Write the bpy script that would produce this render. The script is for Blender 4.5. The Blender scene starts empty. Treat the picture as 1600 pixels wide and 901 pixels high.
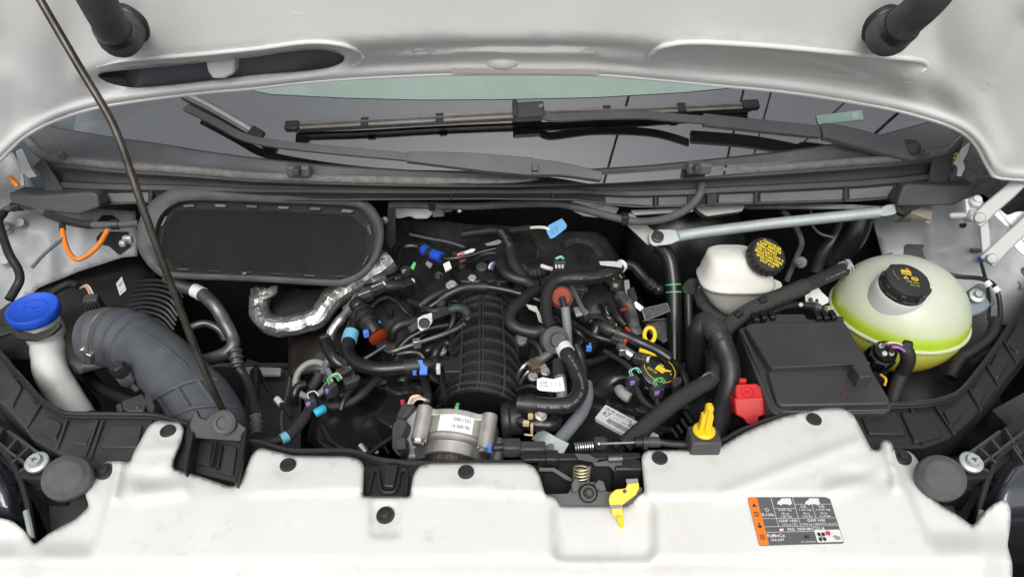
import bpy, bmesh, math, random
from mathutils import Vector, Matrix, noise
from mathutils.geometry import delaunay_2d_cdt
V = Vector
random.seed(4)
scn = bpy.context.scene
COL = scn.collection

# ------------------------------------------------------------------ camera, sky, sun, exposure
PITCH = math.radians(35.0)
CAM = V((0.0, -0.71, 0.813))
FPX = 1101.0                                   # focal length in pixels of the 1600 px wide photograph
cd = bpy.data.cameras.new('camera'); cam = bpy.data.objects.new('camera', cd); COL.objects.link(cam)
cam.location = CAM; cam.rotation_euler = (math.pi/2 - PITCH, 0, 0)
cd.sensor_width = 36; cd.lens = FPX/1600*36; cd.clip_start = 0.02; cd.clip_end = 500
scn.camera = cam

w = bpy.data.worlds.new('World'); scn.world = w; w.use_nodes = True
nt = w.node_tree; nt.nodes.clear()
sky = nt.nodes.new('ShaderNodeTexSky'); sky.sky_type = 'NISHITA'; sky.sun_disc = False
sky.sun_elevation = math.radians(49); sky.sun_rotation = math.radians(180); sky.dust_density = 4; sky.air_density = 1.0
hsv = nt.nodes.new('ShaderNodeHueSaturation'); hsv.inputs['Saturation'].default_value = 0.22   # cloud cover: a nearly grey sky
bg = nt.nodes.new('ShaderNodeBackground'); bg.inputs['Strength'].default_value = 0.15
wo = nt.nodes.new('ShaderNodeOutputWorld')
nt.links.new(sky.outputs[0], hsv.inputs['Color']); nt.links.new(hsv.outputs[0], bg.inputs[0]); nt.links.new(bg.outputs[0], wo.inputs[0])
sl = bpy.data.lights.new('sun', 'SUN'); sl.energy = 1.15; sl.angle = math.radians(35); sl.color = (1, 0.97, 0.93)
so = bpy.data.objects.new('sun', sl); COL.objects.link(so); so.location = (0, -3, 4)
so.rotation_euler = V((0.10, 0.66, -0.75)).to_track_quat('-Z', 'Y').to_euler()
scn.view_settings.view_transform = 'Standard'; scn.view_settings.look = 'None'
scn.view_settings.exposure = 0.1; scn.view_settings.gamma = 1.0
scn.render.film_transparent = False
try:
    scn.cycles.use_denoising = True; scn.cycles.max_bounces = 8
except Exception: pass

# ------------------------------------------------------------------ where a sight line meets a plane
FW = V((0, math.cos(PITCH), -math.sin(PITCH))); UP = V((0, math.sin(PITCH), math.cos(PITCH))); RT = V((1, 0, 0))
def ray(u, v): return FW + RT*((u-800)/FPX) + UP*((450.5-v)/FPX)
def Z(u, v, z): d = ray(u, v); return CAM + d*((z-CAM.z)/d.z)
def Y(u, v, y): d = ray(u, v); return CAM + d*((y-CAM.y)/d.y)
def PL(u, v, p, n): d = ray(u, v); return CAM + d*((p-CAM).dot(n)/d.dot(n))
def mpp(p): return (p-CAM).dot(FW)/FPX          # metres per pixel at a point
def ss(a, b, x):
    t = max(0.0, min(1.0, (x-a)/(b-a))); return t*t*(3-2*t)
def lerp(a, b, t): return a+(b-a)*t
def interp(tab, x):
    if x <= tab[0][0]: return tab[0][1]
    for (a, b), (c, d) in zip(tab, tab[1:]):
        if x <= c: return b+(d-b)*(x-a)/(c-a)
    return tab[-1][1]
def segd(px, py, a, b):
    dx, dy = b[0]-a[0], b[1]-a[1]; L = dx*dx+dy*dy or 1e-9
    t = max(0, min(1, ((px-a[0])*dx+(py-a[1])*dy)/L))
    return math.hypot(px-a[0]-t*dx, py-a[1]-t*dy)
def pold(px, py, pl, closed=False):
    m = min(segd(px, py, a, b) for a, b in zip(pl, pl[1:]))
    if closed: m = min(m, segd(px, py, pl[-1], pl[0]))
    return m
def inside(px, py, pl):
    c = False; j = len(pl)-1
    for i in range(len(pl)):
        a, b = pl[i], pl[j]
        if (a[1] > py) != (b[1] > py) and px < (b[0]-a[0])*(py-a[1])/(b[1]-a[1])+a[0]: c = not c
        j = i
    return c
def boxd(px, py, x0, y0, x1, y1, r):            # signed distance to a rounded box, negative inside
    cx, cy = (x0+x1)/2, (y0+y1)/2; qx = abs(px-cx)-(x1-x0)/2+r; qy = abs(py-cy)-(y1-y0)/2+r
    return math.hypot(max(qx, 0), max(qy, 0))+min(max(qx, qy), 0)-r
def rnd(pts, r, n=4):                           # polygon with its corners rounded
    out = []; N = len(pts)
    for i in range(N):
        p, a, b = V(pts[i][:2]), V(pts[i-1][:2]), V(pts[(i+1) % N][:2])
        d = min(r, (a-p).length*0.45, (b-p).length*0.45)
        s, e = p+(a-p).normalized()*d, p+(b-p).normalized()*d
        for k in range(n+1):
            t = k/n; out.append(tuple(s*(1-t)**2+p*2*t*(1-t)+e*t*t))
    return out
def resam(pts, step, closed=True):
    out = []; P = list(pts)+([pts[0]] if closed else [])
    for a, b in zip(P, P[1:]):
        L = math.hypot(b[0]-a[0], b[1]-a[1]); n = max(1, round(L/step))
        for k in range(n): out.append((a[0]+(b[0]-a[0])*k/n, a[1]+(b[1]-a[1])*k/n))
    if not closed: out.append(tuple(pts[-1]))
    return out
def cr(pts, per=7, closed=False):               # smooth curve through points of any dimension
    P = [V(p) for p in pts]; n = len(P)
    if n < 3 and not closed: return [P[0].lerp(P[-1], k/per) for k in range(per+1)]
    out = []; m = n if closed else n-1
    for i in range(m):
        if closed: a, b, c, d = P[i-1], P[i], P[(i+1) % n], P[(i+2) % n]
        else: b, c = P[i], P[i+1]; a = P[i-1] if i else b*2-c; d = P[i+2] if i+2 < n else c*2-b
        for k in range(per):
            t = k/per
            out.append(((b*2)+(c-a)*t+(a*2-b*5+c*4-d)*t*t+(b*3-a-c*3+d)*t**3)*0.5)
    if not closed: out.append(P[-1])
    return out
def zp(pts, per=7):                             # (u, v, z) points to a smooth path
    return cr([Z(*p) for p in pts], per)
def even(path, step):
    out = [path[0].copy()]; acc = 0
    for a, b in zip(path, path[1:]):
        L = (b-a).length
        if L < 1e-9: continue
        while acc+L >= step:
            t = (step-acc)/L; a = a.lerp(b, t); out.append(a.copy()); L = (b-a).length; acc = 0
        acc += L
    return out

# ------------------------------------------------------------------ mesh collector
class G:
    def __init__(s): s.v = []; s.f = []; s.uv = {}
    def add(s, vs, fs):
        o = len(s.v); s.v += [V(x) for x in vs]; s.f += [tuple(i+o for i in f) for f in fs]; return o
    def tube(s, path, r, n=12, caps=True):
        P = [V(p) for p in path]; m = len(P); T = []
        for i in range(m):
            t = P[min(i+1, m-1)]-P[max(i-1, 0)]; T.append(t.normalized() if t.length > 1e-9 else (T[-1] if T else V((0, 1, 0))))
        away = (P[0]-CAM).normalized(); nr = away-T[0]*away.dot(T[0])
        if nr.length < 1e-4: nr = T[0].orthogonal()
        nr.normalize(); vs = []; L = 0; o0 = len(s.v)
        for i in range(m):
            nr = nr-T[i]*nr.dot(T[i]); nr = nr.normalized() if nr.length > 1e-6 else T[i].orthogonal().normalized()
            bn = T[i].cross(nr); ri = r[i] if isinstance(r, (list, tuple)) else r
            if i: L += (P[i]-P[i-1]).length
            for k in range(n+1):
                a = 2*math.pi*k/n; vs.append(P[i]+nr*(math.cos(a)*ri)+bn*(math.sin(a)*ri)); s.uv[o0+len(vs)-1] = (L, k/n)
        fs = [(i*(n+1)+k, i*(n+1)+k+1, (i+1)*(n+1)+k+1, (i+1)*(n+1)+k) for i in range(m-1) for k in range(n)]
        if caps: fs += [tuple(reversed(range(n))), tuple((m-1)*(n+1)+k for k in range(n))]
        s.add(vs, fs); return s
    def lathe(s, c, ax, prof, n=28, X=None, sx=1.0):   # prof: (radius, height along ax)
        ax = V(ax).normalized(); X = (V(X)-ax*V(X).dot(ax)).normalized() if X is not None else ax.orthogonal().normalized(); B = ax.cross(X)
        vs = []; m = len(prof)
        for r, h in prof:
            for k in range(n):
                a = 2*math.pi*k/n; vs.append(V(c)+ax*h+X*(math.cos(a)*r*sx)+B*(math.sin(a)*r))
        fs = [(i*n+k, i*n+(k+1) % n, (i+1)*n+(k+1) % n, (i+1)*n+k) for i in range(m-1) for k in range(n)]
        if prof[0][0] > 1e-6: fs.append(tuple(reversed(range(n))))
        if prof[-1][0] > 1e-6: fs.append(tuple((m-1)*n+k for k in range(n)))
        s.add(vs, fs); return s
    def box(s, c, size, X=(1, 0, 0), Yv=(0, 1, 0)):
        X = V(X).normalized(); Yv = V(Yv); Yv = (Yv-X*Yv.dot(X)).normalized(); W = X.cross(Yv)
        vs = [V(c)+X*(a*size[0]/2)+Yv*(b*size[1]/2)+W*(d*size[2]/2) for d in (-1, 1) for b in (-1, 1) for a in (-1, 1)]
        s.add(vs, [(0, 2, 3, 1), (4, 5, 7, 6), (0, 1, 5, 4), (2, 6, 7, 3), (0, 4, 6, 2), (1, 3, 7, 5)]); return s
    def prism(s, top, vec, taper=1.0):
        n = len(top); c = sum((V(p) for p in top), V())/n; vec = V(vec)
        bot = [c+(V(p)-c)*taper+vec for p in top]
        s.add(list(top)+bot, [tuple(range(n)), tuple(reversed(range(n, 2*n)))]+[(i, (i+1) % n, n+(i+1) % n, n+i) for i in range(n)]); return s
    def rings(s, R, cap0=False, cap1=False):
        n = len(R[0]); vs = [p for r in R for p in r]
        fs = [(i*n+k, i*n+(k+1) % n, (i+1)*n+(k+1) % n, (i+1)*n+k) for i in range(len(R)-1) for k in range(n)]
        if cap0: fs.append(tuple(reversed(range(n))))
        if cap1: fs.append(tuple((len(R)-1)*n+k for k in range(n)))
        s.add(vs, fs); return s
    def grid(s, rows):
        n = len(rows[0]); s.add([p for r in rows for p in r], [(i*n+k, i*n+k+1, (i+1)*n+k+1, (i+1)*n+k) for i in range(len(rows)-1) for k in range(n-1)]); return s
    def sphere(s, c, r, n=16, ax=(0, 0, 1), squash=1.0):
        return s.lathe(c, ax, [(r*math.sin(math.pi*i/(n//2)), -r*squash*math.cos(math.pi*i/(n//2))) for i in range(n//2+1)], n)
    def torus(s, c, ax, R, r, n=32, m=8):
        ax = V(ax).normalized(); X = ax.orthogonal().normalized(); B = ax.cross(X); vs = []
        for k in range(n):
            a = 2*math.pi*k/n; d = X*math.cos(a)+B*math.sin(a)
            for j in range(m): b = 2*math.pi*j/m; vs.append(V(c)+d*(R+r*math.cos(b))+ax*(r*math.sin(b)))
        s.add(vs, [(k*m+j, ((k+1) % n)*m+j, ((k+1) % n)*m+(j+1) % m, k*m+(j+1) % m) for k in range(n) for j in range(m)]); return s

def sheet(outline, step, fn, holes=(), fine=None, contours=()):
    o2 = resam(outline, fine or step); hs = [resam(h, fine or step) for h in holes]
    pts = list(o2); edges = [(i, (i+1) % len(o2)) for i in range(len(o2))]
    for h in hs:
        b = len(pts); pts += h; edges += [(b+i, b+(i+1) % len(h)) for i in range(len(h))]
    for cpts in contours:
        run = []
        for q in cpts+[None]:
            ok = q is not None and inside(q[0], q[1], outline) and not any(inside(q[0], q[1], h) for h in holes) and pold(q[0], q[1], o2, True) > 2.5 and all(pold(q[0], q[1], h, True) > 2.5 for h in holes)
            if ok and run and math.hypot(q[0]-run[-1][0], q[1]-run[-1][1]) > 16:
                b = len(pts); pts += run; edges += [(b+i, b+i+1) for i in range(len(run)-1)]; run = []
            if ok: run.append(q)
            elif run:
                b = len(pts); pts += run; edges += [(b+i, b+i+1) for i in range(len(run)-1)]; run = []
    cflat = [q for c_ in contours for q in c_]
    hs_ = step*.6; cell = {}
    for q in cflat: cell.setdefault((int(q[0]//hs_), int(q[1]//hs_)), []).append(q)
    def farc(x, y):
        i, j = int(x//hs_), int(y//hs_)
        return all(abs(q[0]-x) > hs_ or abs(q[1]-y) > hs_ for di in (-1, 0, 1) for dj in (-1, 0, 1) for q in cell.get((i+di, j+dj), ()))
    x0, x1 = min(p[0] for p in o2), max(p[0] for p in o2); y0, y1 = min(p[1] for p in o2), max(p[1] for p in o2)
    row = 0; y = y0+step/2
    while y < y1:
        x = x0+(step/2 if row % 2 else 0)
        while x < x1:
            if inside(x, y, outline) and not any(inside(x, y, h) for h in holes) and pold(x, y, outline, True) > step*0.55 and all(pold(x, y, h, True) > step*0.55 for h in holes) and farc(x, y): pts.append((x, y))
            x += step
        y += step*0.87; row += 1
    r = delaunay_2d_cdt([V(p) for p in pts], edges, [], 0, 1e-4)
    vs = [tuple(p) for p in r[0]]; g = G(); p3 = [fn(*p) for p in vs]; fs = []
    for f in r[2]:
        cx = sum(vs[i][0] for i in f)/len(f); cy = sum(vs[i][1] for i in f)/len(f)
        if inside(cx, cy, o2) and not any(inside(cx, cy, h) for h in hs): fs.append(tuple(f))
    a, b, c = (p3[i] for i in fs[len(fs)//2][:3])
    if (b-a).cross(c-a).dot(CAM-a) < 0: fs = [tuple(reversed(f)) for f in fs]
    g.add(p3, fs); return g

def relax(g, n=3, k=0.5):                        # even out a sheet, its edges kept
    nb = [set() for _ in g.v]; cnt = {}
    for f in g.f:
        for i in range(len(f)):
            a, b = f[i], f[(i+1) % len(f)]; nb[a].add(b); nb[b].add(a); e = (min(a, b), max(a, b)); cnt[e] = cnt.get(e, 0)+1
    fixed = set()
    for (a, b), c in cnt.items():
        if c == 1: fixed.add(a); fixed.add(b)
    for _ in range(n):
        g.v = [v if i in fixed or not nb[i] else v.lerp(sum((g.v[j] for j in nb[i]), V())/len(nb[i]), k) for i, v in enumerate(g.v)]
    return g

# ------------------------------------------------------------------ objects
LOC = {}
def to_mesh(name, g, off, mats, sm, recalc):
    me = bpy.data.meshes.new(name); me.from_pydata([tuple(p-off) for p in g.v], [], g.f)
    if g.uv:
        ul = me.uv_layers.new(name='UVMap')
        for l in me.loops: ul.data[l.index].uv = g.uv.get(l.vertex_index, (0, 0))
    if recalc:
        bm = bmesh.new(); bm.from_mesh(me); bmesh.ops.recalc_face_normals(bm, faces=bm.faces); bm.to_mesh(me); bm.free()
    for m in (mats if isinstance(mats, (list, tuple)) else [mats]): me.materials.append(m)
    if sm:
        me.polygons.foreach_set('use_smooth', [True]*len(me.polygons)); me.set_sharp_from_angle(angle=math.radians(sm))
    me.update(); return me
def _fin(o, bev, thick, seg=2):
    if thick:
        m = o.modifiers.new('thickness', 'SOLIDIFY'); m.thickness = thick; m.offset = -1
    if bev:
        m = o.modifiers.new('edges', 'BEVEL'); m.width = bev; m.segments = seg; m.limit_method = 'ANGLE'; m.angle_limit = math.radians(38)
def thing(name, label, cat, base, group=None):
    o = bpy.data.objects.new(name, None); COL.objects.link(o); o.location = base; o.empty_display_size = 0.02
    o['label'] = label; o['category'] = cat
    if group: o['group'] = group
    LOC[o.name] = V(base); return o
def part(parent, name, g, mat, bev=0, thick=0, sm=40, label=None, kind=None, recalc=True):
    off = LOC[parent.name]; o = bpy.data.objects.new(name, to_mesh(name, g, off, mat, sm, recalc)); COL.objects.link(o)
    o.parent = parent; LOC[o.name] = off
    if label: o['label'] = label
    if kind: o['kind'] = kind
    _fin(o, bev, thick); return o
def solo(name, label, cat, g, mat, bev=0, thick=0, sm=40, group=None, recalc=True):
    lo = [min(p[i] for p in g.v) for i in range(3)]; hi = [max(p[i] for p in g.v) for i in range(3)]
    off = V(((lo[0]+hi[0])/2, (lo[1]+hi[1])/2, lo[2]))
    o = bpy.data.objects.new(name, to_mesh(name, g, off, mat, sm, recalc)); COL.objects.link(o); o.location = off; LOC[o.name] = off
    o['label'] = label; o['category'] = cat
    if group: o['group'] = group
    _fin(o, bev, thick); return o
def struct(name, g, mat, thick=0, recalc=True):
    o = bpy.data.objects.new(name, to_mesh(name, g, V(), mat, 40, recalc)); COL.objects.link(o); o['kind'] = 'structure'; LOC[o.name] = V(); _fin(o, 0, thick); return o
def stamp(parent, name, me, loc, normal, spin=0.0, scale=1.0, bev=0):   # a copy of a shared mesh as a part
    o = bpy.data.objects.new(name, me); COL.objects.link(o); o.parent = parent
    q = V(normal).normalized().to_track_quat('Z', 'Y') @ Matrix.Rotation(spin, 3, 'Z').to_quaternion()
    o.location = V(loc)-LOC[parent.name]; o.rotation_mode = 'QUATERNION'; o.rotation_quaternion = q; o.scale = (scale,)*3
    LOC[o.name] = LOC[parent.name]
    _fin(o, bev, 0); return o

# ------------------------------------------------------------------ lettering
_TXT = {}
def glyphs(s, bold=0.0):
    s0 = s; s = (s, bold)
    if s not in _TXT:
        c = bpy.data.curves.new('text', 'FONT'); c.body = s0; c.resolution_u = 2; c.offset = bold
        o = bpy.data.objects.new('text', c); COL.objects.link(o)
        me = bpy.data.meshes.new_from_object(o.evaluated_get(bpy.context.evaluated_depsgraph_get()))
        bpy.data.objects.remove(o); bpy.data.curves.remove(c)
        vs = [v.co.copy() for v in me.vertices]; fs = [tuple(p.vertices) for p in me.polygons]; bpy.data.meshes.remove(me)
        x0, x1 = min(v.x for v in vs), max(v.x for v in vs); y0, y1 = min(v.y for v in vs), max(v.y for v in vs)
        _TXT[s] = ([((v.x-x0)/(x1-x0), (v.y-y0)/(y1-y0)) for v in vs], fs)
    return _TXT[s]
def quadmap(c00, c10, c11, c01, off=0.0005):
    n = (c10-c00).cross(c01-c00).normalized()
    if n.dot(CAM-c00) < 0: n = -n
    return lambda s, t: c00*((1-s)*(1-t))+c10*(s*(1-t))+c11*(s*t)+c01*((1-s)*t)+n*off
def write(g, mp, s, x0, y0, x1, y1, bold=0.0):
    vs, fs = glyphs(s, bold); g.add([mp(x0+(x1-x0)*a, y0+(y1-y0)*b) for a, b in vs], fs)
def rect(g, mp, x0, y0, x1, y1): g.add([mp(x0, y0), mp(x1, y0), mp(x1, y1), mp(x0, y1)], [(0, 1, 2, 3)])
def poly(g, mp, pts): g.add([mp(*p) for p in pts], [tuple(range(len(pts)))])
def disc(g, mp, cx, cy, rx, ry, n=14): poly(g, mp, [(cx+rx*math.cos(6.2832*k/n), cy+ry*math.sin(6.2832*k/n)) for k in range(n)])
def tubemap(path, r, off=0.0006):               # s along the tube, t around it, centred on the side turned to the lens
    P = path; n = len(P)-1
    def f(s, t):
        x = max(0, min(n-1e-6, s*n)); i = int(x); p = P[i].lerp(P[i+1], x-i); T = (P[i+1]-P[i]).normalized()
        a = (CAM-p); a = (a-T*a.dot(T)).normalized(); b = T.cross(a); an = (t-0.5)*2.2
        return p+a*((r+off)*math.cos(an))-b*((r+off)*math.sin(an))
    return f

# ------------------------------------------------------------------ materials
def mat(name, col, rough=0.5, metal=0.0, var=0.0, vscale=12, bump=0.0, bscale=300, dust=0.0, dcol=(0.35, 0.33, 0.3), dscale=420, coat=0.0, spec=0.5, sss=0.0, trans=0.0, alpha=1.0, stains=None, rvar=0.0):
    m = bpy.data.materials.new(name); m.use_nodes = True; n = m.node_tree; N = n.nodes; L = n.links
    b = N['Principled BSDF']; b.inputs['Roughness'].default_value = rough; b.inputs['Metallic'].default_value = metal
    b.inputs['Coat Weight'].default_value = coat; b.inputs['Coat Roughness'].default_value = 0.08; b.inputs['Specular IOR Level'].default_value = spec
    b.inputs['Transmission Weight'].default_value = trans; b.inputs['Alpha'].default_value = alpha
    if sss:
        b.inputs['Subsurface Weight'].default_value = sss; b.inputs['Subsurface Radius'].default_value = (0.02, 0.02, 0.012); b.inputs['Subsurface Scale'].default_value = 1.0
    tc = N.new('ShaderNodeTexCoord'); c4 = tuple(col)+(1,)
    def nz(scale, detail=3, rough_=0.55):
        t = N.new('ShaderNodeTexNoise'); t.inputs['Scale'].default_value = scale; t.inputs['Detail'].default_value = detail; t.inputs['Roughness'].default_value = rough_
        L.new(tc.outputs['Object'], t.inputs['Vector']); return t
    def ramp(src, a, b_):
        r = N.new('ShaderNodeMapRange'); r.inputs[1].default_value = a; r.inputs[2].default_value = b_; L.new(src, r.inputs[0]); return r.outputs[0]
    cur = None
    if var:
        mx = N.new('ShaderNodeMix'); mx.data_type = 'RGBA'; L.new(ramp(nz(vscale, 5).outputs[0], 0.32, 0.68), mx.inputs[0])
        mx.inputs[6].default_value = tuple(x*(1-var) for x in col)+(1,); mx.inputs[7].default_value = tuple(min(1, x*(1+var)) for x in col)+(1,); cur = mx.outputs[2]
    if dust:
        a = ramp(nz(dscale, 2).outputs[0], 0.62, 0.75); d2 = ramp(nz(9, 4).outputs[0], 0.35, 0.75)
        mu = N.new('ShaderNodeMath'); mu.operation = 'MULTIPLY_ADD'; L.new(a, mu.inputs[0]); mu.inputs[1].default_value = dust*0.6
        m2 = N.new('ShaderNodeMath'); m2.operation = 'MULTIPLY'; L.new(d2, m2.inputs[0]); m2.inputs[1].default_value = dust*0.22; L.new(m2.outputs[0], mu.inputs[2])
        mx = N.new('ShaderNodeMix'); mx.data_type = 'RGBA'; L.new(mu.outputs[0], mx.inputs[0])
        if cur: L.new(cur, mx.inputs[6])
        else: mx.inputs[6].default_value = c4
        mx.inputs[7].default_value = tuple(dcol)+(1,); cur = mx.outputs[2]
    if stains:
        for sc, lo, hi, amt, sc_col in stains:
            mu = N.new('ShaderNodeMath'); mu.operation = 'MULTIPLY'; L.new(ramp(nz(sc, 6, 0.6).outputs[0], lo, hi), mu.inputs[0]); mu.inputs[1].default_value = amt
            mx = N.new('ShaderNodeMix'); mx.data_type = 'RGBA'; L.new(mu.outputs[0], mx.inputs[0])
            if cur: L.new(cur, mx.inputs[6])
            else: mx.inputs[6].default_value = c4
            mx.inputs[7].default_value = tuple(sc_col)+(1,); cur = mx.outputs[2]
    if cur: L.new(cur, b.inputs['Base Color'])
    else: b.inputs['Base Color'].default_value = c4
    if rvar:
        r = N.new('ShaderNodeMapRange'); L.new(nz(25, 4).outputs[0], r.inputs[0]); r.inputs[1].default_value = 0.3; r.inputs[2].default_value = 0.7
        r.inputs[3].default_value = max(0.03, rough-rvar); r.inputs[4].default_value = min(1, rough+rvar); L.new(r.outputs[0], b.inputs['Roughness'])
    if bump:
        bp = N.new('ShaderNodeBump'); bp.inputs['Strength'].default_value = 1.0; bp.inputs['Distance'].default_value = bump
        L.new(nz(bscale, 4).outputs[0], bp.inputs['Height']); L.new(bp.outputs[0], b.inputs['Normal'])
    return m
def braid(name, col, col2, nu=900, nv=14, bump=0.0006, rough=0.55):
    m = mat(name, col, rough); n = m.node_tree; N = n.nodes; L = n.links; b = N['Principled BSDF']
    tc = N.new('ShaderNodeTexCoord'); sp = N.new('ShaderNodeSeparateXYZ'); L.new(tc.outputs['UV'], sp.inputs[0])
    def ma(op, a, c):
        x = N.new('ShaderNodeMath'); x.operation = op
        for i, s in enumerate((a, c)):
            if isinstance(s, (int, float)): x.inputs[i].default_value = s
            else: L.new(s, x.inputs[i])
        return x.outputs[0]
    U = ma('MULTIPLY', sp.outputs[0], nu); W = ma('MULTIPLY', sp.outputs[1], nv*6.2832)
    s1 = ma('SINE', ma('ADD', U, W), 0); s2 = ma('SINE', ma('SUBTRACT', U, W), 0)
    h = ma('MULTIPLY', s1, s2)
    mr = N.new('ShaderNodeMapRange'); mr.inputs[1].default_value = -0.2; mr.inputs[2].default_value = 0.8; L.new(h, mr.inputs[0])
    mx = N.new('ShaderNodeMix'); mx.data_type = 'RGBA'; L.new(mr.outputs[0], mx.inputs[0]); mx.inputs[6].default_value = tuple(col)+(1,); mx.inputs[7].default_value = tuple(col2)+(1,)
    L.new(mx.outputs[2], b.inputs['Base Color'])
    bp = N.new('ShaderNodeBump'); bp.inputs['Distance'].default_value = bump; L.new(h, bp.inputs['Height']); L.new(bp.outputs[0], b.inputs['Normal'])
    return m
M = {}
M['paint'] = mat('white_paint', (0.72, 0.725, 0.71), 0.32, var=0.03, vscale=6, coat=0.4, bump=0.0002, bscale=160, stains=[(30, 0.68, 0.8, 0.35, (0.45, 0.40, 0.32)), (260, 0.74, 0.8, 0.7, (0.12, 0.1, 0.08))])
M['shell'] = mat('bay_grey_paint', (0.40, 0.415, 0.43), 0.42, var=0.08, vscale=14, bump=0.0008, bscale=45, stains=[(18, 0.6, 0.8, 0.35, (0.16, 0.15, 0.14)), (150, 0.7, 0.8, 0.5, (0.1, 0.09, 0.08))])
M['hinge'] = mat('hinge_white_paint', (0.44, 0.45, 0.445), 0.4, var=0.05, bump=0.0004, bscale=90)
M['cover'] = mat('white_plastic', (0.715, 0.72, 0.693), 0.5, var=0.03, vscale=9, bump=0.00025, bscale=700, sss=0.0,
                 stains=[(7, 0.56, 0.78, 0.24, (0.55, 0.49, 0.36)), (24, 0.60, 0.80, 0.42, (0.40, 0.34, 0.23)), (60, 0.66, 0.8, 0.4, (0.42, 0.38, 0.3)), (190, 0.70, 0.76, 0.7, (0.15, 0.13, 0.1))])
M['black'] = mat('black_plastic', (0.020, 0.020, 0.021), 0.40, var=0.15, bump=0.00025, bscale=900, dust=0.09, rvar=0.08)
M['gloss'] = mat('gloss_black_plastic', (0.012, 0.012, 0.013), 0.22, var=0.1, dust=0.045, rvar=0.06, bump=0.0002, bscale=500)
M['dusty'] = mat('dusty_black_plastic', (0.042, 0.041, 0.041), 0.5, var=0.2, vscale=20, bump=0.0004, bscale=700, dust=0.26)
M['cowl'] = mat('grey_black_plastic', (0.060, 0.061, 0.064), 0.5, var=0.15, vscale=10, bump=0.0003, bscale=800, dust=0.30, dcol=(0.26, 0.25, 0.235))
M['panel'] = mat('cowl_grey_plastic', (0.105, 0.107, 0.111), 0.5, var=0.12, bump=0.0003, bscale=800, dust=0.3, dcol=(0.3, 0.29, 0.27))
M['seal'] = mat('weathered_seal_rubber', (0.17, 0.16, 0.15), 0.8, var=0.25, vscale=60, bump=0.0008, bscale=500, stains=[(160, 0.6, 0.75, 0.6, (0.34, 0.29, 0.24))])
M['manifold'] = mat('manifold_plastic', (0.013, 0.013, 0.014), 0.28, var=0.15, dust=0.12, rvar=0.06, bump=0.0002, bscale=500)
M['fusebox'] = mat('fuse_box_plastic', (0.038, 0.037, 0.039), 0.46, var=0.15, bump=0.0004, bscale=700, dust=0.14, dscale=500)
M['ribhighlight'] = mat('highlighted_rib_plastic', (0.032, 0.032, 0.034), 0.24, var=0.2, dust=0.2)  # manifold plastic made lighter, the ribs' highlights put into its colour
M['rubber'] = mat('black_rubber', (0.017, 0.017, 0.018), 0.40, var=0.2, vscale=30, bump=0.0003, bscale=400, dust=0.10, rvar=.08)
M['softrubber'] = mat('grey_black_rubber', (0.08, 0.08, 0.083), 0.72, var=0.2, vscale=40, bump=0.0004, bscale=500, dust=0.25)
M['tape'] = mat('cloth_tape', (0.013, 0.013, 0.013), 0.62, var=0.35, vscale=120, bump=0.0012, bscale=260, dust=0.15)
M['felt'] = mat('insulation_felt', (0.022, 0.022, 0.023), 0.75, var=0.4, vscale=60, bump=0.004, bscale=70, dust=0.22)
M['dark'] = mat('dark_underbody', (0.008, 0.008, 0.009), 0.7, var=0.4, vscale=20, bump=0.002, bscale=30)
M['bluegrey'] = mat('blue_grey_rubber', (0.075, 0.082, 0.094), 0.66, var=0.25, vscale=14, bump=0.0005, bscale=350, dust=0.2, dcol=(0.3, 0.32, 0.35))
M['brownplastic'] = mat('brown_black_plastic', (0.030, 0.026, 0.024), 0.48, var=0.25, vscale=12, dust=0.18, bump=0.0004, bscale=400)
M['cast'] = mat('cast_aluminium', (0.50, 0.485, 0.455), 0.45, 0.75, var=0.15, vscale=40, bump=0.0006, bscale=500, dust=0.12, dcol=(0.2, 0.18, 0.15))
M['alu'] = mat('brushed_aluminium', (0.60, 0.59, 0.57), 0.34, 0.85, var=0.12, vscale=50, bump=0.0003, bscale=300)
M['steel'] = mat('steel', (0.55, 0.53, 0.50), 0.3, 0.9, var=0.15, vscale=60)
M['darksteel'] = mat('dull_dark_steel', (0.16, 0.155, 0.15), 0.42, 0.7, var=0.25, vscale=40, bump=0.0003, bscale=300, dust=0.15)
M['zinc'] = mat('zinc_plated_steel', (0.52, 0.57, 0.56), 0.42, 0.45, var=0.12, vscale=25, bump=0.0004, bscale=200, stains=[(40, 0.6, 0.8, 0.4, (0.3, 0.3, 0.28))])
M['foil'] = mat('crinkled_foil', (0.66, 0.65, 0.63), 0.36, 0.9, var=0.12, vscale=60, bump=0.0035, bscale=60, rvar=0.1)
M['weave'] = mat('woven_heat_sleeve', (0.10, 0.10, 0.10), 0.45, 0.5, var=0.45, vscale=220, bump=0.003, bscale=330)
M['rod'] = mat('bronze_black_rod', (0.075, 0.066, 0.055), 0.33, 0.6, var=0.4, vscale=30, bump=0.0002, bscale=300, dust=0.08)
M['bladesteel'] = mat('wiper_spring_steel', (0.33, 0.30, 0.27), 0.34, 0.75, var=0.15, vscale=20, stains=[(90, 0.68, 0.78, 0.6, (0.1, 0.08, 0.06))])
M['orange'] = mat('orange_cable', (0.78, 0.22, 0.02), 0.5, var=0.1)
M['yellow'] = mat('yellow_plastic', (0.86, 0.60, 0.015), 0.4, var=0.06, vscale=30, bump=0.0002, bscale=300)
M['red'] = mat('red_plastic', (0.58, 0.018, 0.022), 0.36, var=0.1, vscale=20, bump=0.0003, bscale=300, dust=0.08)
M['bluecap'] = mat('blue_plastic', (0.012, 0.09, 0.60), 0.42, var=0.08, vscale=30, bump=0.0003, bscale=400, dust=0.08, dcol=(0.3, 0.4, 0.7))
M['clipblue'] = mat('light_blue_clip', (0.09, 0.25, 0.75), 0.42, var=0.08)
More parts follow.
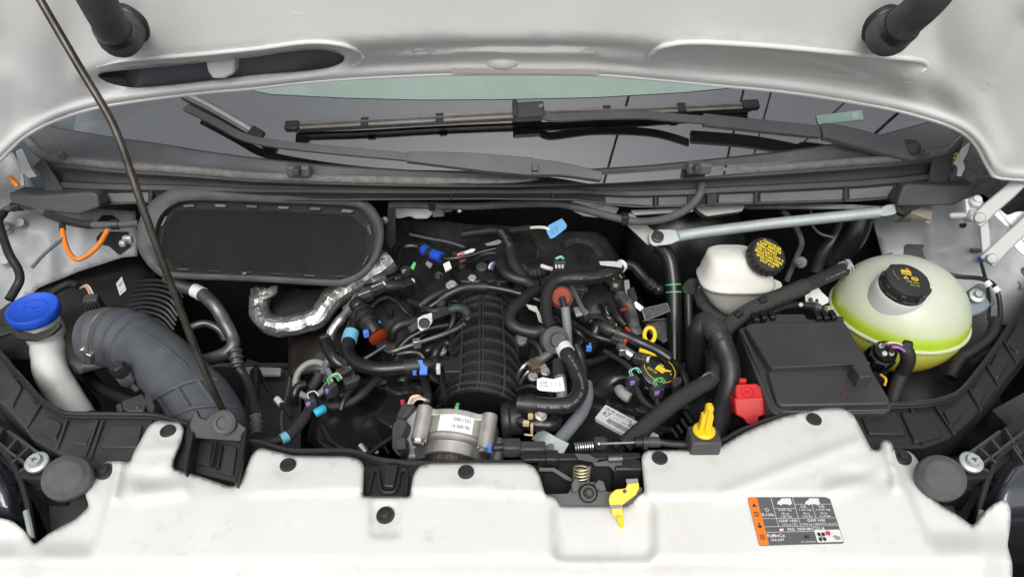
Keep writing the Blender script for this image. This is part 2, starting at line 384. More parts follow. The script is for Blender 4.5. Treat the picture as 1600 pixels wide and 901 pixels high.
M['tealtape'] = mat('sky_blue_tape', (0.18, 0.50, 0.68), 0.5, var=0.08)
M['cyan'] = mat('cyan_clip', (0.03, 0.42, 0.62), 0.42, var=0.08)
M['purple'] = mat('purple_clip', (0.36, 0.20, 0.62), 0.45, var=0.08)
M['green'] = mat('green_wire', (0.10, 0.52, 0.16), 0.45)
M['mint'] = mat('mint_wire', (0.25, 0.60, 0.50), 0.45)
M['whitewire'] = mat('white_wire', (0.7, 0.68, 0.62), 0.5)
M['yellowwire'] = mat('amber_wire', (0.75, 0.42, 0.05), 0.45)
M['redwire'] = mat('red_wire', (0.6, 0.05, 0.03), 0.45)
M['pinkwire'] = mat('violet_wire', (0.5, 0.3, 0.55), 0.45)
M['rust'] = mat('orange_brown_plastic', (0.24, 0.034, 0.010), 0.5, var=0.15, vscale=30, spec=.25)
M['greyrod'] = mat('grey_plastic', (0.19, 0.205, 0.22), 0.5, var=0.12, vscale=20, bump=0.0002, bscale=300)
M['sagegrey'] = mat('pale_grey_plastic', (0.30, 0.33, 0.30), 0.5, var=0.1)
M['connector'] = mat('charcoal_connector', (0.042, 0.042, 0.045), 0.5, var=0.2, vscale=40, bump=0.0002, bscale=300, dust=0.16)
M['ivory'] = mat('ivory_plastic', (0.72, 0.715, 0.65), 0.42, var=0.05, vscale=18, sss=0.25, bump=0.0005, bscale=60, stains=[(30, 0.6, 0.8, 0.2, (0.5, 0.43, 0.3))])
M['milky'] = mat('milky_plastic', (0.74, 0.755, 0.72), 0.42, var=0.05, vscale=18, sss=0.12, bump=0.0004, bscale=90)
M['whiteplastic'] = mat('white_part_plastic', (0.7, 0.7, 0.69), 0.45, var=0.04)
M['label'] = mat('label_paper', (0.80, 0.80, 0.83), 0.5, var=0.04, vscale=60)
M['ink'] = mat('black_ink', (0.03, 0.03, 0.035), 0.5)
M['whiteink'] = mat('white_ink', (0.74, 0.74, 0.74), 0.5)
M['yellowink'] = mat('yellow_ink', (0.74, 0.56, 0.03), 0.5)
M['amberink'] = mat('amber_ink', (0.75, 0.40, 0.03), 0.5)
M['redink'] = mat('red_ink', (0.55, 0.04, 0.08), 0.5)
M['greyink'] = mat('grey_ink', (0.115, 0.11, 0.115), 0.4, var=0.12, vscale=60)
M['orangeink'] = mat('orange_ink', (0.85, 0.21, 0.02), 0.42)
M['hoseink'] = mat('faded_hose_print', (0.30, 0.30, 0.31), 0.6)
M['goldink'] = mat('brown_stamp', (0.24, 0.15, 0.06), 0.5)
M['bluetag'] = mat('blue_tag', (0.09, 0.33, 0.62), 0.5, var=0.06)
M['braid'] = braid('braided_sleeve', (0.010, 0.010, 0.010), (0.085, 0.083, 0.08))
M['ground'] = mat('asphalt', (0.06, 0.06, 0.062), 0.9, var=0.2, vscale=3, bump=0.004, bscale=120)
M['fabric'] = mat('dark_cabin_trim', (0.03, 0.03, 0.033), 0.7, var=0.2, vscale=8)
M['mesh'] = mat('black_mesh', (0.055, 0.055, 0.056), 0.42, dust=0.12)
M['ledge'] = mat('cowl_ledge_plastic', (0.24, 0.24, 0.235), 0.5, var=0.12, dust=0.2)
M['greenreflection'] = mat('pale_green_reflection', (0.48, 0.62, 0.54), 0.3, var=0.06, vscale=12)

# ================================================================== THE SETTING
g = G(); g.grid([[V((x, y, -1.05)) for x in (-60, -5, 0, 5, 60)] for y in (-60, -5, 0, 5, 60)]); struct('ground', g, M['ground'])

# the body shell of the bay: floor, firewall, sides, cabin behind the glass
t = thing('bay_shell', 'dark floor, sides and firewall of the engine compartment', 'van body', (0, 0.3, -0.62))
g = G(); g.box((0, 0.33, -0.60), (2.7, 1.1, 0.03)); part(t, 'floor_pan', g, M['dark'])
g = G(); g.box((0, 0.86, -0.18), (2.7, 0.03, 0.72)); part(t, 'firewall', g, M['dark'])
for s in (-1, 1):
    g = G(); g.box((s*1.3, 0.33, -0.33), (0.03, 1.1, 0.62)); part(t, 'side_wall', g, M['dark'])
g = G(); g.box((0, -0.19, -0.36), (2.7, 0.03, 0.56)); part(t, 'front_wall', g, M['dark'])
t = thing('cabin', 'dark cabin seen faintly through the windscreen', 'cabin', (0, 1.4, 0.2))
g = G(); g.grid([[V((x, y, 0.16+0.05*ss(0.6, 0.9, y))) for x in (-0.98, 0, 0.98)] for y in (0.70, 0.8, 1.0, 1.3)]); part(t, 'dashboard', g, mat('dashboard_grey', (.22, .225, .23), .6, var=.1, vscale=6), thick=0.01)
g = G(); g.box((0, 2.3, 0.6), (2.0, 0.03, 1.4)); part(t, 'bulkhead', g, M['fabric'])
g = G(); g.box((0, 1.75, 1.22), (2.0, 1.1, 0.03)); part(t, 'roof', g, M['paint'])
for s in (-1, 1):
    g = G(); g.prism([V((s*1.0, y, z)) for y, z in ((0.86, 0.18), (1.3, 1.2), (2.3, 1.2), (2.3, -0.1), (0.86, -0.1))], (s*0.03, 0, 0)); part(t, 'side_panel', g, M['fabric'])

# ================================================================== WINDSCREEN
GK = 0.80
def gF(p, off): return p.z-0.22-GK*(p.y-(0.523+0.21*(p.x/0.9)**2))-off*math.sqrt(1+GK*GK)
def GL(u, v, off=0.0):
    d = ray(u, v); a, b = 0.6, 4.0
    for _ in range(44):
        m = (a+b)/2
        if gF(CAM+d*m, off) > 0: a = m
        else: b = m
    return CAM+d*a
def gnorm(p): return V((2*GK*0.21*p.x/0.81, -GK, 1)).normalized()
m = bpy.data.materials.new('windscreen_glass'); m.use_nodes = True; n = m.node_tree; n.nodes.clear()
o_ = n.nodes.new('ShaderNodeOutputMaterial'); mx = n.nodes.new('ShaderNodeMixShader'); tr = n.nodes.new('ShaderNodeBsdfTransparent'); gl = n.nodes.new('ShaderNodeBsdfGlossy'); fr = n.nodes.new('ShaderNodeFresnel')
tr.inputs[0].default_value = (0.78, 0.82, 0.80, 1); gl.inputs['Roughness'].default_value = 0.02; fr.inputs[0].default_value = 4.6
n.links.new(fr.outputs[0], mx.inputs[0]); n.links.new(tr.outputs[0], mx.inputs[1]); n.links.new(gl.outputs[0], mx.inputs[2]); n.links.new(mx.outputs[0], o_.inputs[0]); M['glass'] = m
t = thing('windscreen', 'curved windscreen glass below the rear edge of the raised bonnet', 'windscreen', (0, 0.7, 0.25))
rows = []
for j in range(20):
    f = j/19; rows.append([V((x, 0.523+0.21*(x/0.9)**2+f*0.9-0.02, 0.22+GK*(f*0.9-0.02))) for x in [(-0.96+1.92*i/40) for i in range(41)]])
g = G(); g.grid(rows); part(t, 'glass', g, M['glass'], recalc=False)
# pale green reflection painted as a strip across the glass, under the bonnet edge
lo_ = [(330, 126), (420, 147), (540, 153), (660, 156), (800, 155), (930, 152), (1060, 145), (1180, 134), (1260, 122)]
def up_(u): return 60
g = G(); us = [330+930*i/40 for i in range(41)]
g.grid([[GL(u, interp(lo_, u)*f+(1-f)*88, 0.0015) for u in us] for f in (0, 0.5, 1)]); part(t, 'painted_reflection', g, M['greenreflection'], recalc=False)
qm = quadmap(GL(1278, 195, .001), GL(1349, 187, .001), GL(1347, 172, .001), GL(1275, 181, .001))
g = G(); rect(g, qm, 0, 0, 1, 1); st = part(t, 'sticker', g, mat('mint_sticker', (0.38, 0.55, 0.48), 0.5))
qm = quadmap(GL(1278, 195, .001), GL(1349, 187, .001), GL(1347, 172, .001), GL(1275, 181, .001), 0.001)
g = G()
for k in range(4): write(g, qm, '85120 4471 0936 2280', 0.05, 0.16+0.2*k, 0.7, 0.27+0.2*k)
rect(g, qm, 0.76, 0.22, 0.9, 0.8); part(st, 'print', g, mat('sticker_print', (0.5, 0.68, 0.62), 0.5))
# overhead cables whose reflections draw the dark lines in the glass
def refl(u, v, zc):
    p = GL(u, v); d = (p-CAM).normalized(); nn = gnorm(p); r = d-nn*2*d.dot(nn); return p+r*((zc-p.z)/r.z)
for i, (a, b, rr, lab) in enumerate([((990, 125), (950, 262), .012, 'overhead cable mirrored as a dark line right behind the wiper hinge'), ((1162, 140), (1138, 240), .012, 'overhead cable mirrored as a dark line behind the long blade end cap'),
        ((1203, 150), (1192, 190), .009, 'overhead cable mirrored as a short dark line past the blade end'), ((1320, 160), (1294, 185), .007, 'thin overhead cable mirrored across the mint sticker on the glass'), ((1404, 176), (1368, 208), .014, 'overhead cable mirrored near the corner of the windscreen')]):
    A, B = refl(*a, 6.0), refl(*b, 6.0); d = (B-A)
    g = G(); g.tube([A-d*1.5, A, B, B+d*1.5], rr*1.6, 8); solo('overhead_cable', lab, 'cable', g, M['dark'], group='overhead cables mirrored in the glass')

# ================================================================== WIPERS
def flatbar(path, wd, th, nrm):                 # bar of rectangular section along a path
    R = []
    for i, p in enumerate(path):
        T = (path[min(i+1, len(path)-1)]-path[max(i-1, 0)]).normalized(); S = T.cross(nrm).normalized(); Nn = S.cross(T)
        w_ = wd[i] if isinstance(wd, (list, tuple)) else wd
        R.append([p+S*w_/2-Nn*th/2, p+S*w_/2+Nn*th/2, p-S*w_/2+Nn*th/2, p-S*w_/2-Nn*th/2])
    return G().rings(R, True, True)
def glp(pts, per=5): return cr([GL(*p) for p in pts], per)
NG = V((0, -0.62, 0.78))
t = thing('wiper', 'long wiper with bronze steel blade lying full length across the glass', 'wiper', GL(1414, 240, .02), 'windscreen wipers')
bl = [(456, 197, .024), (600, 189, .026), (830, 177, .028), (1000, 172, .026), (1178, 164, .024)]
P = glp(bl); g = flatbar(P, 0.016, 0.004, NG); b0 = part(t, 'blade', g, M['bladesteel'], bev=.001)
g = flatbar([p-NG*0.012+V((0, -.002, 0)) for p in P], 0.006, 0.016, NG); part(b0, 'rubber_edge', g, M['rubber'])
g = flatbar([p+NG*0.003 for p in P], 0.004, 0.002, NG); part(b0, 'spine', g, M['darksteel'])
for a, b in (((446, 198), (468, 197)), ((1160, 165), (1185, 164))):
    g = flatbar([GL(*a, .025), GL(*b, .025)], 0.021, 0.014, NG); part(b0, 'end_cap', g, M['black'], bev=.004)
for u in (570, 687, 948, 1065):
    v = interp([(456, 197), (830, 177), (1178, 164)], u); g = flatbar([GL(u-6, v+.3, .026), GL(u+6, v-.3, .026)], 0.019, 0.007, NG); part(b0, 'clip', g, M['black'], bev=.001)
g = flatbar([GL(802, 176, .032), GL(850, 173, .032)], 0.034, 0.020, NG); jb = part(t, 'joint', g, M['cowl'], bev=.004)
g = flatbar([GL(838, 166, .034), GL(846, 165.6, .046)], 0.008, 0.004, NG); part(jb, 'joint_window', g, M['zinc'])
g = flatbar([GL(801, 173, .034), GL(809, 172.5, .034)], 0.036, 0.022, NG); part(jb, 'joint_cap', g, M['dusty'], bev=.003)
P = glp([(845, 178, .034), (866, 184, .036), (930, 181, .030), (1005, 180, .032), (1050, 184, .034), (1102, 188, .046)])
g = flatbar(P, 0.017, 0.007, NG); part(t, 'arm', g, M['panel'], bev=.0015)
P = glp([(1098, 188, .034), (1200, 199, .032), (1280, 207, .04)]); g = flatbar(P, 0.026, 0.012, NG); part(t, 'arm_shaft', g, M['panel'], bev=.002)
P = glp([(1282, 207, .04), (1300, 208, .04), (1370, 226, .036), (1418, 239, .034)]); g = flatbar(P, [0.030+0.010*min(1, i/8) for i in range(len(P))], 0.016, NG); ah = part(t, 'arm_head', g, M['panel'], bev=.004)
g = G(); g.lathe(GL(1422, 233, .034), (0, -.4, .9), [(0.019, -.01), (0.019, .008), (0.014, .014), (0, .017)], 20); part(ah, 'pivot_cap', g, M['dusty'])
t = thing('wiper', 'short wiper whose blade tip meets its bent black arm beside the prop rod', 'wiper', GL(930, 272, .02), 'windscreen wipers')
P = glp([(270, 138, .03), (330, 168, .03), (406, 212, .03)]); g = flatbar(P, 0.018, 0.004, NG); b0 = part(t, 'blade', g, M['bladesteel'], bev=.001)
g = flatbar([p+NG*.004 for p in P], 0.007, 0.004, NG); part(b0, 'spine', g, M['zinc'])
g = flatbar([p-NG*.014 for p in P], 0.007, 0.022, NG); part(b0, 'rubber_edge', g, M['rubber'])
g = flatbar([GL(392, 204, .03), GL(410, 214, .03)], 0.022, 0.014, NG); part(b0, 'end_cap', g, M['black'], bev=.004)
P = glp([(290, 168, .028), (340, 193, .03), (380, 214, .032), (430, 225, .036), (520, 235, .04), (640, 246, .04)]); g = flatbar(P, 0.016, 0.008, NG); part(t, 'arm', g, M['panel'], bev=.0015)
P = glp([(636, 246, .04), (720, 252, .04), (832, 262, .036)]); g = flatbar(P, [0.020+.016*min(1, i/7) for i in range(len(P))], 0.013, NG); part(t, 'arm_shaft', g, M['panel'], bev=.002)
P = glp([(830, 262, .036), (880, 266, .034), (940, 277, .03)]); g = flatbar(P, [0.034-.016*i/10 for i in range(len(P))], 0.014, NG); ah = part(t, 'arm_head', g, M['panel'], bev=.003)
g = flatbar([GL(836, 258, .045), GL(836, 268, .045)], 0.012, 0.012, NG); part(ah, 'spring_clip', g, M['panel'], bev=.002)

# ================================================================== BONNET
lip = [(-110, 350), (-60, 300), (-28, 272), (0, 250), (22, 228), (43, 211), (87, 188), (144, 170), (200, 160), (260, 152), (330, 144), (400, 138), (470, 130), (544, 124), (615, 120), (689, 117), (745, 116), (800, 116), (870, 116), (944, 118), (1016, 124), (1089, 131), (1145, 136), (1200, 141), (1272, 150), (1344, 162), (1402, 173), (1460, 189), (1490, 200), (1512, 213), (1528, 231), (1540, 254), (1548, 268), (1556, 277), (1590, 281), (1640, 284), (1720, 290)]
lip2 = [tuple(p) for p in cr(lip, 3)]
slot = [(153, 120), (158, 115), (173, 112), (215, 108), (260, 104), (330, 97), (400, 89), (430, 84), (462, 80), (495, 78), (520, 81), (535, 87), (538, 92), (534, 98), (520, 104), (501, 108), (450, 113), (400, 117), (340, 124), (289, 130), (250, 134), (216, 137), (190, 135), (168, 130)]
slot = [tuple(p) for p in cr(slot, 2, True)]
rec = [(1010, 92), (1018, 80), (1045, 70), (1090, 66), (1200, 72), (1330, 84), (1420, 92), (1448, 97), (1450, 108), (1432, 118), (1405, 130), (1370, 142), (1330, 142), (1200, 128), (1100, 116), (1040, 106)]
rec = [tuple(p) for p in cr(rec, 3, True)]
ringbig = rnd([(120, 118), (175, 97), (300, 88), (400, 78), (480, 67), (540, 72), (566, 90), (548, 104), (480, 118), (380, 132), (280, 142), (180, 150), (128, 140)], 30)
def hoodp(u, v):
    v0 = max(v, -60); s = pold(u, v0, lip2); y = 0.42+0.09*((u-800)/800)**2
    bm_ = ss(95, 190, u)*(1-ss(1415, 1470, u)); band = 58+18*((u-800)/800)**2
    gg = 0.00022*s+bm_*0.066*ss(15, band, s)+(1-bm_)*0.00028*max(0, s-15)
    gg += 0.008*(1-ss(9, 17, s))-0.010*(1-ss(0, 7, s))
    if 100 < u < 600 and 50 < v < 170:
        if inside(u, v, ringbig): gg -= 0.010*ss(0, 9, pold(u, v, ringbig, True))*ss(12, 26, s)
        gg += 0.004*math.exp(-(pold(u, v, ringbig, True)/6)**2)
    if 980 < u < 1480 and 50 < v < 160:
        d_ = pold(u, v, rec, True)
        if inside(u, v, rec): gg -= 0.013*ss(0, 10, d_)*ss(12, 34, s)
        gg += 0.005*math.exp(-(d_/8)**2)*(1-ss(98, 122, v))
    # corner swellings and the diagonal pressings
    for cx in (70, 1520):
        d_ = math.hypot((u-cx)/70, (v-60)/120); gg += 0.026*math.exp(-d_*d_)
    gg += 0.008*math.exp(-(segd(u, v, (1455, 115), (1500, 150))/22)**2)-0.007*math.exp(-(segd(u, v, (1435, 135), (1475, 170))/14)**2)
    gg += 0.008*math.exp(-(segd(u, v, (20, 120), (75, 165))/22)**2)-0.012*math.exp(-(segd(u, v, (1600, 40), (1528, 170))/20)**2)-0.010*math.exp(-(segd(u, v, (-10, 60), (30, 180))/20)**2)
    gg += 0.010*math.exp(-(segd(u, v, (1528, 170), (1560, 250))/18)**2)
    for cx in (200, 1385):
        gg -= 0.006*(1-ss(20, 44, math.hypot(u-cx, (v-34)*1.1)))
    gg += 0.0005*noise.noise(V((u/70, v/60, 0)))
    return Y(u, v, y-gg)
t = thing('bonnet', 'raised white bonnet seen from its inner side, filling the top', 'bonnet', (0, 0.62, 0.3))
out = lip2+[(1720, -60), (-110, -60)]
cont = []
L2 = [V(p) for p in resam(lip2, 8, False)]
for off in (4, 8, 11, 14, 17, 21, 27, 34, 42, 50, 58, 66, 76, 88, 100, 112):
    c_ = []
    for i, p in enumerate(L2):
        T = (L2[min(i+1, len(L2)-1)]-L2[max(0, i-1)]).normalized(); q = p+V((T.y, -T.x))*off
        if abs(pold(q.x, q.y, lip2)-off) < .6 and q.y > -55: c_.append((q.x, q.y))
    # keep the contour evenly spaced
    k_ = []
    for q in c_:
        if not k_ or math.hypot(q[0]-k_[-1][0], q[1]-k_[-1][1]) > 5: k_.append(q)
    if off < 30 or True: cont.append(k_)
slotc = []
for off in (4, 9):
    S_ = [V(p) for p in resam(slot, 7)]; ar = sum(S_[i-1].x*S_[i].y-S_[i].x*S_[i-1].y for i in range(len(S_))); sg = 1 if ar > 0 else -1
    slotc.append([])
g = sheet(out, 6.5, hoodp, holes=[slot], fine=6, contours=cont); relax(g, 4)
top = [hoodp(-110+1830*i/60, -60) for i in range(61)]
n0 = len(g.v)
rows = [[p+V((0, -0.50, 0.86))*(d) for p in top] for d in (0, 0.1, 0.2, 0.3, 0.45, 0.6)]
g.grid(rows)
for cx, cy, rx_, ry_ in ((464, 31, 14, 11), (1113, 31, 14, 11), (655, 81, 12, 4), (920, 81, 12, 4)):
    q_ = G(); q_.tube([hoodp(cx+rx_*math.cos(k*.2618), cy+ry_*math.sin(k*.2618))+V((0, .0012, 0)) for k in range(25)], .0015, 8, False); part(t, 'embossed_ring', q_, M['paint'])
for pts_, rr_ in (([(1012, 98), (1014, 88), (1024, 79), (1045, 71), (1090, 67), (1200, 73), (1330, 85), (1420, 93), (1444, 98), (1449, 106), (1440, 115)], .0042), ([(150, 106), (200, 95), (300, 87), (400, 77), (480, 67), (530, 70), (558, 80), (567, 91), (556, 101), (530, 109)], .0036), ([(1330, 143), (1385, 140), (1425, 128)], .002)):
    q_ = G(); C_ = cr(pts_, 5); n_ = len(C_); q_.tube([hoodp(p.x, p.y)+V((0, .0022, 0)) for p in C_], [max(.0006, rr_*min(1, i/6, (n_-1-i)/6)) for i in range(n_)], 10); part(t, 'pressed_ridge', q_, M['paint'], sm=80)
ob = part(t, 'inner_panel', g, M['paint'], thick=0.0015, sm=60, recalc=False)
g = sheet([(p[0], p[1]) for p in lip2]+[(1720, -60), (-110, -60)], 60, lambda u, v: hoodp(u, v)+V((0, 0.065, -0.016))*ss(0, 26, pold(u, max(v, -60), lip2))+V((0, .004, 0)), fine=12)
rows = [[hoodp(-110+1830*i/20, -60)+V((0, .069, -.016))+V((0, -0.50, 0.86))*d for i in range(21)] for d in (0, 0.3, 0.62)]
g.grid(rows); part(t, 'outer_skin', g, mat('dark_grey_skin', (.10, .107, .12), .5, var=.1), thick=0.001, recalc=False)  # skin in one dark grey, seen through the slot
hem = [hoodp(u, v) for u, v in lip2]
g = G(); g.tube([p+V((0, 0.001, 0.001)) for p in hem], 0.0042, 8); part(t, 'rolled_hem', g, M['paint'])
# a stiffening web seen through the slot
g = G(); A = [Y(u, v, hoodp(340, 100).y+.006) for u, v in ((320, 92), (367, 88), (365, 116), (350, 124), (332, 124), (324, 112))]
g.prism(A, (0, 0.03, 0)); part(t, 'web', g, M['paint'], bev=.004)
# paper strip on the rolled edge
qa = [hoodp(705, 113)+V((0, -.006, 0)), hoodp(936, 115)+V((0, -.006, 0)), hoodp(934, 106)+V((0, -.006, 0)), hoodp(707, 104)+V((0, -.006, 0))]
g = G(); g.prism(qa, (0, .004, 0)); part(t, 'edge_strip', g, mat('cream_strip', (0.66, 0.65, 0.58), 0.5), bev=.0012)
g = G(); g.sphere(hoodp(785, 98), 0.012, 14, (1, 0, 0), 2.2); part(t, 'striker_bump', g, M['paint'])
# rubber elbows standing on the bonnet
def elbow(pts, fl, fld, lab):
    P = cr([Y(u, v, y-.175) for u, v, y in pts], 8); b = hoodp(*fl)
    t = thing('rubber_elbow', lab, 'elbow', b, 'rubber elbows on the bonnet')
    g = G(); rr = [0.0235+0.005*ss(0.55, 0.75, i/(len(P)-1)) for i in range(len(P))]; g.tube(P, rr, 20); g.sphere(P[-1], rr[-1], 18); part(t, 'tube', g, M['softrubber'])
    g = G(); g.lathe(b+V((0, 0.004, 0)), fld, [(0.033, 0), (0.033, .008), (0.030, .012), (0.027, .013), (0.027, .02)], 30); part(t, 'flange', g, M['rubber'])
    g = G(); j = int(len(P)*0.62); g.tube(P[j-1:j+2], rr[j]+0.0012, 20); part(t, 'seam_ring', g, M['rubber'])
elbow([(118, -70, .38), (148, -8, .42), (168, 30, .46), (186, 58, .50), (196, 46, .545)], (202, 36), (-.25, -.9, -.35), 'black rubber elbow on the bonnet beside the prop rod')
elbow([(1510, -80, .38), (1456, -6, .42), (1424, 26, .46), (1390, 56, .50), (1384, 48, .545)], (1378, 38), (.25, -.9, -.35), 'black rubber elbow on the bonnet above the long recess')
# ------------------------------------------------------------------ prop rod
def rodp(u, v, y): return Y(u, v, y)
P = cr([Y(352, 650, .10), Y(310, 556, .105), Y(270, 452, .12), Y(225, 330, .145), Y(204, 268, .165), Y(188, 222, .18), Y(168, 178, .195), Y(120, 98, .22), Y(60, -5, .255), Y(20, -75, .28)], 8)
t = thing('prop_rod', 'thin bronze-black prop rod slanting up from the front panel to the bonnet', 'rod', P[0])
g = G(); g.tube(P, 0.0053, 12); part(t, 'rod', g, M['rod'])
g = G(); g.tube(cr([Y(352, 648, .10), Y(354, 660, .088), Y(347, 668, .078), Y(343, 682, .072), Y(345, 700, .078)], 6), 0.0056, 12); part(t, 'hook', g, M['rod'])

# ================================================================== COWL
rail = [(40, 216), (52, 229), (66, 243), (84, 248), (120, 252), (173, 258), (288, 266), (400, 275), (520, 279.5), (600, 281.5), (700, 283.5), (800, 284), (900, 280), (1000, 274.5), (1100, 269), (1200, 263), (1300, 255.5), (1402, 247.5), (1450, 242), (1480, 236), (1492, 226), (1515, 205)]
RP = cr([Z(u, v, .205) for u, v in rail], 4)
t = thing('cowl', 'long dark plastic scuttle panel with weathered seal between glass and engine', 'scuttle panel', (0, .55, .1))
g = G(); g.tube(RP, 0.0085, 12); part(t, 'seal', g, M['seal'])
gedge = [(30, 188), (85, 203), (173, 218), (245, 228), (330, 242), (400, 251), (500, 261), (640, 270), (780, 273), (930, 268), (1020, 262), (1100, 254), (1200, 243), (1290, 231), (1380, 214), (1455, 193), (1500, 178)]
us = [30+1470*i/70 for i in range(71)]
def railv(u): return interp(rail, u)
g = G(); g.grid([[GL(u, interp(gedge, u)-3, .004) for u in us], [GL(u, interp(gedge, u), .006) for u in us]]+[[GL(u, interp(gedge, u), .006).lerp(Z(u, railv(u)-2, .205), f)+V((0, 0, -.006*math.sin(3.14*f))) for u in us] for f in (.25, .5, .75, 1)])
part(t, 'upper_panel', g, M['panel'], thick=.003, recalc=False)
g = G(); g.tube(cr([GL(u, interp(gedge, u)-2, .006) for u in range(40, 1500, 20)], 2), 0.0022, 6); part(t, 'glass_gasket', g, M['rubber'])
low = [(70, 322), (150, 321), (240, 318), (440, 314), (600, 313), (760, 312), (860, 313), (905, 314), (960, 322), (1000, 325), (1080, 324), (1120, 321), (1240, 318), (1344, 315), (1402, 310), (1490, 300)]
us2 = [72+1410*i/90 for i in range(91)]
def fr_(u, f, dy): return Y(u, lerp(railv(u)+4, interp(low, u), f), Z(u, railv(u), .205).y+dy)
prof = [(0, -.002), (.10, -.003), (.16, .012), (.30, .016), (.42, .013), (.48, -.004), (.56, -.008), (.60, .002), (.70, .010), (.92, .012), (.97, .004), (1.0, .002)]
g = G(); g.grid([[fr_(u, f, dy) for u in us2] for f, dy in prof]); part(t, 'front_face', g, M['cowl'], thick=.003, recalc=False, sm=50)
for u, wd in ((136, 6), (236, 6), (704, 2), (864, 2), (1025, 5), (1083, 16), (1113, 16), (1182, 6), (1322, 6), (1400, 6)):
    g = G(); y0 = Z(u, railv(u), .205).y
    v0, v1 = lerp(railv(u)+4, interp(low, u), .50 if wd > 3 else .62), interp(low, u)-1
    a = [Y(u-wd/2, v0, y0-.006), Y(u+wd/2, v0, y0-.006), Y(u+wd/2-(2 if wd > 3 else 0), v1, y0-.003), Y(u-wd/2, v1, y0-.003)]
    g.prism(a, (0, .016, 0)); part(t, 'rib', g, M['cowl'], bev=.0008)
# lighter ledge panels of the cells
for a, b in ((148, 232), (946, 1020), (1029, 1074), (1123, 1178), (1188, 1318), (1327, 1396)):
    q = [Y(u, lerp(railv(u)+4, interp(low, u), f), Z(u, railv(u), .205).y+(0.006 if f > .7 else .0)) for u, f in ((a, .60), (b, .60), (b, .93), (a, .93))]
    g = G(); g.prism(q, (0, .004, 0)); part(t, 'cell_panel', g, M['ledge'], bev=.001)
# end straps and bolts
for pts, m_ in (([(50, 262), (66, 246), (100, 300), (96, 303), (70, 303), (61, 270)], 'cowl'), ([(1458, 245), (1486, 238), (1498, 222), (1508, 214), (1492, 262), (1476, 292), (1450, 290)], 'cowl')):
    g = G(); a = [PL(u, v, Z(pts[1][0], pts[1][1], .205)+V((0, -.012, 0)), V((0, -1, .25))) for u, v in pts]; g.prism(a, (0, .008, 0)); part(t, 'end_strap', g, M[m_], bev=.002)
for u, v in ((93, 241), (1447, 241), (467, 266), (1090, 260)):
    pass
for u, v in ((95, 240), (1448, 237)):
    g = G(); c = Z(u, v, .225); g.lathe(c, (0, -.5, .85), [(.008, -.01), (.008, .0), (.0065, .005), (0, .006)], 12); part(t, 'bolt', g, M['panel'])
for u, v in ((467, 266), (1092, 262)):
    g = G(); g.box(Z(u, v, .225), (.045, .02, .022)); c_ = part(t, 'nozzle', g, M['panel'], bev=.004); g = G(); g.box(Z(u-3, v+1, .232), (.012, .02, .014)); part(c_, 'jet', g, M['cowl'], bev=.002)
# dark speckled yellow mark on the strap
mp = quadmap(Z(1478, 272, .19), Z(1486, 268, .19), Z(1491, 245, .20), Z(1482, 248, .20), .016)
g = G(); write(g, mp, '%', 0, .1, 1, .45); write(g, mp, 'a', 0, .55, 1, .95); part(t, 'paint_mark', g, M['yellowink'])
# black strap boxes at both ends
def pbox(parent, name, pts, z, depth, m_, bev=.003, taper=1.0, plane=None, label=None, tilt=None):
    g = G(); top = [PL(u, v, plane[0], plane[1]) if plane else Z(u, v, z) for u, v in pts]; g.prism(top, tilt or (0, 0, -depth), taper)
    return part(parent, name, g, M[m_], bev=bev, label=label) if parent else g
g = pbox(None, '', [(13, 301), (60, 306), (141, 300), (152, 304), (156, 324), (124, 336), (60, 330), (17, 318)], 0, 0, '', plane=(Z(90, 315, .14), V((0, -.9, .35))), tilt=(0, .05, -.01))
solo('cowl_end_bracket', 'black box bracket under the scuttle end beside the bent grey hose', 'bracket', g, M['cowl'], bev=.004, group='brackets under the scuttle ends')
g = pbox(None, '', [(1412, 291), (1420, 288), (1512, 292), (1527, 288), (1518, 308), (1490, 321), (1402, 323), (1404, 312)], 0, 0, '', plane=(Z(1460, 305, .14), V((0, -.9, .35))), tilt=(0, .05, -.01))
solo('cowl_end_bracket', 'black curved bracket under the scuttle end near the white hinge', 'bracket', g, M['cowl'], bev=.004, group='brackets under the scuttle ends')

# ================================================================== OVAL AIR INLET
OC = Z(408, 372, .105); ON = V((0.02, -0.62, 0.78)).normalized(); OXv = V((1, 0, 0)); OYv = ON.cross(OXv).normalized()
oo = [(293, 291), (400, 293), (500, 297), (550, 303), (580, 319), (597, 345), (600, 372), (591, 405), (570, 432), (545, 444), (520, 447), (400, 440), (265, 434), (240, 423), (222, 402), (213, 377), (217, 345), (233, 318), (260, 299)]
oi = [(300, 314), (420, 317), (545, 322), (570, 333), (584, 352), (586, 375), (578, 408), (560, 428), (530, 437), (400, 430), (272, 424), (252, 411), (244, 390), (243, 372), (249, 345), (266, 325)]
om = [(290, 329), (420, 331), (535, 337), (556, 345), (571, 362), (573, 382), (565, 408), (550, 421), (528, 427), (400, 422), (285, 416), (266, 404), (256, 388), (256, 372), (262, 350), (272, 336)]
def loop(pts, n=96, off=0.0, grow=0.0):
    S = [tuple(p) for p in cr(pts, 8, True)]; c = (sum(p[0] for p in S)/len(S), sum(p[1] for p in S)/len(S)); R = []
    S = resam(S, 0.6); ang = sorted(((math.atan2((p[1]-c[1])*2.6, p[0]-c[0]), p) for p in S), key=lambda q: q[0]); j = 0
    L = len(S); i0 = min(range(L), key=lambda i: abs(S[i][1]-c[1])+(1e3 if S[i][0] < c[0] else 0))
    for k in range(n): p = S[(i0+int(k*L/n)) % L]; q = (c[0]+(p[0]-c[0])*(1+grow/195), c[1]+(p[1]-c[1])*(1+grow/75)); R.append(PL(*q, OC+ON*off, ON))
    return R
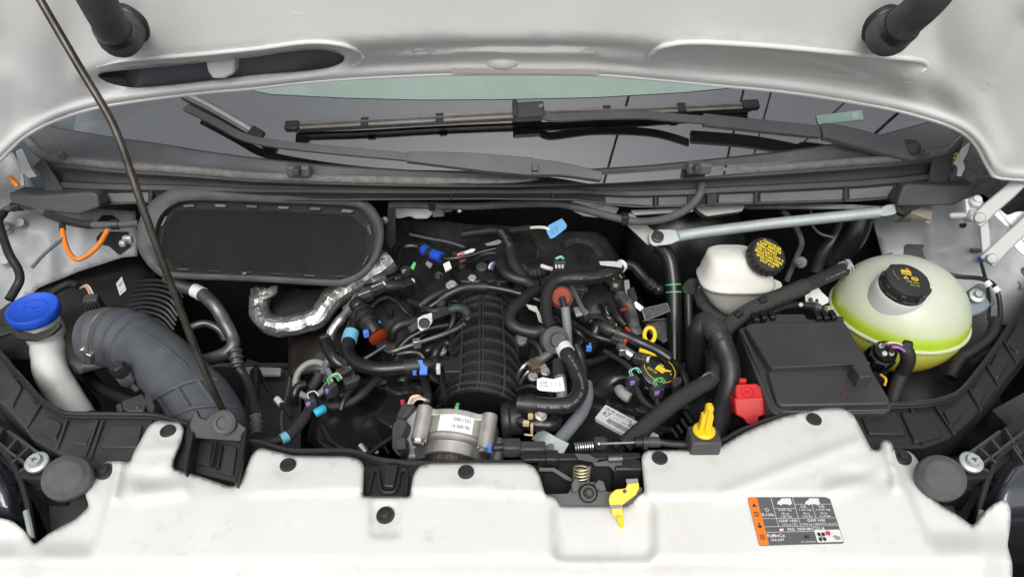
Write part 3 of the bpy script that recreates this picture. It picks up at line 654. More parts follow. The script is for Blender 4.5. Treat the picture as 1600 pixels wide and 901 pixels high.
t = thing('air_inlet', 'black oval air inlet with fine mesh behind the prop rod', 'air inlet', OC-ON*.12)
g = G(); g.rings([loop(oo, off=-.10, grow=-22), loop(oo, off=-.04, grow=-6), loop(oo, off=-.018), loop(oo, off=-.008, grow=0), loop(oo, off=0, grow=-4), loop(oo, off=.002, grow=-9), loop(oi, off=-.004, grow=3), loop(oi, off=-.012), loop(oi, off=-.020, grow=-1)], True)
part(t, 'rim', g, M['softrubber'], sm=70)
g = G(); g.rings([loop(oi, off=-.026), loop(oi, off=-.024, grow=-2), loop(om, off=-.026, grow=3), loop(om, off=-.034), loop(om, off=-.05)]); part(t, 'inner_frame', g, M['dusty'], sm=50)
g = G(); g.rings([loop(om, off=-.052), loop(om, off=-.052, grow=-60)], True, True); part(t, 'duct_floor', g, M['dark'])
L1, L2 = loop(oi, off=-.0150, grow=-4), loop(om, off=-.0165, grow=5)
for k in range(0, 96, 3):
    g = G(); a, b = L1[k], L1[(k+2) % 96 if k % 2 else (k+1) % 96]; c, d = L2[(k+2) % 96 if k % 2 else (k+1) % 96], L2[k]
    if k % 6 == 0: continue
    a, b, c, d = a.lerp(d, .25), b.lerp(c, .25), c.lerp(b, .25), d.lerp(a, .25)
    g.prism([a+ON*.002, b+ON*.002, c+ON*.002, d+ON*.002], -ON*.003); part(t, 'clip', g, M['panel'] if (k//3) % 4 == 1 else M['cowl'], bev=.0006)
hexr = 2.15; g = G(); r = 0; v = 312
mask = [tuple(p) for p in cr([(410+(x-410)*.985, 375+(y-375)*.975) for x, y in oi], 6, True)]
while v < 440:
    u = 238+(hexr*0.9 if r % 2 else 0)
    while u < 592:
        if inside(u, v, mask):
            o_ = [PL(u+hexr*1.04*math.cos(a), v+hexr*.80*math.sin(a), OC-ON*.019, ON) for a in [math.pi/6+k*math.pi/3 for k in range(6)]]
            i_ = [PL(u+hexr*.70*math.cos(a), v+hexr*.54*math.sin(a), OC-ON*.020, ON) for a in [math.pi/6+k*math.pi/3 for k in range(6)]]
            g.add(o_+i_, [(k, (k+1) % 6, 6+(k+1) % 6, 6+k) for k in range(6)])
        u += hexr*1.8
    v += hexr*1.2; r += 1
part(t, 'mesh_grille', g, M['mesh'], sm=0, kind='stuff', recalc=False)

# ================================================================== WHITE FRONT COVER
cov = [(-140, 900), (-140, 835), (-60, 812), (0, 808), (20, 813), (37, 827), (47, 841), (54, 850), (63, 843), (75, 833), (95, 822), (118, 810), (139, 791), (132, 767), (147, 738), (156, 726), (168, 720), (187, 720), (204, 721), (208, 708), (231, 667), (238, 660), (249, 656), (281, 659), (288, 670), (282, 695), (271, 720), (271, 732), (312, 743), (359, 759), (368, 758), (378, 747), (393, 710), (402, 701), (409, 699), (458, 711), (542, 712), (562, 717), (569, 727), (567, 775), (640, 776), (646, 741), (655, 727), (672, 723), (820, 722), (834, 727), (843, 742), (852, 772), (867, 776), (877, 789), (980, 789), (996, 776), (1007, 769), (1002, 716), (1006, 706), (1014, 702), (1099, 702), (1128, 695), (1157, 678), (1180, 667), (1220, 651), (1273, 639), (1305, 635), (1322, 638), (1334, 648), (1362, 702), (1374, 703), (1375, 692), (1379, 687), (1389, 687), (1395, 693), (1396, 703), (1420, 704), (1431, 713), (1447, 743), (1440, 763), (1470, 788), (1497, 804), (1520, 821), (1528, 812), (1539, 798), (1554, 785), (1566, 780), (1574, 782), (1580, 795), (1579, 820), (1574, 851), (1582, 879), (1582, 901), (1580, 1010), (-140, 1010)]
cov = rnd(cov, 5, 2)
pins = [(262, 673), (163, 735), (450, 726), (728, 737), (602, 804), (1031, 715), (1272, 655), (1411, 713)]
def covh(u, v):
    h = 0.012; d = pold(u, v, cov, True)
    if d < 5: h -= 0.0045*(1-d/5)**2
    h += 0.005*(1-ss(768, 776, v-4*math.sin(u/130)))*ss(360, 420, u)*(1-ss(1180, 1400, u))
    h -= 0.00014*max(0, v-775)+0.0005*max(0, v-862-6*math.sin(u/200))*ss(862, 900, v)
    b = boxd(u, v, 860, 772, 1027, 880, 26); h -= 0.015*(1-ss(-15, 4, b))
    b = boxd(u, v, 577, 770, 627, 838, 8); h -= 0.0055*(1-ss(-5, 2, b))
    for cx, cy in pins: h -= 0.0022*(1-ss(19, 24, math.hypot(u-cx, (v-cy)*1.15)))
    # slanted outer steps
    sl_ = (u-lerp(185, 146, (v-722)/130)); h -= 0.014*(1-ss(-3, 4, sl_))*ss(715, 760, v)*(1-ss(840, 880, v))
    sr_ = (lerp(1386, 1447, (v-690)/140)-u); h -= 0.014*(1-ss(-3, 4, sr_))*ss(690, 740, v)*(1-ss(825, 868, v))
    h += 0.009*math.exp(-(segd(u, v, (188, 716), (178, 775))/7.0)**2)+0.009*math.exp(-(segd(u, v, (1386, 694), (1400, 760))/7.0)**2)
    h -= 0.008*math.exp(-((u-232)/34)**2-((v-745)/13)**2)+0.008*math.exp(-((u-1352)/40)**2-((v-742)/13)**2)
    h += 0.006*math.exp(-(segd(u, v, (215, 772), (285, 762))/12.0)**2)+0.006*math.exp(-(segd(u, v, (1300, 765), (1372, 740))/12.0)**2)
    h += 0.004*math.exp(-(segd(u, v, (1130, 770), (1340, 690))/10.0)**2)
    h += 0.0020*(1-ss(20, 24, abs(math.hypot(u-1267, (v-742)*1.2)-11)*8))
    h += 0.0028*math.exp(-((v-703+0.08*(u-231))/4)**2)*ss(212, 222, u)*(1-ss(272, 285, u))
    h -= 0.02*(1-ss(20, 70, u))*ss(800, 840, v)+0.02*ss(1530, 1575, u)*ss(770, 830, v)
    h += 0.0007*noise.noise(V((u/80, v/60, 3)))+0.0002*noise.noise(V((u/18, v/14, 9)))
    h += 0.0012*math.exp(-(segd(u, v, (690, 758), (770, 758))/4)**2)
    return h
t = thing('radiator_cover', 'large white moulded plastic cover with stains across the front', 'cover', Z(800, 850, -.02))
g = sheet(cov, 6, lambda u, v: Z(u, v, covh(u, v)), fine=4); relax(g, 1, .4); part(t, 'cover_panel', g, M['cover'], thick=.0035, sm=50, recalc=False)
gp = G(); gp.lathe((0, 0, 0), (0, 0, 1), [(.0128, -.003), (.0128, .0), (.0122, .0022), (.0085, .0030), (.0080, .0022), (.0, .0020)], 24)
gc = G(); gc.lathe((0, 0, 0), (0, 0, 1), [(.0128, -.003), (.0128, .0), (.0118, .0022), (.0078, .0024)], 24); gc.lathe((0, 0, 0), (0, 0, 1), [(.0075, 0), (.0075, .0055), (.006, .0062), (0, .0062)], 6)
mp1 = to_mesh('push_pin', gp, V(), M['black'], 40, True); mp2 = to_mesh('push_pin_hex', gc, V(), M['black'], 30, True)
for u, v in pins:
    hx = (u, v) in ((163, 735), (602, 804), (1411, 713))
    stamp(t, 'push_pin', mp2 if hx else mp1, Z(u, v, covh(u, v)+.0015), V((random.uniform(-.1, .1), -.12+random.uniform(-.08, .08), 1)), random.random()*3, 0.92 if not hx else 1.0)
# printed sticker: it lies on the cover
cq = [(1187, 851), (1319, 847), (1296, 776), (1168, 776)]
C4 = [Z(u, v, covh(u, v)) for u, v in cq]
def smap(off):
    def f(s, t_):
        u = (1-s)*(1-t_)*cq[0][0]+s*(1-t_)*cq[1][0]+s*t_*cq[2][0]+(1-s)*t_*cq[3][0]; v = (1-s)*(1-t_)*cq[0][1]+s*(1-t_)*cq[1][1]+s*t_*cq[2][1]+(1-s)*t_*cq[3][1]
        return Z(u, v, 0.012-0.00014*max(0, v-775)+.0016+off)
    return f
g = G(); rg = rnd([(0, 0), (1, 0), (1, 1), (0, 1)], .025, 3); g.prism([smap(0)(*p) for p in rg], (0, 0, -.006)); stk = part(t, 'sticker', g, M['greyink'])
mp = smap(.0005); mp2_ = smap(.0010)
g = G(); poly(g, mp, rnd([(0, 0), (.113, 0), (.113, 1), (0, 1)], .02, 2)); part(stk, 'orange_band', g, M['orangeink'])
g = G(); poly(g, mp, rnd([(.69, .02), (.995, .02), (.995, .29), (.69, .29)], .01, 2)); part(stk, 'white_field', g, M['whiteink'])
g = G()
for x0, y0, x1, y1 in ((.113, .545, 1, .553), (.113, .375, 1, .383), (.113, .26, .995, .268), (.28, .383, .2855, 1), (.545, .383, .5505, 1), (.28, .758, .55, .766), (.55, .845, 1, .853), (.755, .553, .7605, .85)): rect(g, mp, x0, y0, x1, y1)
for s, x0, y0, x1, y1 in (('R-134a', .12, .60, .265, .665), ('0.85 kg', .33, .70, .49, .75), ('30 oz', .36, .632, .45, .675), ('1.87 lbs', .345, .568, .475, .612), ('2.0L', .61, .775, .69, .825), ('3.5L', .83, .775, .91, .825), ('1.25 kg', .585, .70, .73, .75), ('44 oz', .62, .632, .70, .675), ('2.76 lbs', .60, .568, .72, .612), ('1.425 kg', .79, .70, .96, .75), ('50 oz', .83, .632, .91, .675), ('3.14 lbs', .81, .568, .94, .612),
        ('GWP 1430', .305, .465, .525, .525), ('CO2 eq 1.22t', .33, .392, .515, .44), ('GWP 1430', .645, .465, .86, .525), ('CO2 eq 1.82t/CO2 eq 2.0t', .565, .392, .985, .44), ('PAG  WSH-M1C231-B', .38, .285, .82, .35), ('FoMoCo', .12, .155, .325, .23), ('SAE J639', .15, .065, .305, .125), ('EU 100000000', .50, .03, .67, .055)): write(g, mp, s, x0, y0, x1, y1, .018)
# van pictograms, oil can, snowflake ring
for ox in (.34, .68):
    poly(g, mp, [(ox, .86), (ox+.015, .91), (ox+.05, .94), (ox+.07, .975), (ox+.18, .975), (ox+.18, .85), (ox, .85)]); disc(g, mp, ox+.04, .85, .016, .025); disc(g, mp, ox+.145, .85, .016, .025)
poly(g, mp, [(.275, .30), (.30, .345), (.325, .325), (.33, .345), (.335, .34), (.325, .285), (.29, .28)])
for k in range(10):
    a = k*.6283; disc(g, mp, .195+.02*math.cos(a), .735+.03*math.sin(a), .006, .009, 6)
part(stk, 'white_print', g, M['whiteink'], sm=0)
g = G()
poly(g, mp2_, [(.03, .80), (.085, .80), (.0575, .875)])
for x0, y0, x1, y1 in ((.03, .60, .085, .612), (.03, .68, .085, .692), (.03, .60, .036, .69), (.079, .60, .085, .69), (.054, .60, .061, .69), (.03, .12, .085, .132), (.03, .205, .085, .217), (.03, .12, .036, .21), (.079, .12, .085, .21), (.042, .15, .075, .16), (.042, .175, .075, .185)): rect(g, mp2_, x0, y0, x1, y1)
disc(g, mp2_, .06, .45, .010, .018); poly(g, mp2_, [(.04, .36), (.08, .36), (.078, .42), (.045, .42)]); poly(g, mp2_, [(.025, .39), (.042, .38), (.042, .40)])
for cx, cy in ((.735, .195), (.785, .195), (.735, .09), (.785, .09)): disc(g, mp2_, cx, cy, .022, .045)
poly(g, mp2_, [(.755, .12), (.765, .12), (.765, .165), (.755, .165)])
rect(g, mp2_, .555, .12, .61, .18)
part(stk, 'dark_print', g, M['ink'], sm=0, kind='stuff')
g = G(); 
for k in range(11):
    a = k*.571+.3; r_ = .045 if k % 2 else .022; 
pts = [(.845+(.045 if k % 2 else .024)*math.cos(k*.5236+.2), .215+(.075 if k % 2 else .036)*math.sin(k*.5236+.2)) for k in range(12)]; poly(g, mp2_, pts); part(stk, 'red_print', g, M['redink'], sm=0)
g = G(); poly(g, mp2_, [(.89, .15), (.92, .17), (.97, .14), (.98, .09), (.955, .06), (.92, .07), (.905, .10)]); part(stk, 'hand_print', g, mat('print_grey', (.3, .3, .3), .5), sm=0)

# ================================================================== helpers for parts under the bonnet
def plate(pts, z, depth, r=0, taper=1.0):
    g = G(); p = rnd(pts, r) if r else pts; g.prism([Z(u, v, z) for u, v in p], (0, 0, -depth), taper); return g
def vplate(pts, c, n, depth, r=0):               # traced plate on a plane through c with normal n
    n = V(n).normalized(); p = rnd(pts, r) if r else pts; g = G(); g.prism([PL(u, v, c, n) for u, v in p], -n*depth); return g
def hose(name, label, pts, r, m_, cat='hose', n=14, group=None, per=7, parts=None):
    P = zp(pts, per); rr = r*mpp(P[len(P)//2]) if r > .2 else r
    if parts is None:
        g = G(); g.tube(P, rr, n); return solo(name, label, cat, g, M[m_], group=group), P, rr
    t = thing(name, label, cat, P[0], group); g = G(); g.tube(P, rr, n); part(t, parts, g, M[m_]); return t, P, rr
def band(t, P, rr, f0, f1, m_, name, ex=.0012, n=14):
    i, j = int(f0*(len(P)-1)), max(int(f0*(len(P)-1))+1, int(round(f1*(len(P)-1)))); g = G(); g.tube(P[i:j+1], rr+ex, n); return part(t, name, g, M[m_])
def bead(P, r, amp, pitch):                       # corrugated tube
    E = even(P, pitch/4); return E, [r+(amp if (i % 4) in (1, 2) else -amp*.2) for i in range(len(E))]
def wire(pts, r, per=6): return zp(pts, per), r
def bolthead(c, ax, r=.008, h=.006, flange=True):
    g = G()
    if flange: g.lathe(c, ax, [(r*1.35, -h), (r*1.35, 0), (r*1.2, h*.25), (0, h*.25)], 18)
    g.lathe(c, ax, [(r, 0), (r, h), (r*.85, h*1.15), (0, h*1.15)], 6); return g
# shared bolt mesh
_b = bolthead((0, 0, 0), (0, 0, 1)); BOLT = {k: to_mesh('bolt', _b, V(), M[k], 30, True) for k in ('steel', 'zinc', 'darksteel', 'black')}

# ================================================================== FRONT CARRIER
t = thing('front_carrier', 'black plastic front crossmember wrapping round the bay behind the white cover', 'crossmember', Z(800, 740, -.08))
topL = [(-80, 470), (0, 552), (17, 573), (40, 599), (66, 627), (80, 636), (94, 642), (115, 646), (202, 647), (245, 649), (291, 661)]
botL = [(300, 740), (205, 740), (147, 733), (134, 720), (87, 706), (50, 684), (28, 656), (12, 639), (-20, 610), (-80, 560)]
g = plate(topL+botL, -.006, .075); part(t, 'beam', g, M['dusty'], bev=.003)
topR = [(1100, 700), (1128, 690), (1157, 673), (1215, 651), (1271, 634), (1320, 629), (1390, 631), (1440, 629), (1465, 625), (1485, 619), (1503, 609), (1530, 577), (1565, 528), (1600, 473), (1680, 350)]
botR = [(1690, 440), (1600, 556), (1579, 584), (1544, 625), (1519, 654), (1484, 684), (1443, 698), (1390, 700), (1330, 740), (1100, 740)]
g = plate(topR+botR, -.006, .075); part(t, 'beam', g, M['black'], bev=.003)
midt = [(380, 688), (409, 691), (458, 704), (545, 704), (590, 717), (650, 724), (820, 724), (850, 724), (850, 780), (380, 780)]
g = plate(midt, -.012, .06); part(t, 'beam', g, M['black'], bev=.003)
for pts in ([(-80, 470), (0, 551), (17, 572), (40, 598), (66, 626), (92, 641), (115, 646), (202, 647), (245, 649), (295, 662)], [(380, 688), (409, 691), (458, 704), (545, 704), (590, 717), (650, 723), (720, 723), (822, 722)], [(1060, 704), (1120, 692), (1157, 673), (1215, 651), (1271, 634), (1320, 629), (1390, 631), (1440, 629), (1465, 625), (1485, 619), (1503, 609), (1530, 577), (1565, 528), (1600, 473), (1680, 350)]):
    P = cr([Z(u, v, .004) for u, v in pts], 4); g = G(); g.tube(P, .0042, 8); part(t, 'rim', g, M['black'])
    P = cr([Z(u, v+5, -.002) for u, v in pts], 4); g = G(); g.tube(P, .003, 8); part(t, 'rim', g, M['black'])
cellsL = [[(156, 697), (172, 665), (222, 663), (214, 698)], [(108, 689), (119, 663), (152, 657), (134, 694)], [(60, 672), (69, 648), (97, 660), (86, 686)], [(32, 648), (48, 624), (60, 634), (44, 660)], [(2, 612), (17, 584), (34, 604), (18, 636)], [(-40, 570), (-25, 545), (-2, 568), (-14, 600)]]
cellsR = [[(1345, 645), (1400, 643), (1417, 677), (1358, 677)], [(1408, 643), (1450, 645), (1474, 680), (1430, 690)], [(1474, 641), (1499, 629), (1508, 641), (1486, 664)], [(1516, 612), (1531, 594), (1545, 608), (1530, 632)], [(1543, 578), (1559, 550), (1577, 564), (1561, 590)], [(1572, 535), (1590, 505), (1608, 520), (1592, 550)]]
for c_, m_ in [(c, 'dusty') for c in cellsL]+[(c, 'black') for c in cellsR]:
    g = plate(c_, -.0015, .008, r=5, taper=1.1); part(t, 'cell_panel', g, M[m_], bev=.0012)
for a, b, m_ in (((152, 655), (132, 712), 'dusty'), ((160, 656), (140, 716), 'dusty'), ((236, 655), (216, 720), 'dusty'), ((104, 655), (88, 700), 'dusty'), ((62, 630), (40, 668), 'dusty'), ((26, 590), (8, 626), 'dusty'), ((1424, 636), (1444, 694), 'black'), ((1462, 632), (1492, 678), 'black'), ((1512, 600), (1534, 640), 'black'), ((1540, 564), (1562, 602), 'black'), ((1566, 526), (1590, 566), 'black'), ((1333, 638), (1360, 700), 'black')):
    g = G(); P = [Z(*a, .0), Z(*b, -.003)]; d = (P[1]-P[0]); sd = d.cross(V((0, 0, 1))).normalized()*.0022; g.prism([P[0]-sd, P[0]+sd, P[1]+sd, P[1]-sd], (0, 0, -.012)); part(t, 'rib', g, M[m_], bev=.0008)
# notch bracket between the two tabs of the cover
g = plate([(566, 726), (656, 724), (642, 777), (566, 776)], .0, .02, 4); nb = part(t, 'notch_bracket', g, M['black'], bev=.003)
g = G(); g.tube(zp([(574, 770, .004), (583, 738, .004), (590, 734, .004), (594, 760, .005), (600, 768, .005), (614, 768, .005), (620, 760, .005), (626, 736, .004), (636, 738, .004), (634, 772, .004)], 5), .0028, 8); part(nb, 'raised_rib', g, M['black'])
g = plate([(601, 724), (622, 724), (615, 759), (599, 758)], .012, .012, 3); part(nb, 'tongue', g, M['black'], bev=.002)
# tray that holds the foot of the prop rod
tr = part(t, 'rod_tray', plate([(296, 676), (376, 690), (368, 752), (288, 734)], -.012, .02, 4), M['dusty'], bev=.003)
for q in ([(292, 664), (305, 641), (308, 650), (298, 700), (291, 738), (287, 736)], [(376, 680), (383, 664), (387, 668), (379, 720), (371, 756), (366, 753)]):
    g = plate(q, .022, .045); part(tr, 'side_wall', g, M['black'], bev=.0015)
g = vplate([(296, 662), (302, 644), (307, 641), (312, 652), (322, 655), (330, 646), (340, 642), (354, 643), (364, 650), (376, 662), (384, 668), (380, 690), (300, 684)], Z(345, 662, .03), (0, -.75, .66), .006); part(tr, 'back_plate', g, M['black'], bev=.0012)
g = G(); c_ = Z(349, 660, .036); g.lathe(c_, (0, -.75, .66), [(.019, -.004), (.019, .001), (.015, .004), (.010, .003), (.009, .0), (0, .0)], 26); part(tr, 'grommet', g, M['softrubber'])
g = plate([(306, 687), (332, 691), (328, 727), (301, 722)], -.008, .006, 4); part(tr, 'pad', g, M['dusty'], bev=.001)
g = plate([(344, 694), (370, 698), (364, 742), (340, 736)], -.008, .006, 4); part(tr, 'pad', g, M['dusty'], bev=.001)
g = G(); g.tube([Z(330, 728, -.004), Z(338, 690, -.004)], .0025, 8); g.tube([Z(340, 732, -.004), Z(346, 694, -.004)], .0025, 8); part(tr, 'rib', g, M['black'])

# ------------------------------------------------------------------ corners
def corner(mirror, lab_b, lab_br, lab_h):
    X = (lambda u: u) if not mirror else (lambda u: 1575-u)
    tl = V((.25, -.5, .83)) if not mirror else V((-.25, -.5, .83))
    c = Z(X(103), 745, .022)
    t = thing('bonnet_buffer', lab_b, 'rubber buffer', c-V((0, 0, .07)), 'bonnet buffers')
    g = G(); g.lathe(c, tl, [(.020, -.035), (.030, -.028), (.0325, -.016), (.0325, -.006), (.0315, -.001), (.030, .0015), (.0265, .003), (.0245, .0065), (.020, .0085), (.0, .009)], 36); part(t, 'dome', g, M['softrubber'], sm=60)
    g = G(); g.tube([c-tl*.03, c-tl*.075], .012, 14); part(t, 'stem', g, M['rubber'])
    g = G(); g.lathe(c-tl*.06+V((.01 if not mirror else -.01, 0, 0)), tl, [(.021, -.012), (.021, 0), (.016, .003), (.013, .0)], 20); part(t, 'socket', g, M['cowl'])
    t = thing('corner_bracket', lab_br, 'bracket', Z(X(50), 735, -.06), 'lamp brackets')
    q = [(-30, 640), (10, 671), (44, 700), (75, 712), (85, 722), (80, 738), (24, 741), (-5, 712), (-60, 690)]
    g = plate([(X(u), v) for u, v in q], -.022, .022, 3); part(t, 'base_plate', g, M['black'], bev=.003)
    for a, b in (((12, 672), (60, 706)), ((-8, 690), (40, 722)), ((-26, 672), (10, 700)), ((-20, 706), (4, 668)), ((6, 708), (26, 684)), ((18, 722), (44, 698)), ((-4, 690), (-26, 722)), ((30, 735), (60, 716))):
        P = [Z(X(a[0]), a[1], -.008), Z(X(b[0]), b[1], -.008)]; sd = (P[1]-P[0]).cross(V((0, 0, 1))).normalized()*.0018; g = G(); g.prism([P[0]-sd, P[0]+sd, P[1]+sd, P[1]-sd], (0, 0, -.016)); part(t, 'rib', g, M['cowl'], bev=.0006)
    g = plate([(X(u), v) for u, v in [(26, 735), (80, 730), (98, 712), (104, 722), (92, 745), (60, 748), (22, 745)]], -.012, .018, 3); part(t, 'nose', g, M['black'], bev=.002)
    g = plate([(X(u), v) for u, v in [(45, 746), (92, 738), (92, 765), (54, 764)]], -.032, .05, 2); part(t, 'leg', g, M['black'], bev=.002)
    b = Z(X(57), 721, .0); g = G(); g.lathe(b, (tl.x*.2, -.25, .95), [(.0165, -.004), (.0165, .0005), (.013, .003), (.011, .003), (.0085, .0085), (0, .0085)], 28); bt = part(t, 'screw', g, M['zinc'])
    g = G(); g.box(b+V((0, -.002, .0088)), (.009, .0016, .001)); g.box(b+V((0, -.002, .0087)), (.0016, .009, .001)); part(bt, 'cross_slot', g, M['darksteel'])
    t = thing('headlight', lab_h, 'headlight', Z(X(20), 800, -.12), 'headlights')
    q = [(-80, 690), (-30, 698), (6, 712), (22, 735), (34, 765), (44, 800), (50, 840), (54, 852), (30, 835), (0, 822), (-80, 815)]
    def lens(u, v): 
        uu = u if not mirror else 1575-u; d = pold(uu, v, q, True); return Z(u, v, -.03+.028*ss(0, 30, d)-.0006*max(0, v-760))
    g = sheet([(X(u), v) for u, v in q], 9, lens, fine=6); part(t, 'lens', g, M['lens'], thick=.003, sm=70, recalc=False)
    g = G(); g.tube(zp([(X(-20), 690, -.012), (X(8), 706, -.012), (X(26), 735, -.014), (X(38), 768, -.02), (X(46), 800, -.03), (X(53), 848, -.045)], 6), .0045, 8); part(t, 'rim', g, M['black'])
    g = G(); g.tube(zp([(X(41), 798, -.020), (X(46), 820, -.026), (X(50), 842, -.034)], 4), .0042, 8); part(t, 'clear_edge', g, M['sagegrey'])
    g = plate([(X(u), v) for u, v in q], -.06, .10); part(t, 'housing', g, M['dark'])
M['lens'] = mat('smoked_lens', (0.045, 0.048, 0.062), 0.12, var=0.1, coat=1.0)
corner(False, 'round rubber buffer on the front panel on the washer cap side', 'black ribbed lamp bracket with zinc screw below the washer cap side beam', 'smoked headlight corner on the prop rod side')
corner(True, 'round rubber buffer on the front panel on the coolant tank side', 'black ribbed lamp bracket with zinc screw near the printed sticker', 'smoked headlight corner on the coolant tank side')
def clutter(name, lab, cat, pts, z, d, m_, r=2): return solo(name, lab, cat, plate(pts, z, d, r), M[m_], bev=.002)
clutter('lamp_frame', 'grey lamp frame below the rubber buffer beside the stained cover edge', 'frame', [(76, 782), (104, 772), (132, 768), (139, 792), (118, 808), (80, 830)], -.07, .03, 'cowl')
clutter('lamp_frame', 'olive grey lamp frame flap below the buffer near the printed sticker', 'frame', [(1455, 745), (1470, 742), (1494, 800), (1490, 806), (1466, 788), (1440, 764)], -.07, .03, 'cowl')
clutter('beam_cover', 'dull dark panel behind the ribbed bracket under the coolant tank side', 'panel', [(1550, 640), (1640, 590), (1660, 720), (1600, 690), (1570, 660)], -.06, .03, 'dusty')

# ================================================================== INNER FENDERS
def fender(out, p0, n, name, lab, bumps, extra=None):
    n = V(n).normalized()
    def fn(u, v):
        p = PL(u, v, p0, n); h = .004*noise.noise(V((u/40, v/40, 5)))+.003*noise.noise(V((u/16, v/16, 2)))
        for (cu, cv, ru, rv, a) in bumps: h += a*math.exp(-((u-cu)/ru)**2-((v-cv)/rv)**2)
        return p+n*h
    return sheet(out, 9, fn), fn
g, ffL = fender([(-120, 250), (20, 238), (60, 300), (140, 325), (212, 330), (215, 400), (190, 402), (120, 425), (60, 450), (30, 480), (-20, 540), (-120, 560)], Y(110, 380, .60), (.45, -.62, .62), '', '', [(15, 355, 14, 14, .012), (60, 365, 30, 14, .010), (35, 405, 22, 10, -.010), (40, 372, 5, 5, -.006), (80, 400, 8, 40, .008), (130, 350, 10, 60, .006)])
fl = solo('inner_fender', 'pale grey painted inner fender behind the washer cap and orange cable', 'inner fender', g, M['shell'], thick=.002, sm=60, group='painted inner fenders', recalc=False)
g, ffR = fender([(1360, 330), (1400, 322), (1440, 318), (1500, 300), (1540, 318), (1575, 340), (1600, 352), (1720, 380), (1720, 520), (1600, 520), (1500, 480), (1430, 440), (1385, 425)], Y(1480, 390, .62), (-.45, -.62, .62), '', '', [(1500, 340, 20, 20, .012), (1470, 390, 30, 16, .010), (1520, 400, 18, 12, -.012), (1448, 345, 14, 30, .010), (1536, 350, 8, 30, .014), (1480, 430, 40, 14, .008), (1440, 400, 8, 50, -.006), (1490, 365, 4, 4, -.006)])
fr2 = solo('inner_fender', 'pale grey painted inner fender behind the coolant tank and hinge', 'inner fender', g, M['shell'], thick=.002, sm=60, group='painted inner fenders', recalc=False)
FN_L, FN_R = V((.45, -.62, .62)).normalized(), V((-.45, -.62, .62)).normalized()
for u, v, k in ((32, 351, 'hinge'), (10, 358, 'hinge'), (8, 408, 'hinge')):
    c = ffL(u, v); g = G(); g.lathe(c, FN_L, [(.014, -.004), (.014, .004), (.011, .006), (.010, .016), (.009, .018), (0, .018)], 12); solo('fender_bolt', {32: 'large grey bolt head on the inner fender beside the bent hose', 10: 'large grey bolt head at the frame edge above the looped hose', 8: 'small grey bolt low on the inner fender at the frame edge'}[u], 'bolt', g, M['hinge'], group='bolts on the inner fenders')
g = G(); g.lathe(ffL(39, 372)+FN_L*.001, FN_L, [(.0065, 0), (0, .0005)], 7); part(fl, 'hole', g, M['dark'])
g = G(); g.lathe(ffR(1504, 353)+FN_R*.001, FN_R, [(.0075, 0), (0, .0005)], 7); part(fr2, 'hole', g, M['dark'])
g = vplate([(1413, 384), (1418, 381), (1468, 383), (1472, 387), (1470, 414), (1462, 428), (1412, 404)], ffR(1440, 400)+FN_R*.004, FN_R, .004, 3); part(fr2, 'black_patch', g, M['rubber'])
# outer body beyond the bay
g = G(); g.grid([[V((-1.26, y, z)) for y in (-.3, .3, .95)] for z in (-.6, 0, .34)]); g.grid([[V((-1.26+.36*f, .84, z)) for f in (0, .5, 1)] for z in (-.3, 0, .40)]); solo('outer_wing', 'blue-grey outer wing glimpsed past the bonnet corner on the prop rod side', 'wing', g, mat('slate_paint', (.10, .125, .14), .4, var=.1), thick=.004)
g = G(); g.grid([[V((1.28, y, z)) for y in (-.3, .3, .95)] for z in (-.6, 0, .40)]); g.grid([[V((1.28-.42*f, .84, z)) for f in (0, .5, 1)] for z in (-.3, 0, .40)]); solo('outer_wing', 'dark felt-lined outer wing behind the white hinge arms', 'wing', g, mat('wing_felt', (.06, .06, .063), .8, var=.4, vscale=40, bump=.004, bscale=80), thick=.004)
# white body flanges under the bonnet corners
g = vplate([(24, 236), (34, 232), (48, 262), (58, 276), (44, 278), (36, 270), (38, 290), (32, 290), (31, 262)], Y(42, 262, .62), (.3, -.8, .4), .006, 2); solo('body_flange', 'small white body flange beside the scuttle end on the prop rod side', 'flange', g, M['paint'], bev=.002, group='white flanges at the scuttle ends')
g = vplate([(1490, 256), (1503, 232), (1516, 222), (1513, 236), (1505, 252), (1508, 262), (1502, 276), (1495, 275), (1497, 262)], Y(1502, 250, .62), (-.3, -.8, .4), .006, 2); solo('body_flange', 'small white body flange beside the yellow paint mark on the scuttle', 'flange', g, M['paint'], bev=.002, group='white flanges at the scuttle ends')

# ------------------------------------------------------------------ bonnet hinge
hc = Y(1527, 343, .52)
t = thing('hinge_assembly', 'white painted bonnet hinge with two arms beside the coolant tank', 'hinge', hc-V((0, 0, .1)))
HN = V((-.35, -.75, .56)).normalized()
def barm(pts, wd, lift):
    P = cr([PL(u, v, hc, HN)+HN*lift for u, v in pts], 6); return flatbar(P, [w_*mpp(P[0]) for w_ in [lerp(wd[0], wd[1], i/(len(P)-1)) for i in range(len(P))]], .008, HN), P
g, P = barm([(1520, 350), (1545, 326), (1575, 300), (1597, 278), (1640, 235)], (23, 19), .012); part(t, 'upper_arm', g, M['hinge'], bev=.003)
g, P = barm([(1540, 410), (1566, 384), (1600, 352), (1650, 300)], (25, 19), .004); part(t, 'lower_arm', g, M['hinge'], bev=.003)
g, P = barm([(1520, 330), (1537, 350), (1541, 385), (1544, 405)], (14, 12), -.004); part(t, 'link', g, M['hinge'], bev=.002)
g = vplate([(1528, 310), (1534, 304), (1548, 314), (1566, 338), (1572, 352), (1574, 372), (1590, 392), (1600, 400), (1612, 392), (1616, 330), (1590, 330), (1574, 336), (1562, 326)], hc-HN*.02, HN, .004, 3); part(t, 'base_plate', g, M['paint'], bev=.002)
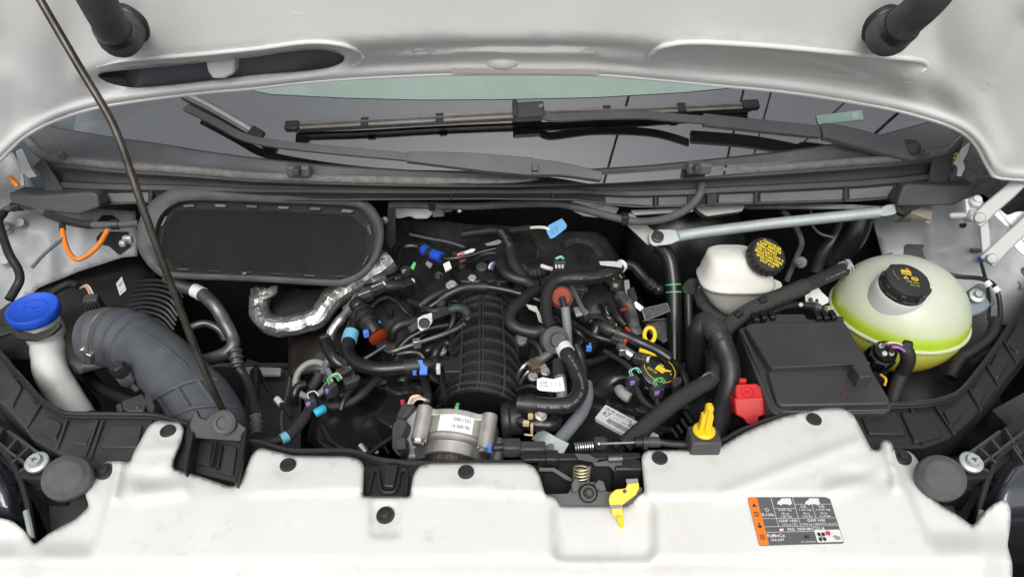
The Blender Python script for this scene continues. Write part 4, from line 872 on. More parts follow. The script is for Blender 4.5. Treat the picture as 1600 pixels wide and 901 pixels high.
for u, v, r_ in ((1527, 342, .011), (1546, 405, .010), (1597, 283, .009)):
    g = G(); c = PL(u, v, hc, HN)+HN*.016; g.lathe(c, HN, [(r_, -.006), (r_, .002), (r_*.8, .005), (0, .006)], 20); part(t, 'pivot', g, M['hinge'])
c = PL(1519, 322, hc, HN); g = G(); g.box(c, (.030, .030, .012), X=(1, 0, .1), Yv=HN.cross(V((1, 0, 0)))); g.lathe(c+V((0, -.004, .012)), (-.1, -.4, .9), [(.013, -.006), (.013, .004), (.009, .006), (.009, .012), (0, .013)], 6); part(t, 'bolt_block', g, M['whiteplastic'], bev=.002)
g = G(); g.tube([PL(1514, 336, hc, HN), PL(1488, 337, hc, HN)], .0065, 12); g.sphere(PL(1487, 337, hc, HN), .0065, 10); g.lathe(PL(1512, 336, hc, HN), V((-1, 0, 0)), [(.014, -.006), (.014, .002), (.010, .005), (0, .005)], 16); part(t, 'stud', g, M['hinge'])
g = G(); g.box(ffR(1524, 392)+FN_R*.01, (.022, .007, .008)); solo('grey_pin', 'small dull grey pin on the inner fender beside the blue clip', 'pin', g, M['darksteel'], bev=.002)
g = G(); g.box(ffR(1533, 405)+FN_R*.012, (.009, .011, .012)); solo('cable_clip', 'tiny bright blue clip below the hinge link', 'clip', g, M['bluecap'], bev=.002)
hose('fender_cable', 'thin black cable dropping from the blue clip behind the coolant tank', [(1533, 410, .08), (1537, 425, .06), (1541, 440, .04), (1546, 470, .0), (1545, 500, -.02)], .003, 'rubber', 'cable', 8)
hose('strap_cable', 'black cable sagging behind the coolant tank towards the wing', [(1465, 425, .06), (1500, 432, .06), (1536, 436, .05), (1556, 450, .03), (1563, 490, .0), (1555, 540, -.03)], .0045, 'rubber', 'cable', 8)
g = G()
for u, v in ((1543, 443), (1556, 452)): g.tube([Z(u-3, v-3, .045), Z(u+3, v+4, .04)], .0075, 10)
solo('white_tape_rings', 'two white tape rings on the cable behind the coolant tank', 'tape', g, M['whiteplastic'])
g = vplate([(1500, 462), (1530, 440), (1560, 452), (1564, 470), (1530, 490), (1506, 496)], Z(1530, 468, -.0), (-.2, -.5, .84), .01, 8); t = solo('grey_bracket', 'smooth blue-grey bracket with big washer right behind the coolant tank', 'bracket', g, mat('blue_grey_plastic', (.22, .25, .29), .4, var=.1), bev=.004)
g = G(); g.lathe(Z(1527, 461, .012), (-.2, -.5, .84), [(.014, -.006), (.014, .001), (.008, .003), (.006, .009), (0, .009)], 22); part(t, 'washer_bolt', g, M['zinc'])
g = vplate([(1560, 420), (1575, 405), (1612, 390), (1660, 400), (1640, 470), (1600, 470), (1572, 455)], Z(1600, 430, -.02), (-.5, -.6, .6), .02, 5); solo('wing_liner', 'black curved plastic liner at the frame edge past the hinge', 'liner', g, M['gloss'], bev=.004)
g = vplate([(1545, 440), (1575, 410), (1590, 440), (1600, 480), (1570, 540), (1550, 520)], Z(1570, 470, -.08), (-.5, -.6, .6), .03, 5); solo('loom_cover', 'dark loom cover under the wing liner beside the coolant tank', 'cover', g, M['black'], bev=.004)
# ------------------------------------------------------------------ hoses on the fender, prop rod side
t, P, r_ = hose('grey_hose', 'bent grey washer hose with black joint along the inner fender', [(-20, 352, .10), (0, 338, .11), (9, 328, .115), (29, 322, .12), (50, 324, .12), (70, 333, .12), (101, 344, .12), (139, 351, .12), (180, 351, .12), (215, 349, .115)], 5.5, 'softrubber', parts='tube')
band(t, P, r_, .58, .80, 'black', 'joint', .0014); band(t, P, r_, .30, .36, 'black', 'clip', .003); band(t, P, r_, .88, .91, 'black', 'clip', .003)
hose('fender_hose', 'black hose looping down the inner fender at the frame edge', [(6, 332, .115), (-2, 345, .11), (2, 362, .10), (14, 396, .08), (28, 420, .06), (31, 436, .05), (25, 450, .04), (14, 468, .03)], 6.5, 'rubber')
t, P, r_ = hose('orange_cable', 'bright orange cable hanging in a loop on the inner fender', [(97, 345, .12), (98, 362, .115), (104, 386, .10), (112, 400, .095), (123, 405, .095), (140, 396, .10), (156, 380, .11), (168, 360, .12)], 3.9, 'orange', 'cable', parts='sheath')
band(t, P, r_, 0, .12, 'rubber', 'black_end')
hose('orange_cable', 'short stub of orange cable at the frame edge under the bonnet corner', [(14, 276, .2), (21, 283, .19), (28, 291, .18)], 4, 'orange', 'cable')
hose('seam_sealer', 'dark sealed seam crossing the inner fender below the orange loop', [(50, 418, .085), (66, 400, .095), (84, 384, .105), (100, 372, .11)], 2.6, 'panel', 'seam')
g = vplate([(152, 345), (160, 336), (176, 336), (186, 345), (182, 352), (156, 352)], ffL(168, 345)+FN_L*.004, FN_L, .004, 2); part(fl, 'opening', g, M['dark'])
g = vplate([(150, 372), (158, 362), (200, 362), (204, 385), (186, 398), (170, 384), (152, 380)], ffL(178, 375)+FN_L*.004, FN_L, .004, 3); part(fl, 'opening', g, M['dark'])
g = G(); g.box(Z(200, 374, .09), (.018, .012, .016)); g.box(Z(192, 380, .09), (.012, .012, .012)); solo('metal_clip', 'small shiny metal clip beside the oval inlet and orange cable', 'clip', g, M['zinc'], bev=.003)
# ------------------------------------------------------------------ air filter box
FB = Z(140, 500, -.10)
t = thing('air_filter_box', 'big rounded brown-black air filter housing behind the washer neck', 'filter housing', FB-V((0, 0, .1)))
ax = (Z(163, 533, -.03)-Z(60, 455, -.10)).normalized(); c0 = Z(163, 533, -.02)
def fbx(u, v):
    s = .03*math.exp(-((u-90)/70)**2-((v-500)/60)**2); return Z(u, v, -.10+s+.00025*(470-v)*0-.0012*max(0, 430-v)*0+.04*ss(380, 470, v)-.06*ss(560, 640, v)-.04*ss(215, 260, u))
g = sheet([(-20, 500), (20, 468), (60, 448), (120, 424), (190, 392), (225, 396), (250, 430), (262, 500), (220, 540), (170, 570), (120, 585), (60, 560), (-40, 560)], 12, fbx, fine=8); part(t, 'shell', g, M['brownplastic'], thick=.006, sm=70, recalc=False)
for k in range(9):
    g = G(); P = zp([(196+k*2, 500-k*7.5, -.030), (222+k*3, 494-k*7.0, -.024), (250+k*3, 502-k*7, -.030), (270+k*2, 522-k*7, -.05)], 5); g.tube(P, .0036, 6); part(t, 'corrugation', g, M['black'])
mpq = quadmap(Z(187, 465, -.01), Z(197, 456, -.01), Z(190, 435, .0), Z(181, 446, .0), .006)
g = G(); rect(g, mpq, 0, 0, 1, 1); fl_ = part(t, 'paper_label', g, M['label'])
mpq = quadmap(Z(187, 465, -.01), Z(197, 456, -.01), Z(190, 435, .0), Z(181, 446, .0), .0065)
g = G(); write(g, mpq, '6C 11', .1, .1, .8, .25); write(g, mpq, '9A21', .2, .55, .9, .75); part(fl_, 'print', g, M['ink'], sm=0)
c = Z(145, 470, .0)
t = thing('flow_sensor', 'black flow sensor with coloured wires on the air filter housing', 'sensor', c-V((0, 0, .05)))
g = G(); g.lathe(c-V((0, 0, .03)), (.15, -.2, .96), [(.022, -.03), (.022, 0), (.0215, .008), (.016, .009)], 24); part(t, 'collar', g, M['black'])
g = G(); g.box(c+V((0, 0, -.005)), (.027, .02, .036), X=(1, .2, 0), Yv=(-.2, 1, .3)); hb = part(t, 'plug', g, M['connector'], bev=.003)
for k in range(4): g = G(); g.box(c+V((-.009+.006*k, -.012, -.003)), (.0025, .004, .026)); part(hb, 'rib', g, M['connector'], bev=.0006)
for k, m_ in enumerate(('yellowwire', 'pinkwire', 'whitewire')):
    g = G(); g.tube(cr([c+V((-.004+.004*k, .004, .010)), c+V((-.010+.003*k, .012, .020+.003*k)), c+V((-.020, .020+.003*k, .020)), c+V((-.034, .026, .012))], 5), .0013, 6); part(t, 'wire', g, M[m_])
hose('sensor_loom', 'taped wiring loom running from the flow sensor over the filter housing', [(122, 447, .012), (110, 443, .012), (96, 448, .008), (84, 456, .0), (74, 466, -.01)], 5.5, 'tape', 'wiring loom')

# ------------------------------------------------------------------ washer filler
c = Z(52, 484, .03); AXW = V((.07, -.12, .99)).normalized()
t = thing('washer_filler', 'white washer filler neck with a bright blue cap', 'washer filler', Z(115, 640, -.10))
g = G(); g.lathe(c, AXW, [(.034, -.017), (.040, -.014), (.0425, -.006), (.0425, .004), (.0405, .007), (.037, .0065), (.034, .003), (.0, .0015)], 40, sx=1.05); cp = part(t, 'cap', g, M['bluecap'], sm=50)
g = G(); X_ = (RT-AXW*RT.dot(AXW)).normalized(); Y_ = AXW.cross(X_)
capmap = lambda s, t_: c+X_*(s*.034)+Y_*(t_*.034)+AXW*.0032
for k in range(13):
    a = .35+k*.19; q = capmap(.72*math.cos(a), .72*math.sin(a)); g.box(q, (.002, .002, .0012))
g.tube([capmap(-.55, -.05), capmap(-.1, -.25), capmap(.3, -.1), capmap(.55, .1)], .0009, 6); g.tube([capmap(-.55, -.05), capmap(-.35, .15), capmap(.1, .2), capmap(.5, .12)], .0009, 6); g.tube([capmap(-.1, -.25), capmap(.1, .2)], .0008, 6)
part(cp, 'embossed_symbol', g, M['bluecap'])
NP = [Z(58, 512, .0), Z(66, 535, -.02), Z(74, 560, -.045), Z(90, 600, -.08), Z(118, 645, -.11), Z(140, 680, -.14)]
P = cr(NP, 8)
g = G(); g.tube([c-AXW*.014, c-AXW*.05, c-AXW*.072, c-AXW*.080], [.032, .0345, .035, .029], 26); 
g.tube(cr([c-AXW*.030, c-AXW*.075, Z(78, 575, -.05), Z(98, 612, -.085), Z(125, 655, -.12)], 8), [.034]*9+[.031]*4+[.0285]*20, 22); part(t, 'neck', g, M['milky'], sm=60)
g = vplate([(-20, 515), (0, 510), (20, 506), (28, 516), (52, 521), (78, 512), (92, 502), (95, 508), (80, 522), (54, 532), (28, 530), (16, 520), (-20, 532)], Z(52, 518, .008), (.0, -.5, .86), .008, 3); part(t, 'holder', g, M['black'], bev=.002)
# ------------------------------------------------------------------ big intake hose
HP = zp([(150, 528, -.035), (176, 527, -.028), (206, 534, -.022), (240, 556, -.025), (272, 586, -.035), (302, 622, -.05), (330, 668, -.07), (346, 710, -.10)], 8)
t = thing('intake_hose', 'fat blue-grey intake hose bending down behind the prop rod', 'intake hose', HP[-1])
rr = []
for i, p in enumerate(HP):
    f = i/(len(HP)-1); r_ = .0555
    for q, a in ((.20, .004), (.245, -.004), (.28, .003), (.32, -.003)): r_ += a*math.exp(-((f-q)/.012)**2)
    rr.append(r_+.002*ss(.6, .8, f))
E = []; 
HP2 = even(HP, .004); n_ = len(HP2); rr = []
for i in range(n_):
    f = i/(n_-1); r_ = .0545+.006*ss(.62, .75, f)
    for q, a, w_ in ((.06, .003, .02), (.155, .0045, .012), (.195, -.004, .010), (.225, .004, .010), (.262, -.0045, .010), (.29, .002, .010)): r_ += a*math.exp(-((f-q)/w_)**2)
    rr.append(r_)
g = G(); g.tube(HP2, rr, 40); part(t, 'hose_body', g, M['bluegrey'], sm=70)
def ringon(P, f, r, ex, wd, m_, name, par):
    i = int(f*(len(P)-1)); a = max(0, i-wd); g = G(); g.tube(P[a:i+wd+1], r+ex, 36); return part(par, name, g, M[m_])
cl = ringon(HP2, .10, .0560, .0012, 1, 'steel', 'hose_clamp', t)
i = int(.10*(n_-1)); tang = (HP2[i+1]-HP2[i-1]).normalized()
cpos = Z(139, 557, .01); g = G(); g.box(cpos, (.016, .012, .022), X=(.9, -.2, -.3), Yv=(0, 1, 0)); g.lathe(cpos+V((-.004, 0, .016)), (-.3, 0, .95), [(.007, -.006), (.007, .004), (.005, .006), (0, .006)], 12); part(cl, 'clamp_screw', g, M['steel'], bev=.002)
# moulded ribs near the lower end and the mould seam
tm = tubemap(HP2, .0555, 0.003)
for seq in ([(.66, .02), (.71, .35), (.74, .62), (.76, .9)], [(.80, .0), (.84, .35), (.87, .62), (.89, .9)], [(.72, .42), (.84, .40)], [(.74, .66), (.87, .66)], [(.70, .14), (.82, .12)]):
    P = cr([tm(*q) for q in seq], 6); P = [p+(p-HP2[min(n_-1, int((seq[0][0]+(seq[-1][0]-seq[0][0])*k/len(P))*(n_-1)))]).normalized()*.003 for k, p in enumerate(P)]
    g = G(); g.tube(P, .0042, 8); part(t, 'rib', g, M['bluegrey'])
g = G(); g.tube([tm(.32+.34*k/14, .66+.03*k/14)+V((0, 0, -.0014)) for k in range(15)], .0016, 6); part(t, 'mould_seam', g, M['bluegrey'])
# small service valve and plug in front of it
c = Z(183, 572, .015); AX = V((-.12, -.1, .98)).normalized()
t = thing('service_valve', 'small aluminium service valve with black hexagonal cap by the intake hose', 'valve', c-AX*.06)
g = G(); g.lathe(c, AX, [(.0125, -.020), (.0145, -.018), (.0145, .0), (.012, .004), (.004, .004), (.003, .001), (0, .001)], 6); part(t, 'cap', g, M['black'], bev=.001)
g = G(); g.lathe(c-AX*.02, AX, [(.010, -.022), (.0125, -.018), (.0125, 0)], 20); g.tube([c-AX*.040, c-AX*.06+V((.006, 0, 0))], .005, 12); part(t, 'body', g, M['alu'])
mpv = lambda s, t_: c-AX*.03+V(((s-.5)*.01, -.0132, (t_-.5)*.012)); g = G(); poly(g, mpv, [(.1, .9), (.4, .9), (.55, .1), (.3, .2)]); part(t, 'blue_mark', g, M['bluecap'])
c = Z(212, 632, .0)
t = thing('plug_connector', 'grey-black plug connector below the aluminium service valve', 'connector', c-V((0, 0, .04)))
g = plate([(190, 626), (222, 614), (231, 628), (224, 641), (200, 642), (192, 638)], .008, .035, 2); part(t, 'body', g, M['connector'], bev=.002)
g = plate([(226, 616), (232, 613), (242, 634), (238, 643), (230, 640)], .01, .03, 1); part(t, 'latch', g, M['connector'], bev=.001)
g = plate([(181, 632), (189, 629), (192, 642), (184, 646)], .004, .03, 1); part(t, 'latch', g, M['connector'], bev=.001)
g = G(); g.sphere(Z(216, 637, .007), .0045, 10); part(t, 'locking_bump', g, M['connector'])
hose('lower_pipe', 'dark pipe hidden beneath the intake hose near the white washer neck', [(110, 540, -.13), (150, 600, -.13), (200, 625, -.12), (240, 640, -.12)], 9, 'black', 'pipe')
g = G(); c = Z(70, 650, -.13); g.lathe(c, (0, -.3, .95), [(.085, -.03), (.085, 0), (.07, .012), (.02, .014), (0, .014)], 30); solo('horn', 'black round disc beneath the washer neck behind the front beam', 'horn', g, M['gloss'])
# ------------------------------------------------------------------ refrigerant pipe beside the rod
t, P, r_ = hose('metal_pipe', 'bent satin metal pipe with white tape under the oval inlet', [(262, 434, .02), (282, 445, .015), (312, 457, .01), (336, 478, -.0), (352, 505, -.03), (362, 525, -.05), (364, 540, -.06), (352, 552, -.07), (330, 560, -.08), (305, 566, -.09)], 10.5, 'darksteel', 'pipe', parts='pipe')
band(t, P, r_, .20, .235, 'whiteplastic', 'tape_ring')
hose('metal_pipe', 'thinner metal pipe looping behind the bent satin pipe', [(290, 515, -.08), (303, 509, -.08), (322, 505, -.08), (342, 514, -.09), (352, 530, -.11)], 6, 'darksteel', 'pipe')
P = zp([(366, 546, -.03), (372, 575, -.05)], 8); E, R_ = bead(P, .010, .0035, .012); t = thing('beaded_fitting', 'short beaded metal fitting beside the bent satin pipe', 'fitting', P[-1]); g = G(); g.tube(E, R_, 16); part(t, 'beads', g, M['darksteel'])
P = zp([(373, 575, -.05), (384, 590, -.06), (394, 615, -.06), (398, 640, -.05), (400, 650, -.045)], 8); g = G(); g.tube(P, .008, 12); part(t, 'tube', g, M['rubber'])
P = zp([(400, 648, -.04), (402, 680, -.05)], 10); E, R_ = bead(P, .0075, .003, .011); t = thing('beaded_fitting', 'beaded black fitting behind the front panel right of the rod tray', 'fitting', P[-1]); g = G(); g.tube(E, R_, 16); part(t, 'beads', g, M['softrubber'])
g = G(); g.tube(zp([(398, 580, -.09), (398, 610, -.08), (400, 650, -.05)], 6), .009, 12); part(t, 'tube', g, M['rubber'])
g = plate([(378, 578), (386, 572), (440, 574), (438, 583), (390, 584)], -.16, .01); solo('bare_bracket', 'small pale metal bracket deep in the dark behind the beaded fitting', 'bracket', g, M['shell'], bev=.002)

# ================================================================== COOLANT TANK SIDE
# coolant tank with its liquid
def tankmat(name, stops, z0, z1):
    m = mat(name, (.7, .7, .6), .36, sss=.35, bump=.0004, bscale=40); n = m.node_tree; N = n.nodes; L = n.links; b = N['Principled BSDF']
    tc = N.new('ShaderNodeTexCoord'); sp = N.new('ShaderNodeSeparateXYZ'); L.new(tc.outputs['Object'], sp.inputs[0])
    mr = N.new('ShaderNodeMapRange'); mr.inputs[1].default_value = z0; mr.inputs[2].default_value = z1; L.new(sp.outputs[2], mr.inputs[0])
    r = N.new('ShaderNodeValToRGB'); e = r.color_ramp.elements
    while len(e) < len(stops): e.new(.5)
    for i, (p_, c_) in enumerate(stops): e[i].position = p_; e[i].color = tuple(c_)+(1,)
    L.new(mr.outputs[0], r.inputs[0]); L.new(r.outputs[0], b.inputs['Base Color']); return m
TC = Z(1403, 487, .0); TR = .1195*1.0; TR = 98.5*mpp(TC)
t = thing('coolant_tank', 'translucent ball-shaped coolant tank half full of yellow-green liquid', 'coolant tank', TC-V((0, 0, TR)))
M['tank'] = tankmat('tank_plastic', [(0.0, (.85, .58, .0)), (.22, (.82, .62, .01)), (.33, (.70, .66, .06)), (.488, (.60, .68, .14)), (.497, (.46, .66, .02)), (.55, (.46, .66, .03)), (.595, (.54, .67, .12)), (.62, (.58, .65, .40)), (.74, (.57, .62, .48)), (1.0, (.59, .62, .53))], 0.0, 2*TR)
prof = []
for i in range(29):
    a = -math.pi/2+math.pi*i/28; r_ = TR*math.cos(a); h = TR*math.sin(a)
    h *= .88 if a > 0 else .92
    h -= TR*.24*math.cos(a)**2*0
    prof.append((max(0, r_), h))
sm_ = .0
g = G(); g.lathe(TC, (0, 0, 1), prof, 56); part(t, 'bowl', g, M['tank'], sm=80)
g = G(); rs = math.sqrt(TR*TR-sm_*sm_); g.lathe(TC, (0, 0, 1), [(rs-.002, sm_-.004), (rs+.0030, sm_-.003), (rs+.0042, sm_), (rs+.0030, sm_+.003), (rs-.002, sm_+.004)], 56); part(t, 'weld_seam', g, mat('seam_plastic', (.66, .69, .46), .4, sss=.3))
CAX = V((.05, -.26, .96)).normalized(); cb = TC+V((.010, -.030, .0)).normalized()*.0+CAX*0; 
_d = ray(1410, 449); _a, _b = .8, 1.6
for _ in range(60):
    _m = (_a+_b)/2; _q = CAM+_d*_m-TC; _q = V((_q.x, _q.y, _q.z/.88))
    if _q.length > TR and _m < (TC-CAM).dot(FW): _a = _m
    else: _b = _m
cb = CAM+_d*_a-CAX*.004
g = G(); g.lathe(cb, CAX, [(.048, -.03), (.0455, -.010), (.0445, .0), (.043, .0025)], 36); part(t, 'neck', g, mat('neck_plastic', (.60, .62, .58), .4, sss=.25))
g = G(); g.lathe(cb+CAX*.002, CAX, [(.0415, 0), (.0415, .006), (.039, .007), (.0385, .020), (.0372, .0235), (.035, .0245), (0, .0245)], 44); cp = part(t, 'cap', g, M['black'])
for k in range(8):
    a = k*math.pi/4+.3; X_ = (RT-CAX*RT.dot(CAX)).normalized(); Y_ = CAX.cross(X_); d = X_*math.cos(a)+Y_*math.sin(a)
    g = G(); g.box(cb+CAX*.0135+d*.0395, (.010, .006, .017), X=CAX.cross(d), Yv=d); part(cp, 'grip', g, M['black'], bev=.002)
X_ = (RT-CAX*RT.dot(CAX)).normalized(); Y_ = CAX.cross(X_)
def cmap(off): return lambda s, q: cb+CAX*(.0265+off)+(X_*math.cos(-.22)+Y_*math.sin(-.22))*((s-.5)*.066)+(Y_*math.cos(-.22)-X_*math.sin(-.22))*((q-.5)*.066)
mp = cmap(.0004); g = G(); rect(g, mp, .34, .66, .60, .82); 
poly(g, mp, [(.37, .50), (.51, .50), (.44, .62)]); poly(g, mp, rnd([(.58, .50), (.76, .50), (.76, .62), (.58, .62)], .04, 2)); write(g, mp, '140 kPa', .45, .39, .76, .455); write(g, mp, '20 psi', .53, .28, .76, .345)
part(cp, 'yellow_print', g, M['yellowink'], sm=0)
mp = cmap(.0008); g = G()
for k in range(6): rect(g, mp, .37+.036*k, .69, .388+.036*k, .75)
poly(g, mp, [(.415, .52), (.465, .52), (.44, .57)]); rect(g, mp, .615, .535, .66, .585); rect(g, mp, .68, .535, .725, .585); part(cp, 'dark_print', g, M['ink'], sm=0, kind='stuff')
g = G(); pts = [(.51+(.07 if k % 2 else .035)*math.cos(k*.5236), .86+(.05 if k % 2 else .028)*math.sin(k*.5236)) for k in range(12)]; poly(g, mp, pts); part(cp, 'orange_print', g, M['orangeink'], sm=0)
g = G(); mp = cmap(.0004); write(g, mp, 'WARNING HOT', .10, .52, .13, .55) if False else None
for k in range(6): disc(g, mp, .13+.012*k*k*.35, .72-.055*k, .011, .016, 6)
part(cp, 'small_print', g, M['amberink'], sm=0)
g = G(); g.sphere(Z(1404, 412, .066), .016, 14); part(t, 'bump', g, M['tank'])
g = G(); g.tube(zp([(1308, 484, -.01), (1290, 483, -.005)], 4), .0075, 12); part(t, 'outlet', g, mat('outlet_plastic', (.55, .52, .34), .4))
# hose into the tank with its wire clamp
t2, P, r_ = hose('coolant_hose', 'black coolant hose with silver clamp running up to the coolant tank', [(1130, 516, .01), (1160, 492, .03), (1200, 471, .05), (1240, 455, .06), (1280, 437, .065), (1310, 424, .065), (1326, 419, .06)], 11, 'rubber', parts='tube')
sl2 = band(t2, P, r_, .02, .58, 'braid', 'braided_sleeve', .0022, 18)
g = G()
for f in (.925, .965):
    i = int(f*(len(P)-1)); g.torus(P[i], (P[i]-P[i-1]), r_+.0018, .0016, 20, 6)
i = int(.945*(len(P)-1)); g.box(P[i]+V((0, -.006, r_+.003)), (.008, .016, .012)); part(t2, 'hose_clamp', g, M['zinc'])
tm = tubemap(P[int(.60*(len(P)-1)):int(.9*(len(P)-1))], r_); g = G(); write(g, tm, '0 15-188 07M', .3, .30, .95, .40); part(t2, 'print', g, M['hoseink'], sm=0)
for f in (.12, .30):
    i = int(f*(len(P)-1)); g = G(); g.box(P[i]+V((0, -.004, r_+.002)), (.014, .012, .01), X=(P[i+1]-P[i-1])); part(t2, 'clip', g, M['black'], bev=.001)
t, P, r_ = hose('bleed_hose', 'thin black bleed hose with small fittings below the coolant hose', [(1170, 512, .0), (1200, 490, .02), (1230, 478, .02), (1262, 477, .015), (1285, 482, .005)], 5.5, 'black', parts='tube')
band(t, P, r_, .84, .93, 'darksteel', 'fitting', .002); g = G(); g.sphere(Z(1251, 476, .028), .0045, 10); part(t, 'white_dot', g, M['whiteplastic'])
t = thing('paper_tag', 'white and orange paper tag tucked between the coolant hose and tank', 'tag', Z(1278, 470, -.0))
c_ = Z(1275, 462, .02); nn = V((.1, -.75, .65)).normalized()
g = vplate([(1264, 448), (1276, 445), (1284, 456), (1295, 466), (1294, 473), (1284, 477), (1259, 471), (1258, 462)], c_, nn, .0012, 2); part(t, 'paper', g, M['whiteplastic'])
mpq = lambda s, q: PL(1256+40*s, 478-34*q, c_, nn)+nn*.0012
g = G(); poly(g, mpq, [(.05, .55), (.2, .92), (.48, .96), (.30, .72)]); part(t, 'orange_corner', g, M['orangeink'], sm=0)
g = G(); disc(g, mpq, .25, .28, .1, .12); disc(g, mpq, .5, .24, .07, .1); part(t, 'print', g, M['ink'], sm=0)
# connector plugged in the tank's side
c = Z(1385, 548, .035); AX = V((-.05, -.45, .89)).normalized()
t = thing('level_plug', 'black round plug with white-ringed wires in front of the coolant tank', 'connector', c-AX*.06)
g = G(); g.lathe(c, AX, [(.018, -.05), (.021, -.045), (.0215, -.012), (.019, -.010), (.019, -.003), (.0185, .001), (0, .002)], 20); bd = part(t, 'body', g, M['gloss'])
for k in range(8):
    a = k*.785; X_ = RT; Y_ = AX.cross(X_); d = (X_*math.cos(a)+Y_*math.sin(a)).normalized(); g = G(); g.box(c-AX*.028+d*.022, (.006, .004, .03), X=AX.cross(d), Yv=d); part(bd, 'grip', g, M['gloss'], bev=.0012)
for k, (dx, dy) in enumerate(((-.008, .008), (.006, -.006), (.008, .008), (-.006, -.006))):
    g = G(); o_ = c+RT*dx+AX.cross(RT)*dy; g.lathe(o_, AX, [(.0042, -.002), (.0042, .005), (.002, .006), (0, .006)], 12); part(bd, 'wire_seal', g, M['whiteplastic'])
for k, m_ in enumerate(('whitewire', 'rust', 'purple')):
    dx, dy = ((-.008, .008), (.006, -.006), (.008, .008))[k]
    g = G(); g.tube(cr([c+RT*dx+AX.cross(RT)*dy+AX*.005, Z(1388+3*k, 536+k*3, .066), Z(1405, 537+k*3, .066), Z(1418, 548+k*2, .05)], 6), .0022, 8); part(t, 'wire', g, M[m_])
hose('tank_loom', 'black taped loom dropping from the round plug beside the fuse box', [(1408, 538, .058), (1417, 550, .05), (1418, 566, .03), (1408, 585, .0), (1398, 612, -.02), (1392, 640, -.04)], 11, 'tape', 'wiring loom')
g = G(); g.box(Z(1417, 541, .058), (.016, .014, .02), X=(1, -.4, 0)); solo('loom_tip', 'black taped elbow end over the round plug wires', 'loom end', g, M['tape'], bev=.004)
hose('tank_wire', 'pale brown wire peeking out under the round plug', [(1376, 585, .0), (1384, 592, .0), (1382, 602, -.01)], .0022, 'yellowwire', 'wire', 8)
hose('corner_loom', 'black loom curving down behind the coolant tank to the front beam', [(1556, 500, -.0), (1548, 526, -.01), (1525, 545, -.02), (1500, 560, -.03), (1485, 590, -.05)], 9, 'tape', 'wiring loom')
g = vplate([(1500, 478), (1540, 470), (1552, 500), (1550, 545), (1500, 590), (1470, 590), (1480, 550)], Z(1510, 530, -.09), (-.5, -.4, .76), .01, 6); solo('side_shield', 'grey shield plate in the shade behind the coolant tank', 'shield', g, M['panel'], bev=.003)
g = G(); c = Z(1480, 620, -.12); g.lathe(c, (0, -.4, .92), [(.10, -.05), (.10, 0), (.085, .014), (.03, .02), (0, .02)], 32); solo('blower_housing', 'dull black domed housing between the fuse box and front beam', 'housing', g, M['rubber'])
# ------------------------------------------------------------------ fuse box
t = thing('fuse_box', 'big black fuse box lid with stepped top in front of the coolant tank', 'fuse box', Z(1275, 600, -.12))
LN = V((-.02, -.10, 1)).normalized(); LP0 = Z(1270, 560, .03)
def lid(u, v, up=0.0): return PL(u, v, LP0, LN)+LN*up
g = G(); o_ = rnd([(1155, 506), (1176, 499), (1322, 502), (1362, 568), (1399, 628), (1390, 637), (1217, 640), (1205, 632)], 5, 3); g.prism([lid(u, v, -.012) for u, v in o_], -LN*.10, .97); part(t, 'base', g, M['fusebox'], bev=.002)
g = G(); o_ = rnd([(1164, 511), (1178, 506), (1318, 504), (1358, 570), (1206, 577), (1200, 570)], 5, 3); bt = [lid(u, v, .004) for u, v in o_]; g.prism(bt, -LN*.022, 1.025); part(t, 'lid_upper', g, M['fusebox'], bev=.0025)
g = G(); o_ = rnd([(1200, 577), (1359, 569), (1392, 623), (1389, 628), (1222, 631), (1214, 624)], 5, 3); bt = [lid(u, v, -.003) for u, v in o_]; g.prism(bt, -LN*.02, 1.02); part(t, 'lid_lower', g, M['fusebox'], bev=.0025)
g = G(); g.tube([lid(1205, 576.5, .0035), lid(1357, 569.5, .0035)], .0025, 8); part(t, 'step_edge', g, M['fusebox'])
g = G(); o_ = rnd([(1325, 584), (1352, 582), (1358, 598), (1357, 602), (1338, 603)], 2, 2); g.prism([lid(u, v, .022) for u, v in o_], -LN*.03, 1.12); part(t, 'raised_block', g, M['fusebox'], bev=.003)
g = G(); o_ = [(1196, 497), (1214, 490), (1256, 490), (1262, 498), (1300, 500), (1304, 492), (1318, 494), (1320, 504), (1196, 505)]; g.prism([lid(u, v, .0) for u, v in o_], -LN*.03); part(t, 'hinge_bar', g, M['fusebox'], bev=.002)
for u, v in ((1180, 499), (1192, 496), (1205, 495), (1276, 496), (1288, 496), (1300, 495)):
    g = G(); g.box(lid(u, v, .002), (.010, .022, .014)); part(t, 'latch', g, M['gloss'], bev=.0015)
g = G(); g.tube([lid(1160, 515, -.004), lid(1196, 585, -.012), lid(1213, 628, -.012), lid(1226, 636, -.012), lid(1390, 633, -.012)], .003, 8); part(t, 'edge_lip', g, M['fusebox'])
g = G(); g.box(lid(1317, 613, .0), (.006, .003, .002)); part(t, 'brown_speck', g, M['rust'])
